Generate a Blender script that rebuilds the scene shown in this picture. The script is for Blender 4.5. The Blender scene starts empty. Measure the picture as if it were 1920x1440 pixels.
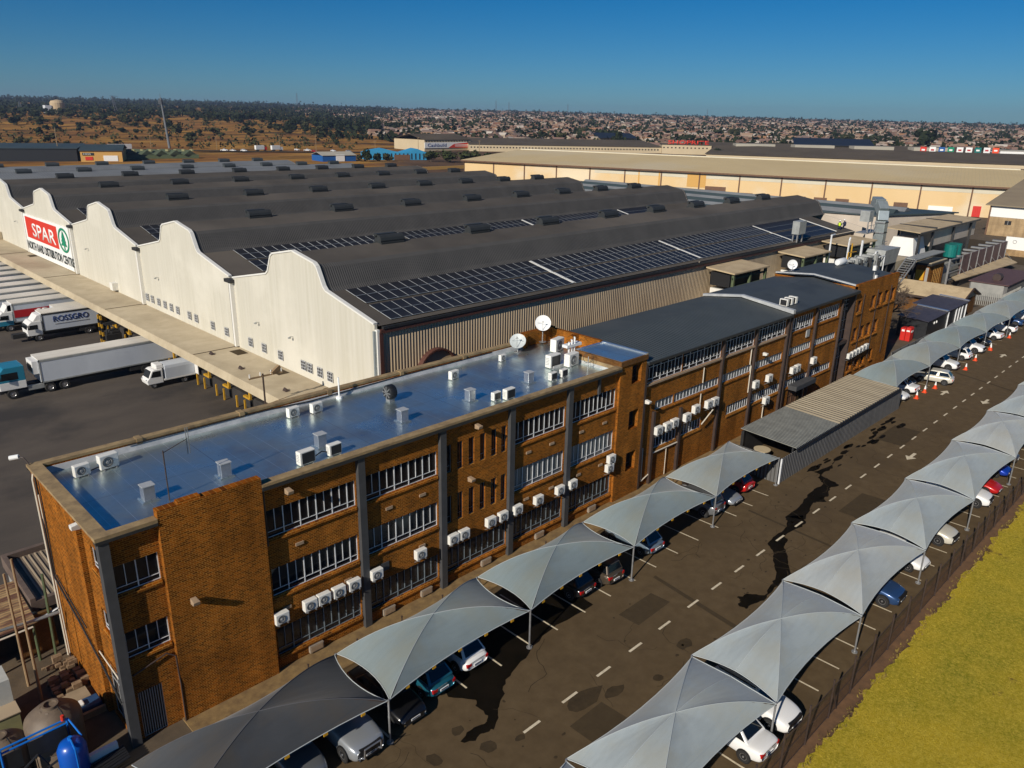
import bpy, bmesh, math, random
from mathutils import Vector, Matrix
RAD = math.radians
SC = bpy.context.scene
COL = SC.collection
random.seed(11)

# ------------------------------------------------------------------ mesh helpers
class MB:
    def __init__(s): s.v = []; s.f = []; s.m = []
    def face(s, pts, m=0):
        n = len(s.v); s.v += [tuple(p) for p in pts]; s.f.append(tuple(range(n, n + len(pts)))); s.m.append(m); return s
    def raw(s, vs, fs, m=0):
        n = len(s.v); s.v += [tuple(p) for p in vs]
        for f in fs: s.f.append(tuple(i + n for i in f)); s.m.append(m)
        return s
    def hexa(s, b, t, m=0):
        return s.raw(list(b) + list(t), [(3, 2, 1, 0), (4, 5, 6, 7), (0, 1, 5, 4), (1, 2, 6, 5), (2, 3, 7, 6), (3, 0, 4, 7)], m)
    def box(s, x0, y0, z0, x1, y1, z1, m=0):
        return s.hexa([(x0, y0, z0), (x1, y0, z0), (x1, y1, z0), (x0, y1, z0)], [(x0, y0, z1), (x1, y0, z1), (x1, y1, z1), (x0, y1, z1)], m)
    def bar(s, p0, p1, w, h=None, m=0, up=(0, 0, 1)):
        h = h or w; p0 = Vector(p0); p1 = Vector(p1); d = (p1 - p0).normalized(); u = Vector(up)
        if abs(d.dot(u)) > .99: u = Vector((1, 0, 0))
        a = d.cross(u).normalized() * (w / 2); b = a.cross(d).normalized() * (h / 2)
        return s.hexa([p0 - a - b, p0 + a - b, p0 + a + b, p0 - a + b], [p1 - a - b, p1 + a - b, p1 + a + b, p1 - a + b], m)
    def tube(s, p0, p1, r, n=8, r1=None, m=0, caps=True):
        r1 = r if r1 is None else r1; p0 = Vector(p0); p1 = Vector(p1); d = (p1 - p0).normalized()
        u = Vector((0, 0, 1)) if abs(d.z) < .9 else Vector((1, 0, 0)); a = d.cross(u).normalized(); b = d.cross(a)
        vs = []
        for p, q in ((p0, r), (p1, r1)):
            vs += [p + (a * math.cos(k * 2 * math.pi / n) + b * math.sin(k * 2 * math.pi / n)) * q for k in range(n)]
        fs = [(k, (k + 1) % n, n + (k + 1) % n, n + k) for k in range(n)]
        if caps: fs += [tuple(range(n - 1, -1, -1)), tuple(range(n, 2 * n))]
        return s.raw(vs, fs, m)
    def path(s, pts, r, n=6, m=0):
        for a, b in zip(pts, pts[1:]): s.tube(a, b, r, n, m=m)
        return s
    def prism(s, poly, axis, a, b, m=0):
        def P(u, v, w): return {'x': (w, u, v), 'y': (u, w, v), 'z': (u, v, w)}[axis]
        n = len(poly); vs = [P(u, v, a) for u, v in poly] + [P(u, v, b) for u, v in poly]
        return s.raw(vs, [tuple(range(n - 1, -1, -1)), tuple(range(n, 2 * n))] + [(k, (k + 1) % n, n + (k + 1) % n, n + k) for k in range(n)], m)
    def lathe(s, prof, n=24, c=(0, 0, 0), axis='z', m=0):
        vs = []
        for r, h in prof:
            for k in range(n):
                a = 2 * math.pi * k / n; u, v = r * math.cos(a), r * math.sin(a)
                p = {'z': (u, v, h), 'y': (u, h, v), 'x': (h, u, v)}[axis]
                vs.append((p[0] + c[0], p[1] + c[1], p[2] + c[2]))
        fs = [(i * n + k, i * n + (k + 1) % n, (i + 1) * n + (k + 1) % n, (i + 1) * n + k) for i in range(len(prof) - 1) for k in range(n)]
        return s.raw(vs, fs, m)
    def disc(s, c, r, axis, n=20, m=0):
        pts = []
        for k in range(n):
            a = 2 * math.pi * k / n; u, v = r * math.cos(a), r * math.sin(a)
            pts.append({'z': (c[0] + u, c[1] + v, c[2]), 'y': (c[0] + u, c[1], c[2] + v), 'x': (c[0], c[1] + u, c[2] + v)}[axis])
        return s.face(pts, m)
    def build(s, name, mats, parent=None, smooth=False, bevel=0, sharp=40, subsurf=0, merge=True):
        me = bpy.data.meshes.new(name)
        o = woff(parent)
        me.from_pydata([(a - o[0], b - o[1], c - o[2]) for a, b, c in s.v], [], s.f)
        for k in (mats if isinstance(mats, (list, tuple)) else [mats]): me.materials.append(M[k] if isinstance(k, str) else k)
        me.polygons.foreach_set('material_index', s.m)
        if smooth:
            if merge: bm = bmesh.new(); bm.from_mesh(me); bmesh.ops.remove_doubles(bm, verts=bm.verts, dist=1e-4); bm.to_mesh(me); bm.free()
            me.polygons.foreach_set('use_smooth', [True] * len(me.polygons))
            if not subsurf and merge: me.set_sharp_from_angle(angle=RAD(sharp))
        me.update()
        ob = bpy.data.objects.new(name, me); COL.objects.link(ob)
        if parent: ob.parent = parent
        if bevel:
            bv = ob.modifiers.new('bevel', 'BEVEL'); bv.width = bevel; bv.segments = 2; bv.limit_method = 'ANGLE'
        if subsurf:
            ss = ob.modifiers.new('subsurf', 'SUBSURF'); ss.levels = ss.render_levels = subsurf
        return ob

def woff(p):
    o = [0., 0., 0.]
    while p:
        o = [o[i] + p.location[i] for i in range(3)]; p = p.parent
    return o
def tag(o, label=None, cat=None, group=None, kind=None):
    if label: o['label'] = label
    if cat: o['category'] = cat
    if group: o['group'] = group
    if kind: o['kind'] = kind
    return o
def thing(name, label, cat, loc=(0, 0, 0), group=None):
    o = bpy.data.objects.new(name, None); COL.objects.link(o); o.location = loc; o.empty_display_size = .3
    return tag(o, label, cat, group)
def struct(mb, name, mats, **k): return tag(mb.build(name, mats, **k), kind='structure', label=name.replace('_', ' '))
def dup(root, loc, rz=0, label=None, group=None, scale=None):
    def cp(o, par):
        c = o.copy(); COL.objects.link(c); c.parent = par
        for ch in list(o.children): cp(ch, c)
        return c
    r = cp(root, None); r.location = loc; r.rotation_euler = (0, 0, rz)
    if scale: r.scale = scale if isinstance(scale, tuple) else (scale,) * 3
    if label: r['label'] = label
    if group: r['group'] = group
    return r
def text(body, parent, mat, origin, ux, uz, height, width=None, name='lettering', ext=.02, bold=0.0, font=None):
    """Flat lettering as a mesh: origin = lower left corner, ux / uz = the writing and the upright directions."""
    cu = bpy.data.curves.new('lettering', 'FONT'); cu.body = body; cu.size = 1; cu.extrude = 0; cu.offset = bold; cu.resolution_u = 3
    t = bpy.data.objects.new('lettering', cu); COL.objects.link(t)
    bpy.context.view_layer.update()
    me = bpy.data.meshes.new_from_object(t.evaluated_get(bpy.context.evaluated_depsgraph_get()))
    bpy.data.objects.remove(t); bpy.data.curves.remove(cu)
    xs = [v.co.x for v in me.vertices]; ys = [v.co.y for v in me.vertices]
    x0, x1, y0, y1 = min(xs), max(xs), min(ys), max(ys); k = height / (y1 - y0); kx = width / (x1 - x0) if width else k
    ux = Vector(ux); uz = Vector(uz); nn = ux.cross(uz); o = Vector(origin); w = Vector(woff(parent))
    for v in me.vertices: v.co = o + ux * ((v.co.x - x0) * kx) + uz * ((v.co.y - y0) * k) - w
    me.materials.clear(); me.materials.append(M[mat])
    for p in me.polygons: p.material_index = 0
    ob = bpy.data.objects.new(name, me); COL.objects.link(ob); ob.parent = parent
    so = ob.modifiers.new('thick', 'SOLIDIFY'); so.thickness = ext; so.offset = 0
    return ob

# ------------------------------------------------------------------ materials
M = {}
def _nt(name):
    m = bpy.data.materials.new(name); m.use_nodes = True; nt = m.node_tree
    b = nt.nodes['Principled BSDF']; M[name] = m; return m, nt, b
def N(nt, t, **k):
    n = nt.nodes.new(t)
    for a, v in k.items():
        if a in n.inputs: n.inputs[a].default_value = v
        else: setattr(n, a, v)
    return n
def rgb(c): return (c[0], c[1], c[2], 1)
def pm(name, c1, c2=None, scale=1.0, rough=.7, metal=0, bump=0, bscale=20, coat=0, spec=.5, lo=.35, hi=.65, rvar=0, stretch=(1, 1, 1), obj=True, wave=None, c3=None, s3=.1, l3=.5, h3=.7, alpha=1, seams=None):
    """Principled material: two colours mixed by noise (a third one in larger patches), optional fine bump, corrugation (wave = axis, period, depth) and seams."""
    m, nt, b = _nt(name); L = nt.links.new
    b.inputs['Base Color'].default_value = rgb(c1); b.inputs['Roughness'].default_value = rough; b.inputs['Metallic'].default_value = metal
    b.inputs['Coat Weight'].default_value = coat; b.inputs['Coat Roughness'].default_value = .08; b.inputs['Specular IOR Level'].default_value = spec
    b.inputs['Alpha'].default_value = alpha
    if not (c2 or bump or wave or c3 or rvar): return m
    tc = N(nt, 'ShaderNodeTexCoord'); co = tc.outputs['Object' if obj else 'Generated']
    mp = N(nt, 'ShaderNodeMapping'); mp.inputs['Scale'].default_value = stretch; L(co, mp.inputs['Vector'])
    col = None
    if c2:
        no = N(nt, 'ShaderNodeTexNoise', Scale=scale, Detail=8., Roughness=.65); L(mp.outputs[0], no.inputs['Vector'])
        mr = N(nt, 'ShaderNodeMapRange'); mr.inputs[1].default_value = lo; mr.inputs[2].default_value = hi; L(no.outputs['Fac'], mr.inputs[0])
        mx = N(nt, 'ShaderNodeMix', data_type='RGBA'); mx.inputs[6].default_value = rgb(c1); mx.inputs[7].default_value = rgb(c2); L(mr.outputs[0], mx.inputs[0]); col = mx.outputs[2]
        if rvar:
            rr = N(nt, 'ShaderNodeMapRange'); rr.inputs[1].default_value = lo; rr.inputs[2].default_value = hi
            rr.inputs[3].default_value = rough - rvar; rr.inputs[4].default_value = rough + rvar; L(no.outputs['Fac'], rr.inputs[0]); L(rr.outputs[0], b.inputs['Roughness'])
    if c3:
        n3 = N(nt, 'ShaderNodeTexNoise', Scale=s3, Detail=6., Roughness=.6); L(co, n3.inputs['Vector'])
        m3 = N(nt, 'ShaderNodeMapRange'); m3.inputs[1].default_value = l3; m3.inputs[2].default_value = h3; L(n3.outputs['Fac'], m3.inputs[0])
        x3 = N(nt, 'ShaderNodeMix', data_type='RGBA'); x3.inputs[6].default_value = rgb(c1); x3.inputs[7].default_value = rgb(c3)
        if col: L(col, x3.inputs[6])
        L(m3.outputs[0], x3.inputs[0]); col = x3.outputs[2]
    hgt = None
    if wave:
        sp = N(nt, 'ShaderNodeSeparateXYZ'); L(co, sp.inputs[0])
        ml = N(nt, 'ShaderNodeMath', operation='MULTIPLY'); ml.inputs[1].default_value = 2 * math.pi / wave[1]; L(sp.outputs['XYZ'.index(wave[0].upper())], ml.inputs[0])
        sn = N(nt, 'ShaderNodeMath', operation='SINE'); L(ml.outputs[0], sn.inputs[0]); hgt = sn.outputs[0]
        bw = N(nt, 'ShaderNodeBump', Distance=wave[2], Strength=1.); L(hgt, bw.inputs['Height']); nrm = bw.outputs[0]
        if bump:
            nb = N(nt, 'ShaderNodeTexNoise', Scale=bscale, Detail=4.); L(co, nb.inputs['Vector'])
            b2 = N(nt, 'ShaderNodeBump', Strength=bump, Distance=.02); L(nb.outputs['Fac'], b2.inputs['Height']); L(nrm, b2.inputs['Normal']); nrm = b2.outputs[0]
        L(nrm, b.inputs['Normal'])
    elif bump:
        nb = N(nt, 'ShaderNodeTexNoise', Scale=bscale, Detail=6.); L(mp.outputs[0], nb.inputs['Vector'])
        bb = N(nt, 'ShaderNodeBump', Strength=bump, Distance=.03); L(nb.outputs['Fac'], bb.inputs['Height']); L(bb.outputs[0], b.inputs['Normal'])
    for seams in (seams if isinstance(seams, list) else [seams] if seams else []):   # sheet joints every seams[1] metres along an axis, a thin line of another tone
        sp2 = N(nt, 'ShaderNodeSeparateXYZ'); L(co, sp2.inputs[0])
        dv = N(nt, 'ShaderNodeMath', operation='DIVIDE'); dv.inputs[1].default_value = seams[1]; L(sp2.outputs['XYZ'.index(seams[0].upper())], dv.inputs[0])
        fr = N(nt, 'ShaderNodeMath', operation='FRACT'); L(dv.outputs[0], fr.inputs[0])
        lt = N(nt, 'ShaderNodeMath', operation='LESS_THAN'); lt.inputs[1].default_value = seams[2]; L(fr.outputs[0], lt.inputs[0])
        xs = N(nt, 'ShaderNodeMix', data_type='RGBA'); xs.inputs[6].default_value = rgb(c1); xs.inputs[7].default_value = rgb(seams[3])
        if col: L(col, xs.inputs[6])
        L(lt.outputs[0], xs.inputs[0]); col = xs.outputs[2]
    if col: L(col, b.inputs['Base Color'])
    return m
def brick(name, c1, c2, mortar, var=.5):
    m, nt, b = _nt(name); L = nt.links.new
    ge = N(nt, 'ShaderNodeNewGeometry'); tc = N(nt, 'ShaderNodeTexCoord'); sp = N(nt, 'ShaderNodeSeparateXYZ'); L(tc.outputs['Object'], sp.inputs[0])
    sn = N(nt, 'ShaderNodeSeparateXYZ'); L(ge.outputs['True Normal'], sn.inputs[0])
    ab = N(nt, 'ShaderNodeMath', operation='ABSOLUTE'); L(sn.outputs[0], ab.inputs[0])
    gt = N(nt, 'ShaderNodeMath', operation='GREATER_THAN'); gt.inputs[1].default_value = .6; L(ab.outputs[0], gt.inputs[0])
    mu = N(nt, 'ShaderNodeMix', data_type='FLOAT'); L(gt.outputs[0], mu.inputs[0]); L(sp.outputs[0], mu.inputs[2]); L(sp.outputs[1], mu.inputs[3])
    cb = N(nt, 'ShaderNodeCombineXYZ'); L(mu.outputs[0], cb.inputs[0]); L(sp.outputs[2], cb.inputs[1])
    bt = N(nt, 'ShaderNodeTexBrick', Scale=1., offset=.5); L(cb.outputs[0], bt.inputs['Vector'])
    bt.inputs['Color1'].default_value = rgb(c1); bt.inputs['Color2'].default_value = rgb(c2); bt.inputs['Mortar'].default_value = rgb(mortar)
    bt.inputs['Brick Width'].default_value = .25; bt.inputs['Row Height'].default_value = .092; bt.inputs['Mortar Size'].default_value = .011; bt.inputs['Bias'].default_value = 0.
    no = N(nt, 'ShaderNodeTexNoise', Scale=.55, Detail=7.); L(tc.outputs['Object'], no.inputs['Vector'])
    mr = N(nt, 'ShaderNodeMapRange'); mr.inputs[1].default_value = .3; mr.inputs[2].default_value = .7; mr.inputs[3].default_value = 1 - var * .5; mr.inputs[4].default_value = 1 + var * .35; L(no.outputs['Fac'], mr.inputs[0])
    vm = N(nt, 'ShaderNodeVectorMath', operation='SCALE'); L(bt.outputs['Color'], vm.inputs[0]); L(mr.outputs[0], vm.inputs['Scale'])
    n2 = N(nt, 'ShaderNodeTexNoise', Scale=9., Detail=3.); L(tc.outputs['Object'], n2.inputs['Vector'])
    m2 = N(nt, 'ShaderNodeMapRange'); m2.inputs[3].default_value = .7; m2.inputs[4].default_value = 1.3; L(n2.outputs['Fac'], m2.inputs[0])
    v2 = N(nt, 'ShaderNodeVectorMath', operation='SCALE'); L(vm.outputs[0], v2.inputs[0]); L(m2.outputs[0], v2.inputs['Scale'])
    mp = N(nt, 'ShaderNodeMapping'); mp.inputs['Scale'].default_value = (1.3, 1.3, .09); L(tc.outputs['Object'], mp.inputs['Vector'])
    n4 = N(nt, 'ShaderNodeTexNoise', Scale=1., Detail=5.); L(mp.outputs[0], n4.inputs['Vector'])   # rain streaks run down the wall
    m4 = N(nt, 'ShaderNodeMapRange'); m4.inputs[1].default_value = .35; m4.inputs[2].default_value = .7; m4.inputs[3].default_value = 1.08; m4.inputs[4].default_value = .76; L(n4.outputs['Fac'], m4.inputs[0])
    v4 = N(nt, 'ShaderNodeVectorMath', operation='SCALE'); L(v2.outputs[0], v4.inputs[0]); L(m4.outputs[0], v4.inputs['Scale'])
    L(v4.outputs[0], b.inputs['Base Color']); b.inputs['Roughness'].default_value = .95; b.inputs['Specular IOR Level'].default_value = .08
    bp = N(nt, 'ShaderNodeBump', Strength=.6, Distance=.012, invert=True); L(bt.outputs['Fac'], bp.inputs['Height']); L(bp.outputs[0], b.inputs['Normal'])

brick('brick', (.315, .086, .005), (.10, .026, .002), (.40, .19, .04))
brick('brick_dark', (.17, .075, .022), (.12, .05, .015), (.15, .085, .035))
brick('face_brick_tan', (.42, .27, .13), (.33, .2, .09), (.4, .3, .18))
pm('coping', (.36, .25, .12), (.22, .15, .075), 1.6, .85, bump=.3, c3=(.12, .085, .05), s3=.9, l3=.55, h3=.75)
pm('pier', (.06, .06, .062), (.045, .045, .046), 1.5, .7)
pm('dark_metal', (.03, .03, .032), (.02, .02, .02), 2, .5)
pm('brown_steel', (.06, .037, .028), (.04, .025, .02), 2, .6)
pm('white_frame', (.74, .75, .76), (.55, .56, .57), 3, .45)
pm('frame_bluegrey', (.20, .24, .27), (.14, .17, .19), 3, .5)  # grey-blue frames and burglar bars, darker than the white ones
pm('glass', (.008, .009, .012), None, rough=.06, spec=.6)
pm('glass_blind', (.16, .17, .17), (.10, .11, .11), 2.5, .25, stretch=(3, 3, .2), spec=.6)
pm('glass_dim', (.03, .032, .036), (.01, .011, .013), .8, .12, spec=.6)
pm('vent_tan', (.38, .27, .17), (.3, .2, .12), 6, .8)
pm('vent_box', (.30, .25, .19), (.22, .18, .14), 6, .7)
pm('silver_roof', (.74, .86, .84), (.52, .60, .60), .35, .34, metal=.92, bump=.12, bscale=1.2, rvar=.10, c3=(.50, .47, .45), s3=.24, l3=.48, h3=.72, seams=[('x', 1.02, .022, (.9, .95, .95)), ('y', 4.4, .008, (.45, .5, .5)), ('x', 7.14, .005, (.4, .42, .42))])
pm('silver_metal', (.8, .81, .83), (.66, .67, .7), 2.5, .3, metal=.9)
pm('roof_dark', (.062, .070, .068), (.050, .058, .057), .5, .6, wave=('x', .34, .022), c3=(.075, .08, .076), s3=.15)
pm('roof_dark_plain', (.054, .062, .064), (.044, .05, .052), .4, .6, c3=(.032, .037, .04), s3=.2)
pm('flashing', (.62, .62, .6), (.42, .43, .43), 1.2, .45, metal=.3, bump=.3, bscale=3)
pm('casing', (.76, .74, .68), (.66, .64, .58), 4, .5)
pm('fan_black', (.02, .02, .021), None, rough=.5)
pm('fan_grey', (.13, .13, .125), None, rough=.5)
pm('grille_grey', (.33, .33, .32), None, rough=.5)
pm('steel', (.36, .36, .36), (.26, .26, .26), 3, .45, metal=.5)
pm('cable', (.015, .015, .015), None, rough=.6)
pm('cream_pipe', (.62, .56, .45), None, rough=.6)
pm('white_plastic', (.78, .78, .76), None, rough=.4)
pm('dish_white', (.8, .79, .77), (.72, .71, .69), 1.5, .5)
pm('dish_grey', (.5, .53, .52), (.42, .45, .44), 1.5, .5)
# ground
pm('asphalt', (.116, .079, .040), (.088, .058, .028), 1.3, .92, spec=.2, bump=.35, bscale=40, c3=(.075, .050, .025), s3=.11, l3=.48, h3=.72)
pm('yard', (.088, .070, .054), (.060, .047, .037), .25, .88, bump=.3, bscale=30, c3=(.030, .025, .022), s3=.07, l3=.5, h3=.62, stretch=(.4, 1, 1))
pm('concrete', (.33, .26, .17), (.24, .185, .115), 1.1, .9, bump=.3, c3=(.16, .115, .065), s3=.4)
pm('paving', (.25, .16, .06), (.14, .085, .035), 2., .9, bump=.4)
pm('paint_line', (.72, .62, .44), (.5, .42, .29), 4, .7)
pm('wet', (.005, .004, .002), (.010, .007, .004), .8, .8, spec=.05)
pm('oil', (.062, .043, .023), (.042, .03, .017), 2.2, .9, spec=.1)
pm('patch_tar', (.066, .046, .024), (.055, .038, .02), 2, .9, spec=.15)
pm('soil', (.17, .085, .035), (.105, .055, .024), 1.4, .95, bump=.8, bscale=5)
pm('dirt', (.12, .085, .05), (.07, .05, .03), .7, .95, bump=.5)
def lawn_mat():
    m, nt, b = _nt('lawn_grass'); L = nt.links.new
    tc = N(nt, 'ShaderNodeTexCoord'); co = tc.outputs['Object']
    def noise(s, d=8., r=.65): n = N(nt, 'ShaderNodeTexNoise', Scale=s, Detail=d, Roughness=r); L(co, n.inputs['Vector']); return n.outputs['Fac']
    def rng(f, a, z):
        q = N(nt, 'ShaderNodeMapRange'); q.inputs[1].default_value = a; q.inputs[2].default_value = z; L(f, q.inputs[0]); return q.outputs[0]
    def mix(f, a, c):
        x = N(nt, 'ShaderNodeMix', data_type='RGBA'); L(f, x.inputs[0])
        for i, q in ((6, a), (7, c)):
            if isinstance(q, tuple): x.inputs[i].default_value = rgb(q)
            else: L(q, x.inputs[i])
        return x.outputs[2]
    c = mix(rng(noise(.22), .40, .66), (.46, .33, .02), (.22, .21, .012))
    c = mix(rng(noise(6., 6., .8), .42, .66), c, (.60, .44, .06))
    c = mix(rng(noise(14., 5., .8), .52, .72), c, (.18, .15, .010))
    c = mix(rng(noise(.16, 9., .8), .60, .66), c, (.14, .085, .025))
    L(c, b.inputs['Base Color']); b.inputs['Roughness'].default_value = .95; b.inputs['Specular IOR Level'].default_value = .1
    bp = N(nt, 'ShaderNodeBump', Strength=.9, Distance=.12); L(noise(9., 6., .8), bp.inputs['Height']); L(bp.outputs[0], b.inputs['Normal'])
lawn_mat()
def terrain_mat():
    m, nt, b = _nt('veld'); L = nt.links.new
    tc = N(nt, 'ShaderNodeTexCoord'); co = tc.outputs['Object']
    def noise(s, d=8., r=.65, st=(1, 1, 1)):
        mp = N(nt, 'ShaderNodeMapping'); mp.inputs['Scale'].default_value = st; L(co, mp.inputs['Vector'])
        n = N(nt, 'ShaderNodeTexNoise', Scale=s, Detail=d, Roughness=r); L(mp.outputs[0], n.inputs['Vector']); return n.outputs['Fac']
    def rng(f, a, z):
        q = N(nt, 'ShaderNodeMapRange'); q.inputs[1].default_value = a; q.inputs[2].default_value = z; L(f, q.inputs[0]); return q.outputs[0]
    def mix(f, a, c):
        x = N(nt, 'ShaderNodeMix', data_type='RGBA'); L(f, x.inputs[0])
        for i, q in ((6, a), (7, c)):
            if isinstance(q, tuple): x.inputs[i].default_value = rgb(q)
            else: L(q, x.inputs[i])
        return x.outputs[2]
    grass = mix(rng(noise(.011, 9., st=(1, 2.2, 1)), .40, .60), (.38, .20, .045), (.20, .09, .03))
    grass = mix(rng(noise(.013, 9., .7, (1, 1.8, 1)), .50, .62), grass, (.062, .038, .018))
    town = mix(rng(noise(.02, 9., .8), .4, .62), (.15, .09, .055), (.07, .045, .03))
    # the grassland lies north of the road (bearing above 55 degrees); the settlement east of it stands on bare ground
    sp = N(nt, 'ShaderNodeSeparateXYZ'); L(co, sp.inputs[0])
    at = N(nt, 'ShaderNodeMath', operation='ARCTAN2'); L(sp.outputs[1], at.inputs[0]); L(sp.outputs[0], at.inputs[1])
    wob = N(nt, 'ShaderNodeMath', operation='MULTIPLY_ADD'); L(noise(.004), wob.inputs[0]); wob.inputs[1].default_value = .16; L(at.outputs[0], wob.inputs[2])
    c = mix(rng(wob.outputs[0], .98, 1.03), town, grass)
    L(c, b.inputs['Base Color']); b.inputs['Roughness'].default_value = 1.; b.inputs['Specular IOR Level'].default_value = .05
terrain_mat()
def shade_cloth(name, c):
    m, nt, b = _nt(name); L = nt.links.new
    tc = N(nt, 'ShaderNodeTexCoord'); co = tc.outputs['Object']
    mp = N(nt, 'ShaderNodeMapping'); mp.inputs['Scale'].default_value = (.5, 2.6, .5); mp.inputs['Rotation'].default_value = (0, 0, .5); L(co, mp.inputs['Vector'])
    n = N(nt, 'ShaderNodeTexNoise', Scale=1.6, Detail=5., Roughness=.6); L(mp.outputs[0], n.inputs['Vector'])
    r = N(nt, 'ShaderNodeMapRange'); r.inputs[1].default_value = .35; r.inputs[2].default_value = .7; L(n.outputs['Fac'], r.inputs[0])
    x = N(nt, 'ShaderNodeMix', data_type='RGBA'); x.inputs[6].default_value = rgb(c); x.inputs[7].default_value = rgb([q * .88 for q in c]); L(r.outputs[0], x.inputs[0])
    b.inputs['Roughness'].default_value = .62; b.inputs['Specular IOR Level'].default_value = .4
    b.inputs['Sheen Weight'].default_value = .15
    d2 = N(nt, 'ShaderNodeTexNoise', Scale=.35, Detail=6., Roughness=.6); L(co, d2.inputs['Vector']); dr = N(nt, 'ShaderNodeMapRange'); dr.inputs[1].default_value = .42; dr.inputs[2].default_value = .7; L(d2.outputs['Fac'], dr.inputs[0])
    dm = N(nt, 'ShaderNodeMix', data_type='RGBA'); dm.inputs[7].default_value = rgb((c[0] * .9 + .02, c[1] * .84 + .01, c[2] * .74)); L(x.outputs[2], dm.inputs[6]); L(dr.outputs[0], dm.inputs[0])
    sx = N(nt, 'ShaderNodeSeparateXYZ'); L(co, sx.inputs[0]); dv = N(nt, 'ShaderNodeMath', operation='MULTIPLY'); dv.inputs[1].default_value = .62; L(sx.outputs[1], dv.inputs[0]); fr = N(nt, 'ShaderNodeMath', operation='FRACT'); L(dv.outputs[0], fr.inputs[0]); lt = N(nt, 'ShaderNodeMath', operation='LESS_THAN'); lt.inputs[1].default_value = .022; L(fr.outputs[0], lt.inputs[0])
    sm = N(nt, 'ShaderNodeMix', data_type='RGBA'); sm.inputs[7].default_value = rgb([q * .90 for q in c]); L(dm.outputs[2], sm.inputs[6]); L(lt.outputs[0], sm.inputs[0]); L(sm.outputs[2], b.inputs['Base Color'])   # dust and sewn seams
    bp = N(nt, 'ShaderNodeBump', Strength=.2, Distance=.08); L(n.outputs['Fac'], bp.inputs['Height']); L(bp.outputs[0], b.inputs['Normal'])
shade_cloth('cloth', (.205, .25, .255)); shade_cloth('cloth_worn', (.235, .265, .262)); shade_cloth('cloth_fresh', (.185, .23, .238)); shade_cloth('cloth_right_worn', (.37, .395, .39)); shade_cloth('cloth_right', (.33, .37, .375)); shade_cloth('cloth_dark', (.05, .053, .057))
pm('hem', (.42, .45, .45), None, rough=.6); pm('hem_dark', (.1, .1, .11), None, rough=.6)
# warehouse
pm('gable_white', (.60, .565, .475), (.53, .495, .40), .6, .75, stretch=(1, 4, .12), wave=('y', .42, .004), c3=(.66, .62, .52), s3=.12)
pm('gable_trim', (.74, .72, .66), None, rough=.6)
pm('wh_roof', (.092, .080, .067), (.070, .061, .052), .25, .85, spec=.2, wave=('x', .21, .004), c3=(.12, .103, .085), s3=.05)
pm('wh_roof_steep', (.088, .083, .078), (.068, .065, .062), .35, .85, spec=.2, wave=('x', .21, .012))
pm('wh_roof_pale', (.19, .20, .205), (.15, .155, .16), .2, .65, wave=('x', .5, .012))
pm('wh_side', (.58, .45, .29), (.46, .35, .22), .6, .7, stretch=(4, 1, .15), wave=('x', .3, .030), c3=(.36, .27, .18), s3=.12)
pm('fascia', (.10, .035, .025), (.07, .028, .02), 2, .6)
pm('parapet_brown', (.15, .105, .08), (.1, .07, .055), 2, .8)
pm('net_roof', (.07, .065, .085), (.045, .042, .055), 1.5, .55, spec=.2, bump=.5, bscale=2)
pm('pv_glass', (.016, .017, .022), (.024, .025, .030), .7, .4, spec=.12)
pm('pv_frame', (.40, .42, .44), None, rough=.5)
pm('ventilator', (.032, .034, .034), (.024, .026, .026), 1.5, .6)
pm('canopy_roof', (.52, .43, .29), (.42, .34, .22), .5, .8, c3=(.35, .28, .18), s3=.12)
pm('tuft', (.22, .16, .03), (.14, .09, .02), 2, .95)
pm('yellow_paint', (.6, .33, .02), (.42, .22, .015), 3, .6)
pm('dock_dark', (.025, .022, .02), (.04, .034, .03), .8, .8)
pm('rubber_dark', (.03, .028, .026), None, rough=.8)
pm('tan_roof', (.52, .40, .24), (.44, .33, .19), .8, .75, c3=(.36, .27, .16), s3=.4)
pm('pinkwall', (.55, .47, .38), (.47, .4, .32), .5, .75, stretch=(1, 1, .3))
pm('maroon', (.125, .065, .058), (.09, .048, .045), 1., .6, wave=('x', .4, .03))
pm('grey_wall', (.34, .33, .30), (.26, .26, .24), .7, .7, wave=('x', .5, .03))
pm('teal', (.005, .17, .15), (.004, .13, .115), 3, .45)
pm('red_paint', (.62, .02, .012), (.5, .02, .012), 3, .5)
pm('gold_cloth', (.62, .33, .01), (.5, .26, .01), 3, .7)
pm('green_steel', (.10, .13, .06), (.07, .09, .045), 3, .6)
pm('duct', (.42, .47, .47), (.34, .38, .38), 1.5, .35, metal=.55)
pm('equip', (.42, .43, .41), (.3, .31, .3), 1.2, .5, metal=.3)
pm('beige_wall', (.70, .50, .26), (.66, .46, .22), .06, .8, c3=(.68, .56, .38), s3=.03, l3=.5, h3=.62, stretch=(1, 1, .4))
pm('beige_upper', (.62, .57, .44), (.55, .5, .38), .1, .8)
pm('beige_roof', (.60, .46, .24), (.54, .41, .21), .05, .75, c3=(.58, .48, .31), s3=.02, seams=('x', 1.1, .06, (.44, .35, .2)))
pm('brown_door', (.16, .085, .045), (.12, .06, .035), 1, .7)
pm('shed_roof_grey', (.24, .24, .21), (.17, .17, .15), 1.2, .75, wave=('x', .26, .03))
pm('shed_roof_tan', (.47, .39, .26), (.36, .29, .19), .9, .8, wave=('x', .5, .03), seams=('x', .85, .06, (.26, .21, .14)), stretch=(1.5, .3, 1))
pm('shed_wall', (.16, .155, .15), (.10, .098, .094), 1.5, .65, stretch=(6, 6, .3), wave=('x', .3, .05))
pm('shed_wall_end', (.16, .155, .15), (.10, .098, .094), 1.5, .65, stretch=(6, 6, .3), wave=('y', .3, .05))
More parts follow.
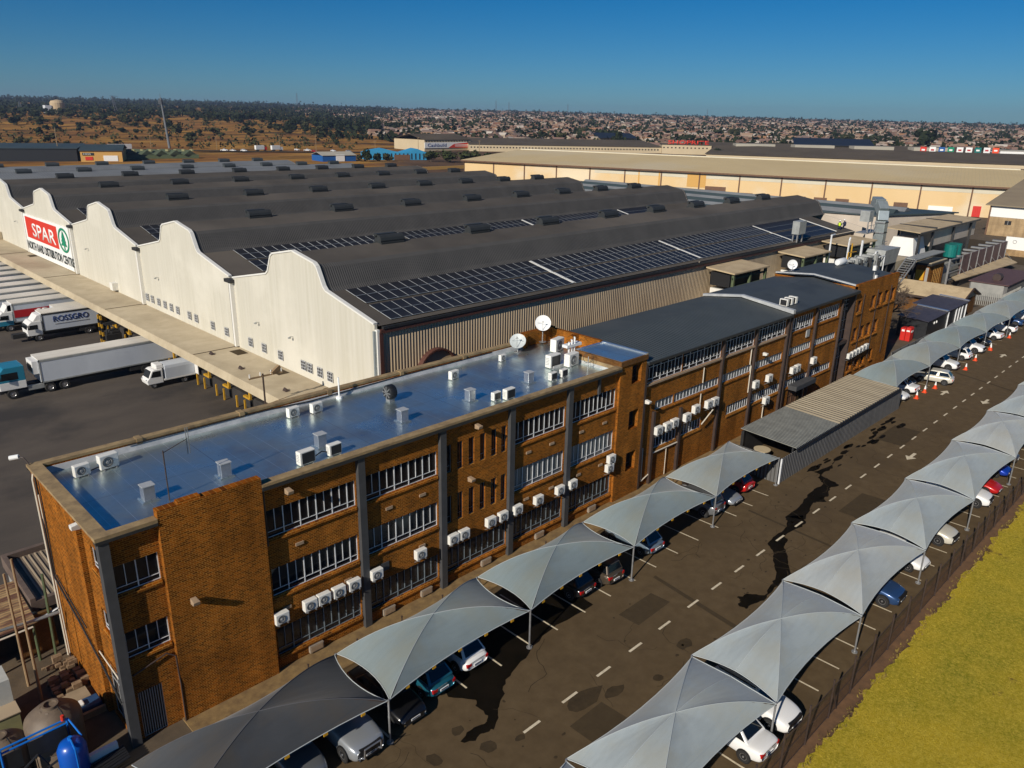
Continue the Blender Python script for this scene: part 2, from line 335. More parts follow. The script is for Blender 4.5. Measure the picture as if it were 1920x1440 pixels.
pm('navy_fascia', (.012, .014, .02), None, rough=.5)
# vehicles
for nm, c, me in (('silver', (.40, .42, .44), .5), ('grey', (.20, .21, .22), .5), ('black', (.008, .008, .009), .1), ('white', (.80, .79, .77), 0), ('cream', (.66, .62, .52), .2), ('teal', (.015, .13, .19), .4),
                  ('bronze', (.11, .085, .06), .5), ('paleblue', (.22, .29, .36), .5), ('red', (.48, .012, .01), .1), ('blue', (.03, .075, .19), .4), ('royal', (.01, .05, .42), .3), ('dark', (.02, .023, .027), .3)):
    pm('car_' + nm, c, None, rough=.33, metal=me, coat=.8)
pm('car_glass', (.006, .008, .010), None, rough=.05, spec=.8)
pm('tyre', (.018, .017, .016), None, rough=.85)
pm('rim', (.5, .5, .51), None, rough=.3, metal=.8)
pm('black_trim', (.012, .012, .013), None, rough=.5)
pm('lamp_glass', (.30, .32, .34), None, rough=.12, spec=.8)
pm('lamp_red', (.45, .008, .008), None, rough=.2)
pm('lamp_amber', (.7, .25, .02), None, rough=.2)
pm('plate', (.8, .8, .78), None, rough=.5)
pm('plate_ink', (.03, .04, .08), None, rough=.5)
pm('cone_orange', (.75, .07, .01), None, rough=.6)
pm('box_white', (.78, .76, .72), (.70, .68, .64), .4, .55, stretch=(1, 1, .4))
pm('box_side', (.60, .63, .67), (.53, .56, .60), .4, .5, stretch=(1, 1, .3))
pm('box_roof', (.74, .70, .62), (.58, .53, .45), .6, .7, stretch=(.3, 2, 1))
pm('cab_blue', (.02, .20, .30), None, rough=.35, coat=.6)
pm('chassis', (.018, .017, .016), None, rough=.7)
pm('sign_red', (.62, .035, .015), None, rough=.55)
pm('sign_crimson', (.42, .01, .015), None, rough=.5)
pm('sign_white', (.82, .81, .77), None, rough=.55)
pm('sign_green', (.004, .22, .11), None, rough=.55)
pm('ink_dark', (.02, .03, .03), None, rough=.6)
pm('ink_blue', (.01, .035, .16), None, rough=.5)
# left courtyard
pm('tank_brown', (.17, .125, .085), (.12, .088, .06), 1.5, .6, bump=.2, bscale=5)
pm('vessel_blue', (.003, .08, .42), None, rough=.35, coat=.3)
pm('pipe_blue', (.005, .15, .55), None, rough=.4)
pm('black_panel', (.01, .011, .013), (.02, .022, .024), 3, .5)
pm('rust_roof', (.42, .27, .12), (.14, .055, .03), 1.1, .85, stretch=(.5, 3.5, 1), lo=.42, hi=.58, wave=('y', .22, .03))
pm('lean_roof', (.20, .155, .11), (.14, .11, .08), 1., .85)
pm('lean_rib', (.38, .3, .2), None, rough=.8)
pm('container_green', (.30, .28, .13), (.24, .23, .11), 2, .7)
pm('container_pale', (.46, .47, .43), (.4, .41, .38), 2, .7)
pm('pole_wood', (.34, .23, .12), (.26, .17, .09), 3, .8)
pm('brick_pile', (.28, .19, .11), (.17, .11, .06), 4, .9, bump=.6, bscale=8)
pm('blue_tarp', (.01, .06, .16), (.01, .03, .09), 3, .7)
pm('hi_vis', (.55, .75, .02), None, rough=.7)
pm('navy', (.012, .018, .05), None, rough=.8)
pm('skin', (.18, .09, .05), None, rough=.6)
# distance
pm('leaf', (.045, .055, .016), (.028, .036, .011), .8, .8, spec=.2)
pm('leaf_olive', (.062, .060, .022), (.040, .040, .014), .8, .85, spec=.15)
pm('leaf_dark', (.024, .032, .012), (.016, .021, .008), .8, .85, spec=.15)
pm('bark', (.085, .06, .042), (.055, .04, .03), 3, .95)
pm('twig', (.10, .07, .05), None, rough=.95)
pm('mall_wall', (.56, .45, .29), (.5, .4, .25), .05, .85)
pm('mall_roof', (.115, .092, .066), (.085, .068, .05), .04, .9, spec=.1)
pm('hall_roof', (.30, .24, .16), (.24, .19, .13), .1, .85, spec=.1)
pm('mall_roof_pale', (.42, .38, .3), (.35, .32, .26), .04, .8)
pm('window_dark', (.02, .018, .017), None, rough=.4)
pm('skyblue_wall', (.04, .30, .52), (.03, .25, .45), .08, .6)
pm('shed_blue', (.01, .09, .30), None, rough=.6)
pm('green_roof', (.07, .09, .045), (.055, .07, .036), .2, .7)
pm('slate_roof', (.045, .065, .068), (.035, .052, .055), .1, .6)
pm('orange_wall', (.58, .33, .09), None, rough=.8)
pm('water_tower', (.46, .34, .2), None, rough=.8)
pm('lattice', (.16, .17, .18), None, rough=.6)
def attr_mat(name):
    m, nt, b = _nt(name); at = N(nt, 'ShaderNodeAttribute', attribute_name='tone'); nt.links.new(at.outputs['Color'], b.inputs['Base Color']); b.inputs['Roughness'].default_value = .9
attr_mat('house_tones')
def mesh_alpha(name, c, sx, duty):
    """Diamond wire mesh: open between the wires."""
    m, nt, b = _nt(name); L = nt.links.new; b.inputs['Base Color'].default_value = rgb(c); b.inputs['Roughness'].default_value = .7
    tc = N(nt, 'ShaderNodeTexCoord'); sp = N(nt, 'ShaderNodeSeparateXYZ'); L(tc.outputs['Object'], sp.inputs[0]); outs = []
    for sg in (1, -1):
        a = N(nt, 'ShaderNodeMath', operation='MULTIPLY_ADD'); L(sp.outputs[2], a.inputs[0]); a.inputs[1].default_value = sg; L(sp.outputs[0], a.inputs[2])
        k = N(nt, 'ShaderNodeMath', operation='MULTIPLY'); k.inputs[1].default_value = sx; L(a.outputs[0], k.inputs[0])
        f = N(nt, 'ShaderNodeMath', operation='FRACT'); L(k.outputs[0], f.inputs[0])
        t = N(nt, 'ShaderNodeMath', operation='LESS_THAN'); t.inputs[1].default_value = duty; L(f.outputs[0], t.inputs[0]); outs.append(t.outputs[0])
    mx = N(nt, 'ShaderNodeMath', operation='MAXIMUM'); L(outs[0], mx.inputs[0]); L(outs[1], mx.inputs[1]); L(mx.outputs[0], b.inputs['Alpha'])
mesh_alpha('wire_mesh', (.085, .05, .03), 14., .10)
# ------------------------------------------------------------------ walls with openings, windows
def P(ax, a, p, z): return (a, p, z) if ax == 'y' else (p, a, z)
def wall(mb, ax, p, a0, a1, z0, z1, holes=(), depth=.14, inward=1, m=0):
    A = sorted({a0, a1, *[h[0] for h in holes], *[h[1] for h in holes]}); Z = sorted({z0, z1, *[h[2] for h in holes], *[h[3] for h in holes]})
    for i in range(len(A) - 1):
        for j in range(len(Z) - 1):
            ca, cz = (A[i] + A[i + 1]) / 2, (Z[j] + Z[j + 1]) / 2
            if any(h[0] < ca < h[1] and h[2] < cz < h[3] for h in holes): continue
            mb.face([P(ax, A[i], p, Z[j]), P(ax, A[i + 1], p, Z[j]), P(ax, A[i + 1], p, Z[j + 1]), P(ax, A[i], p, Z[j + 1])], m)
    q = p + inward * depth
    for a, b, c, d in [h[:4] for h in holes]:
        for (u, v), (w, x) in (((a, c), (b, c)), ((b, c), (b, d)), ((b, d), (a, d)), ((a, d), (a, c))):
            mb.face([P(ax, u, p, v), P(ax, w, p, x), P(ax, w, q, x), P(ax, u, q, v)], m)
def window(parent, ax, a0, a1, z0, z1, p, style='strip', frame='white_frame', glass='glass', inward=1, pitch=.47, name='window', th=.034):
    """Steel window: outer frame, mullions and transoms in one mesh, the glazing as its pane."""
    mb = MB(); h = z1 - z0
    def hb(z, w=th): mb.box(*box2(ax, a0, a1, p - .014, p + .014, z - w / 2, z + w / 2))
    def vb(a, lo, hi, w=th): mb.box(*box2(ax, a - w / 2, a + w / 2, p - .017, p + .017, lo, hi))
    n = max(1, round((a1 - a0) / pitch)); lo = z0 + h * .2; hi = z1 - h * .2
    hb(z0 + th / 2); hb(z1 - th / 2); vb(a0 + th / 2, z0, z1); vb(a1 - th / 2, z0, z1)
    if style == 'strip':
        hb(lo, th * .8)
        for k in range(1, n): vb(a0 + (a1 - a0) * k / n, z0 if k % 2 == 0 else lo, z1, th * (1.4 if k % 2 == 0 else .85))
    elif style == 'double':
        hb(lo, th * .8); hb(hi, th * .8)
        for k in range(1, n): vb(a0 + (a1 - a0) * k / n, z0 if k % 2 == 0 else lo, z1 if k % 2 == 0 else hi, th * (1.2 if k % 2 == 0 else .8))
    elif style == 'bars':
        for k in range(1, n): vb(a0 + (a1 - a0) * k / n, z0, z1, th * .9)
    elif style == 'slit': hb(z0 + h * .22, th * .8)
    elif style == 'grid':
        for q in (.33, .66): hb(z0 + h * q, th * .8)
        for k in range(1, n): vb(a0 + (a1 - a0) * k / n, z0, z1, th * .8)
    f = mb.build(name, frame, parent)
    g = MB(); g.box(*box2(ax, a0, a1, p + inward * .045, p + inward * .06, z0, z1)); g.build('pane', glass, f)
    return f
def box2(ax, a0, a1, p0, p1, z0, z1): return (a0, min(p0, p1), z0, a1, max(p0, p1), z1) if ax == 'y' else (min(p0, p1), a0, z0, max(p0, p1), a1, z1)
def sill(parent, ax, a0, a1, z, p, mat='brick', out=-1, d=.09):
    mb = MB(); q = p + out * d
    pts = [(p + .0, z), (q, z - .11), (q, z - .2), (p, z - .2)]
    if ax == 'y': mb.prism([(a, b) for a, b in pts], 'x', a0, a1)
    else: mb.prism([(a, b) for a, b in pts], 'y', a0, a1)
    return mb.build('sill', mat, parent)

# ------------------------------------------------------------------ low office block with the silver roof
YB = 31.3
ob = thing('office_block', 'low brown brick office block with shiny silver flat roof and dark piers', 'building', (7.6, 31.3, 0))
R3, R2, R1 = (7.6, 9.1), (4.35, 5.9), (.85, 2.45)
bays = [(14.95, 19.95), (20.55, 25.42), (31.55, 36.35), (37.05, 41.72)]
holes = [(a, b, z[0], z[1]) for a, b in bays for z in (R3, R2, R1)]
slits = [(26.07, 26.5), (26.93, 27.36), (27.82, 28.26), (28.72, 29.16), (29.64, 30.1), (30.48, 30.92)]
holes += [(a, b, z0, z1) for a, b in slits for z0, z1 in ((7.45, 9.2), (4.15, 5.95))] + [(26.07, 31.0, .85, 2.45)]
corner = [(8.05, 9.9, 7.65, 9.0), (8.08, 9.92, 4.4, 5.72), (8.2, 9.25, .05, 2.5)]
holes += corner
w = MB()
wall(w, 'y', YB, 7.8, 41.85, 0, 10.5, holes, .16)
end_h = [(31.42, 33.1, 8.36, 9.45), (31.42, 33.1, 5.22, 6.3), (31.5, 33.75, .25, 3.15)]
wall(w, 'x', 7.8, 31.3, 34.0, 0, 10.5, end_h, .2)
wall(w, 'x', 7.6, 34.12, 40.6, 0, 10.5)
w.face([(7.6, 34.12, 0), (7.98, 34.12, 0), (7.98, 34.12, 10.5), (7.6, 34.12, 10.5)]); w.face([(7.8, 34.0, 0), (7.98, 34.0, 0), (7.98, 34.0, 10.5), (7.8, 34.0, 10.5)]); w.face([(7.98, 34, 0), (7.98, 34.12, 0), (7.98, 34.12, 10.5), (7.98, 34, 10.5)])
MB_ = MB(); wall(MB_, 'y', 40.6, 7.6, 44.95, 0, 10.5); MB_.build('wall', 'brick', ob)
# parapet inner faces and the raised walls round the far corner of the roof
w.box(8.0, 40.27, 10.0, 41.2, 40.59, 10.52); w.box(7.82, 34.2, 10.0, 8.02, 40.27, 10.52); w.box(7.82, 31.32, 10.0, 8.02, 34.0, 10.52); w.box(8.02, 31.32, 10.0, 41.84, 31.5, 10.52)
w.box(41.2, 40.2, 10.0, 44.95, 40.62, 11.25); w.box(44.62, 35.3, 10.0, 44.94, 40.2, 11.15); w.box(41.2, 39.9, 10.0, 41.5, 40.2, 11.25); w.box(43.9, 37.4, 10.0, 44.6, 37.75, 11.2)
w.build('wall', 'brick', ob)
b = MB(); b.box(10.0, 31.0, 0, 14.72, 31.42, 11.02); b.box(10.9, 31.05, 11.02, 11.9, 31.4, 11.12)
b.build('blank_wall', 'brick', ob)
MB().box(7.58, 31.02, 0, 8.0, 31.45, 10.5).build('pier', 'pier', ob); MB().box(39.6, 31.16, 9.12, 39.8, 31.32, 10.42).build('pier', 'pier', ob)
for a in (20.02, 25.5, 31.02, 36.42): MB().box(a, 31.05, 0, a + .42, 31.32, 10.42).build('pier', 'pier', ob)
b = MB()
b.box(7.48, 31.42, 10.52, 8.08, 40.25, 10.66); b.box(7.48, 30.98, 10.5, 9.98, 31.44, 10.665); b.box(14.74, 30.98, 10.52, 41.83, 31.5, 10.66); b.box(7.48, 40.25, 10.52, 41.2, 40.68, 10.66)
for x in (12.5, 18.2, 24.0, 29.6, 35.2): b.box(x, 40.2, 9.9, x + .3, 40.72, 10.70)
b.build('coping', 'coping', ob)
b = MB(); b.box(14.74, 30.95, 10.34, 41.83, 31.29, 10.5); b.box(7.5, 30.96, 10.36, 9.97, 31.29, 10.5); b.box(7.5, 40.6, 10.36, 41.2, 40.74, 10.51)
b.build('fascia', 'dark_metal', ob)
rf = MB(); nx, ny = 66, 16; random.seed(3)
zz = [[10.12 + .012 * random.random() + (.02 if j in (0, ny) else 0) for j in range(ny + 1)] for i in range(nx + 1)]
for i in range(nx):
    for j in range(ny):
        X = lambda k: 8.02 + (44.62 - 8.02) * k / nx; Yy = lambda k: 31.5 + (40.27 - 31.5) * k / ny
        rf.face([(X(i), Yy(j), zz[i][j]), (X(i + 1), Yy(j), zz[i + 1][j]), (X(i + 1), Yy(j + 1), zz[i + 1][j + 1]), (X(i), Yy(j + 1), zz[i][j + 1])])
rf.build('roof', 'silver_roof', ob, smooth=True)
b = MB(); b.prism([(40.27, 10.1), (40.27, 10.42), (40.22, 10.42), (40.08, 10.14)], 'x', 8.1, 41.2); b.box(39.2, 35.02, 10.1, 41.85, 35.1, 10.3); b.box(41.72, 31.5, 10.1, 41.83, 35.2, 10.36)
b.build('upstand', 'flashing', ob)
lamps = [(0, 0)]
for i, (a, c) in enumerate(bays):
    for z, gl in ((R3, 'glass'), (R2, 'glass_blind' if i > 1 else ('glass_dim' if i else 'glass')), (R1, 'glass_dim')):
        window(ob, 'y', a, c, z[0], z[1], YB + .11, 'strip', glass=gl, frame='frame_bluegrey' if z is R1 else 'white_frame'); sill(ob, 'y', a, c, z[0], YB)
window(ob, 'y', 26.07, 31.0, .85, 2.45, YB + .11, 'strip', glass='glass_dim', frame='frame_bluegrey'); sill(ob, 'y', 26.07, 31.0, .85, YB)
for a, c in slits:
    for z0, z1 in ((7.45, 9.2), (4.15, 5.95)):
        window(ob, 'y', a, c, z0, z1, YB + .13, 'slit', frame='frame_bluegrey', glass='glass', th=.03)
for a, c, z0, z1 in corner[:2]: window(ob, 'y', a, c, z0, z1, YB + .1, 'strip'); sill(ob, 'y', a, c, z0, YB)
for a, c, z0, z1 in end_h[:2]: window(ob, 'x', a, c, z0, z1, 7.9, 'strip', pitch=.4); sill(ob, 'x', a, c, z0, 7.8)
d = window(ob, 'y', *corner[2], YB + .06, 'bars', frame='grille_grey', glass='glass', pitch=.11, name='gate', th=.035)
d = window(ob, 'x', *end_h[2], 7.92, 'grid', frame='grille_grey', glass='glass', pitch=.75, name='glazed_door', th=.05)
for x, z in ((16.55, 6.74), (15.6, 3.45), (19.2, 3.45), (22.0, 6.74), (24.3, 6.74), (24.2, 3.5), (32.9, 6.78), (35.1, 6.75), (35.2, 3.5), (32.8, 3.5), (38.1, 6.75), (40.6, 6.75), (38.0, 3.55), (40.4, 3.55)):
    MB().box(x - .22, 31.24, z - .08, x + .22, 31.32, z + .08).build('air_brick', 'vent_tan', ob)
for x in (17.0, 21.7, 24.4, 29.2, 34.1, 39.6):
    b = MB(); b.box(x - .4, 31.12, .18, x + .4, 31.32, .58, 0); b.box(x - .34, 31.1, .23, x + .34, 31.12, .53, 1); b.build('vent_box', ['vent_box', 'vent_tan'], ob)
MB().box(21.3, 31.25, 3.0, 21.85, 31.32, 3.5).build('louvre', 'pier', ob)
b = MB(); b.path([(7.62, 40.0, 10.6), (7.5, 39.95, 10.1), (7.52, 39.9, 0)], .05); b.path([(7.55, 39.6, 9.4), (7.55, 39.6, 0)], .035); b.path([(7.66, 31.32 + 6, 3.6), (7.66, 33.2, 3.4), (7.66, 31.6, 3.35)], .03)
b.build('wall_pipe', 'cream_pipe', ob)
MB().path([(8.1, 31.2, 3.55), (9.6, 31.2, 3.95), (9.95, 31.1, 3.7), (9.96, 31.0, 2.2), (9.96, 31.0, .05)], .035).build('downpipe', 'brown_steel', ob); MB().path([(14.86, 31.2, 10.3), (14.86, 31.2, 7.3)], .05).build('downpipe', 'brown_steel', ob)
b = MB(); b.path([(7.56, 39.7, 10.3), (7.5, 39.5, 5.0), (7.52, 36.0, 4.0), (7.52, 33.0, 3.0), (7.5, 31.3, 2.4)], .045); b.path([(7.6, 39.3, 10.4), (7.52, 39.2, 5.2), (7.52, 35.0, 4.3)], .03)
b.build('black_cable', 'cable', ob)
# entrance tower at the far end of this block
tw = MB(); nich = [(43.2, 44.33, 9.05, 10.45), (43.2, 44.33, 5.5, 6.95), (43.2, 44.33, 2.15, 3.65)]
wall(tw, 'y', 31.1, 41.85, 44.9, 0, 10.62, nich, .55); wall(tw, 'x', 41.85, 31.1, 35.2, 0, 10.62); wall(tw, 'y', 35.2, 41.85, 44.9, 10, 10.62); wall(tw, 'x', 44.9, 31.1, 35.2, 10, 10.62)
t = tw.build('tower_wall', 'brick', ob)
for n in nich: window(ob, 'y', n[0], n[1], n[2], n[3], 31.6, 'slit', frame='dark_metal', glass='glass_dim'); sill(ob, 'y', n[0], n[1], n[2] + .02, 31.58, out=-1, d=.45)
b = MB(); b.box(41.79, 31.03, 10.62, 44.96, 35.26, 10.98); b.build('tower_band', 'brick_dark', ob)
b = MB(); b.box(41.95, 31.15, 10.98, 44.85, 35.15, 11.0); b.build('tower_roof', 'silver_roof', ob)
b = MB(); b.box(44.72, 31.06, 10.98, 44.94, 35.22, 11.1); b.box(41.82, 35.02, 10.98, 44.72, 35.22, 11.07); b.build('tower_upstand', 'silver_metal', ob)
MB().box(41.72, 31.3, 10.36, 41.84, 35.2, 10.62).build('tower_ledge', 'coping', ob)

# ------------------------------------------------------------------ long block with the dark ribbed roof
lb = thing('ribbed_roof_office', 'long brick office block with dark ribbed pitched roof and brown steel columns', 'building', (45, 31.3, 0))
tops = [(45.2, 49.95), (50.05, 55.65), (56.1, 61.1), (61.55, 66.85)]
hs = [(a, c, 8.52, 10.05) for a, c in tops]
mids = [(46.7, 49.15), (49.25, 55.8), (56.15, 61.15), (61.6, 66.85)]
hs += [(a, c, 6.1, 6.85) for a, c in mids]
lows = [(46.85, 50.0), (50.4, 53.6), (57.6, 61.35), (61.85, 67.2)]
hs += [(a, c, 2.85, 3.75) for a, c in lows]
w = MB(); wall(w, 'y', YB, 44.95, 67.3, 0, 10.3, hs, .16); w.build('wall', 'brick', lb); w = MB(); wall(w, 'y', 40.3, 44.95, 67.3, 0, 10.3); w.build('wall', 'brick', lb); w = MB()
w.face([(44.95, 31.3, 10.3), (44.95, 36.3, 10.98), (44.95, 40.3, 10.3), (44.95, 40.3, 9), (44.95, 31.3, 9)])
w.build('wall', 'brick', lb)
for a, c in tops: window(lb, 'y', a, c, 8.52, 10.05, YB + .05, 'double', pitch=.5)
for a, c in mids: window(lb, 'y', a, c, 6.1, 6.85, YB + .1, 'bars', glass='glass_blind', pitch=.46, th=.05); sill(lb, 'y', a, c, 6.1, YB)
for i, (a, c) in enumerate(lows): window(lb, 'y', a, c, 2.85, 3.75, YB + .1, 'bars', glass='glass_dim', pitch=.42, th=.045); sill(lb, 'y', a, c, 2.85, YB)
MB().box(45.0, 31.16, 8.36, 67.1, 31.34, 8.5).build('ledge', 'vent_tan', lb)
rf = MB(); rf.face([(44.9, 30.95, 10.36), (67.42, 30.95, 10.36), (67.42, 36.3, 11.0), (44.9, 36.3, 11.0)]); rf.face([(44.9, 36.3, 11.0), (67.42, 36.3, 11.0), (67.42, 40.5, 10.45), (44.9, 40.5, 10.45)])
rr = rf.build('roof', 'roof_dark', lb); so = rr.modifiers.new('t', 'SOLIDIFY'); so.thickness = .06
b = MB(); b.box(45.0, 30.9, 10.14, 67.4, 31.1, 10.33); b.build('gutter', 'dark_metal', lb)
b = MB(); b.prism([(30.9, 10.42), (36.3, 11.1), (40.5, 10.5), (40.5, 10.72), (36.3, 11.32), (30.9, 10.78)], 'x', 67.2, 67.62); b.build('flashing', 'flashing', lb)
for x, z in ((45.0, 10.2), (67.15, 10.2), (55.85, 10.2), (61.3, 10.2), (46.5, 6.1), (50.2, 5.5)): MB().box(x - .13, 31.08, 0, x + .13, 31.31, z).build('steel_column', 'brown_steel', lb)
b = MB(); b.path([(60.7, 31.22, 8.3), (60.7, 31.22, 6.9), (60.95, 31.22, 6.7), (60.95, 31.22, 4.2)], .05); b.path([(45.4, 31.2, 3.4), (45.45, 31.2, .6), (46.4, 31.2, .9)], .045); b.path([(46.6, 31.2, 2.6), (50.1, 31.2, 2.55)], .06); b.path([(48.6, 31.2, 2.5), (48.6, 31.2, .2)], .03); b.path([(53.1, 31.2, 8.2), (53.1, 31.2, 6.9)], .04); b.path([(53.0, 31.2, 6), (53.0, 31.2, 4.9)], .04); b.path([(64.2, 31.2, 2.6), (64.2, 31.2, .6)], .05)
b.path([(53.2, 31.0, 3.3), (54.7, 30.9, 4.3)], .05)
b.build('wall_pipe', 'cream_pipe', lb)

# ------------------------------------------------------------------ third and fourth parts of the same street front
mb_ = thing('stair_office', 'brick office block with dark sheet roof and a tall glazed stairwell', 'building', (67.4, 31.3, 0))
h3 = [(68.1, 72.5, 8.4, 9.75), (73.3, 78.35, 8.4, 9.75), (68.1, 72.75, 6.06, 6.85), (73.45, 78.35, 6.06, 6.75), (68.2, 73.0, 2.85, 3.6), (73.3, 78.2, 2.82, 3.6), (69.2, 72.9, .05, 2.55), (78.85, 82.1, .1, 10.0)]
w2 = MB(); wall(w2, 'y', YB, 67.3, 82.2, 0, 10.35, h3, .16); w2.build('wall', 'brick', mb_); w2 = MB(); wall(w2, 'y', 40.4, 67.3, 82.2, 0, 10.4)
w2.build('wall', 'brick', mb_)
for i, h in enumerate(h3[:6]):
    window(mb_, 'y', *h, YB + .1, 'strip' if i < 2 else 'bars', glass='glass' if i < 2 else ('glass_blind' if i < 4 else 'glass_dim'), pitch=.47, th=.055); sill(mb_, 'y', h[0], h[1], h[2], YB)
window(mb_, 'y', 69.2, 71.3, .05, 2.55, YB + .08, 'grid', frame='brown_door', glass='brown_door', pitch=.9, name='wooden_door', th=.1); window(mb_, 'y', 71.35, 72.9, .05, 2.55, YB + .12, 'slit', glass='glass', name='glazed_door')
MB().box(69.0, 30.4, 2.6, 73.2, 31.28, 3.05).build('door_hood', 'pier', mb_)
for z0, z1 in ((.15, 4.9), (5.2, 8.5), (8.6, 9.95)): window(mb_, 'y', 78.9, 82.05, z0, z1, YB + .55, 'grid', frame='grille_grey', glass='glass_dim', pitch=.8, name='stair_window', th=.06)
b = MB(); b.box(78.87, 31.35, 4.9, 82.08, 32.0, 5.2); b.box(78.78, 31.12, 0, 78.98, 31.9, 10.1); b.box(81.9, 31.2, 0, 82.15, 31.9, 10.1); b.build('stair_trim', 'brown_steel', mb_)
rf = MB(); rf.face([(67.62, 30.95, 10.5), (82.3, 30.95, 10.55), (82.3, 36.2, 11.15), (67.62, 36.2, 11.15)]); rf.face([(67.62, 36.2, 11.15), (82.3, 36.2, 11.15), (82.3, 40.6, 10.6), (67.62, 40.6, 10.6)])
rr = rf.build('roof', 'roof_dark_plain', mb_); rr.modifiers.new('t', 'SOLIDIFY').thickness = .08
b = MB(); b.box(67.62, 30.88, 10.3, 82.3, 31.05, 10.5); b.build('gutter', 'dark_metal', mb_)
for x in (67.75, 73.0): MB().box(x - .12, 31.1, 0, x + .12, 31.31, 10.3).build('steel_column', 'brown_steel', mb_)
MB().box(71.3, 31.2, 7.4, 71.95, 31.32, 8.15).build('louvre', 'grille_grey', mb_)

eb = thing('end_block', 'flat fronted brown brick end block with small punched windows and a raised parapet', 'building', (82.2, 31.2, 0))
hw = [(86.3, 87.5, 7.95, 9.35), (88.2, 89.4, 7.95, 9.4), (90.0, 91.2, 8.0, 9.4), (91.9, 93.1, 8.0, 9.4), (82.7, 83.8, 8.0, 9.3), (82.6, 83.8, 4.85, 6.3), (84.5, 85.7, 4.85, 6.25), (86.1, 87.4, 4.85, 6.3), (88.1, 89.4, 4.85, 6.35), (82.6, 83.7, 1.5, 2.45), (84.6, 85.6, 1.5, 2.45), (86.2, 87.2, 1.5, 2.45), (88.5, 89.3, 1.7, 2.9)]
w = MB(); wall(w, 'y', 31.2, 82.2, 93.6, 0, 11.1, hw, .25); wall(w, 'x', 93.6, 31.2, 40.6, 0, 10.9); wall(w, 'y', 40.6, 82.2, 93.6, 0, 10.9); wall(w, 'x', 82.2, 31.2, 40.6, 9, 10.9)
w.box(82.2, 31.22, 10.5, 93.6, 31.5, 11.1); w.build('wall', 'brick', eb)
for h in hw: window(eb, 'y', *h, 31.4, 'slit', frame='brown_steel', glass='glass_dim'); sill(eb, 'y', h[0] - .05, h[1] + .05, h[2], 31.2, d=.14)
rf = MB(); rf.face([(82.2, 31.5, 10.8), (93.6, 31.5, 10.8), (93.6, 36.2, 11.3), (82.2, 36.2, 11.3)]); rf.face([(82.2, 36.2, 11.3), (93.6, 36.2, 11.3), (93.6, 40.6, 10.9), (82.2, 40.6, 10.9)])
rf.build('roof', 'roof_dark_plain', eb)
b = MB(); b.prism([(31.3, 10.9), (36.2, 11.42), (40.6, 11.0), (40.6, 11.12), (36.2, 11.55), (31.3, 11.05)], 'x', 82.25, 82.5); b.build('flashing', 'flashing', eb)
for x in (84.1, 87.8, 91.6): MB().path([(x, 31.13, 9.9), (x, 31.13, 5), (x - .1, 31.13, 2)], .05).build('downpipe', 'brown_steel', eb)

# ------------------------------------------------------------------ air conditioners
def ac_proto(w=.74, h=.58, d=.32, loc=(0, 0, 0)):
    r = thing('air_conditioner', '', 'air conditioner', loc)
    MB().box(-w / 2, -d / 2, 0, w / 2, d / 2, h).build('casing', 'casing', r, bevel=.035)
    cx, cz, R = -w * .1, h * .5, h * .36
    g = MB(); g.lathe([(R, -d / 2 - .004), (R, -d / 2 - .03), (R - .035, -d / 2 - .03), (R - .035, -d / 2 - .012), (.02, -d / 2 - .012)], 22, (cx, 0, cz), 'y', 0)
    for q in (.35, .65): g.lathe([(R * q, -d / 2 - .014), (R * q + .012, -d / 2 - .022), (R * q + .024, -d / 2 - .014)], 20, (cx, 0, cz), 'y', 1)
    g.lathe([(.06, -d / 2 - .013), (.05, -d / 2 - .03), (.0, -d / 2 - .03)], 12, (cx, 0, cz), 'y', 1)
    g.build('fan_grille', ['fan_grey', 'grille_grey'], r)
    k_ = MB(); k_.box(-w / 2 + .06, d / 2 - .004, .06, w / 2 - .1, d / 2 + .012, h - .06); k_.build('condenser_fins', 'fan_black', r)
    s = MB()
    for k in range(5): s.box(w / 2 - .002, -d / 2 + .06, h * .25 + k * h * .12, w / 2 + .004, d / 2 - .06, h * .25 + k * h * .12 + .03)
    s.build('side_louvre', 'grille_grey', r)
    f = MB()
    for x in (-w * .32, w * .32): f.box(x - .03, -d / 2 - .05, -.05, x + .03, d / 2 + .12, 0); f.bar((x, d / 2 + .1, -.3), (x, -d / 2, -.03), .03)
    f.build('bracket', 'steel', r)
    return r
AC0 = ac_proto(); first_ac = [True]
ORD = 'first second third fourth fifth sixth seventh eighth ninth tenth eleventh twelfth thirteenth fourteenth fifteenth sixteenth seventeenth eighteenth'.split()
def put_ac(loc, rz, label, group, scale=None):
    if first_ac[0]:
        first_ac[0] = False; AC0.location = loc; AC0.rotation_euler = (0, 0, rz); AC0['label'] = label; AC0['group'] = group
        if scale: AC0.scale = (scale,) * 3
        return AC0
    return dup(AC0, loc, rz, label, group, scale)
acs = [15.1, 16.7, 17.5, 18.4, 19.35, 20.8, 23.85, 26.3, 27.15, 29.35, 30.4, 31.7, 33.65, 35.75, 37.05]
for i, x in enumerate(acs):
    put_ac((x, 30.98, 2.98), 0, 'white air conditioner on the silver roofed block front, %s from the left corner' % ORD[i], 'air conditioners on the low office front')
put_ac((41.2, 30.95, 3.62), 0, 'upper of two stacked white air conditioners beside the tower of the low block', 'air conditioners on the low office front')
put_ac((41.05, 30.95, 2.95), 0, 'lower of two stacked white air conditioners beside the tower of the low block', 'air conditioners on the low office front')
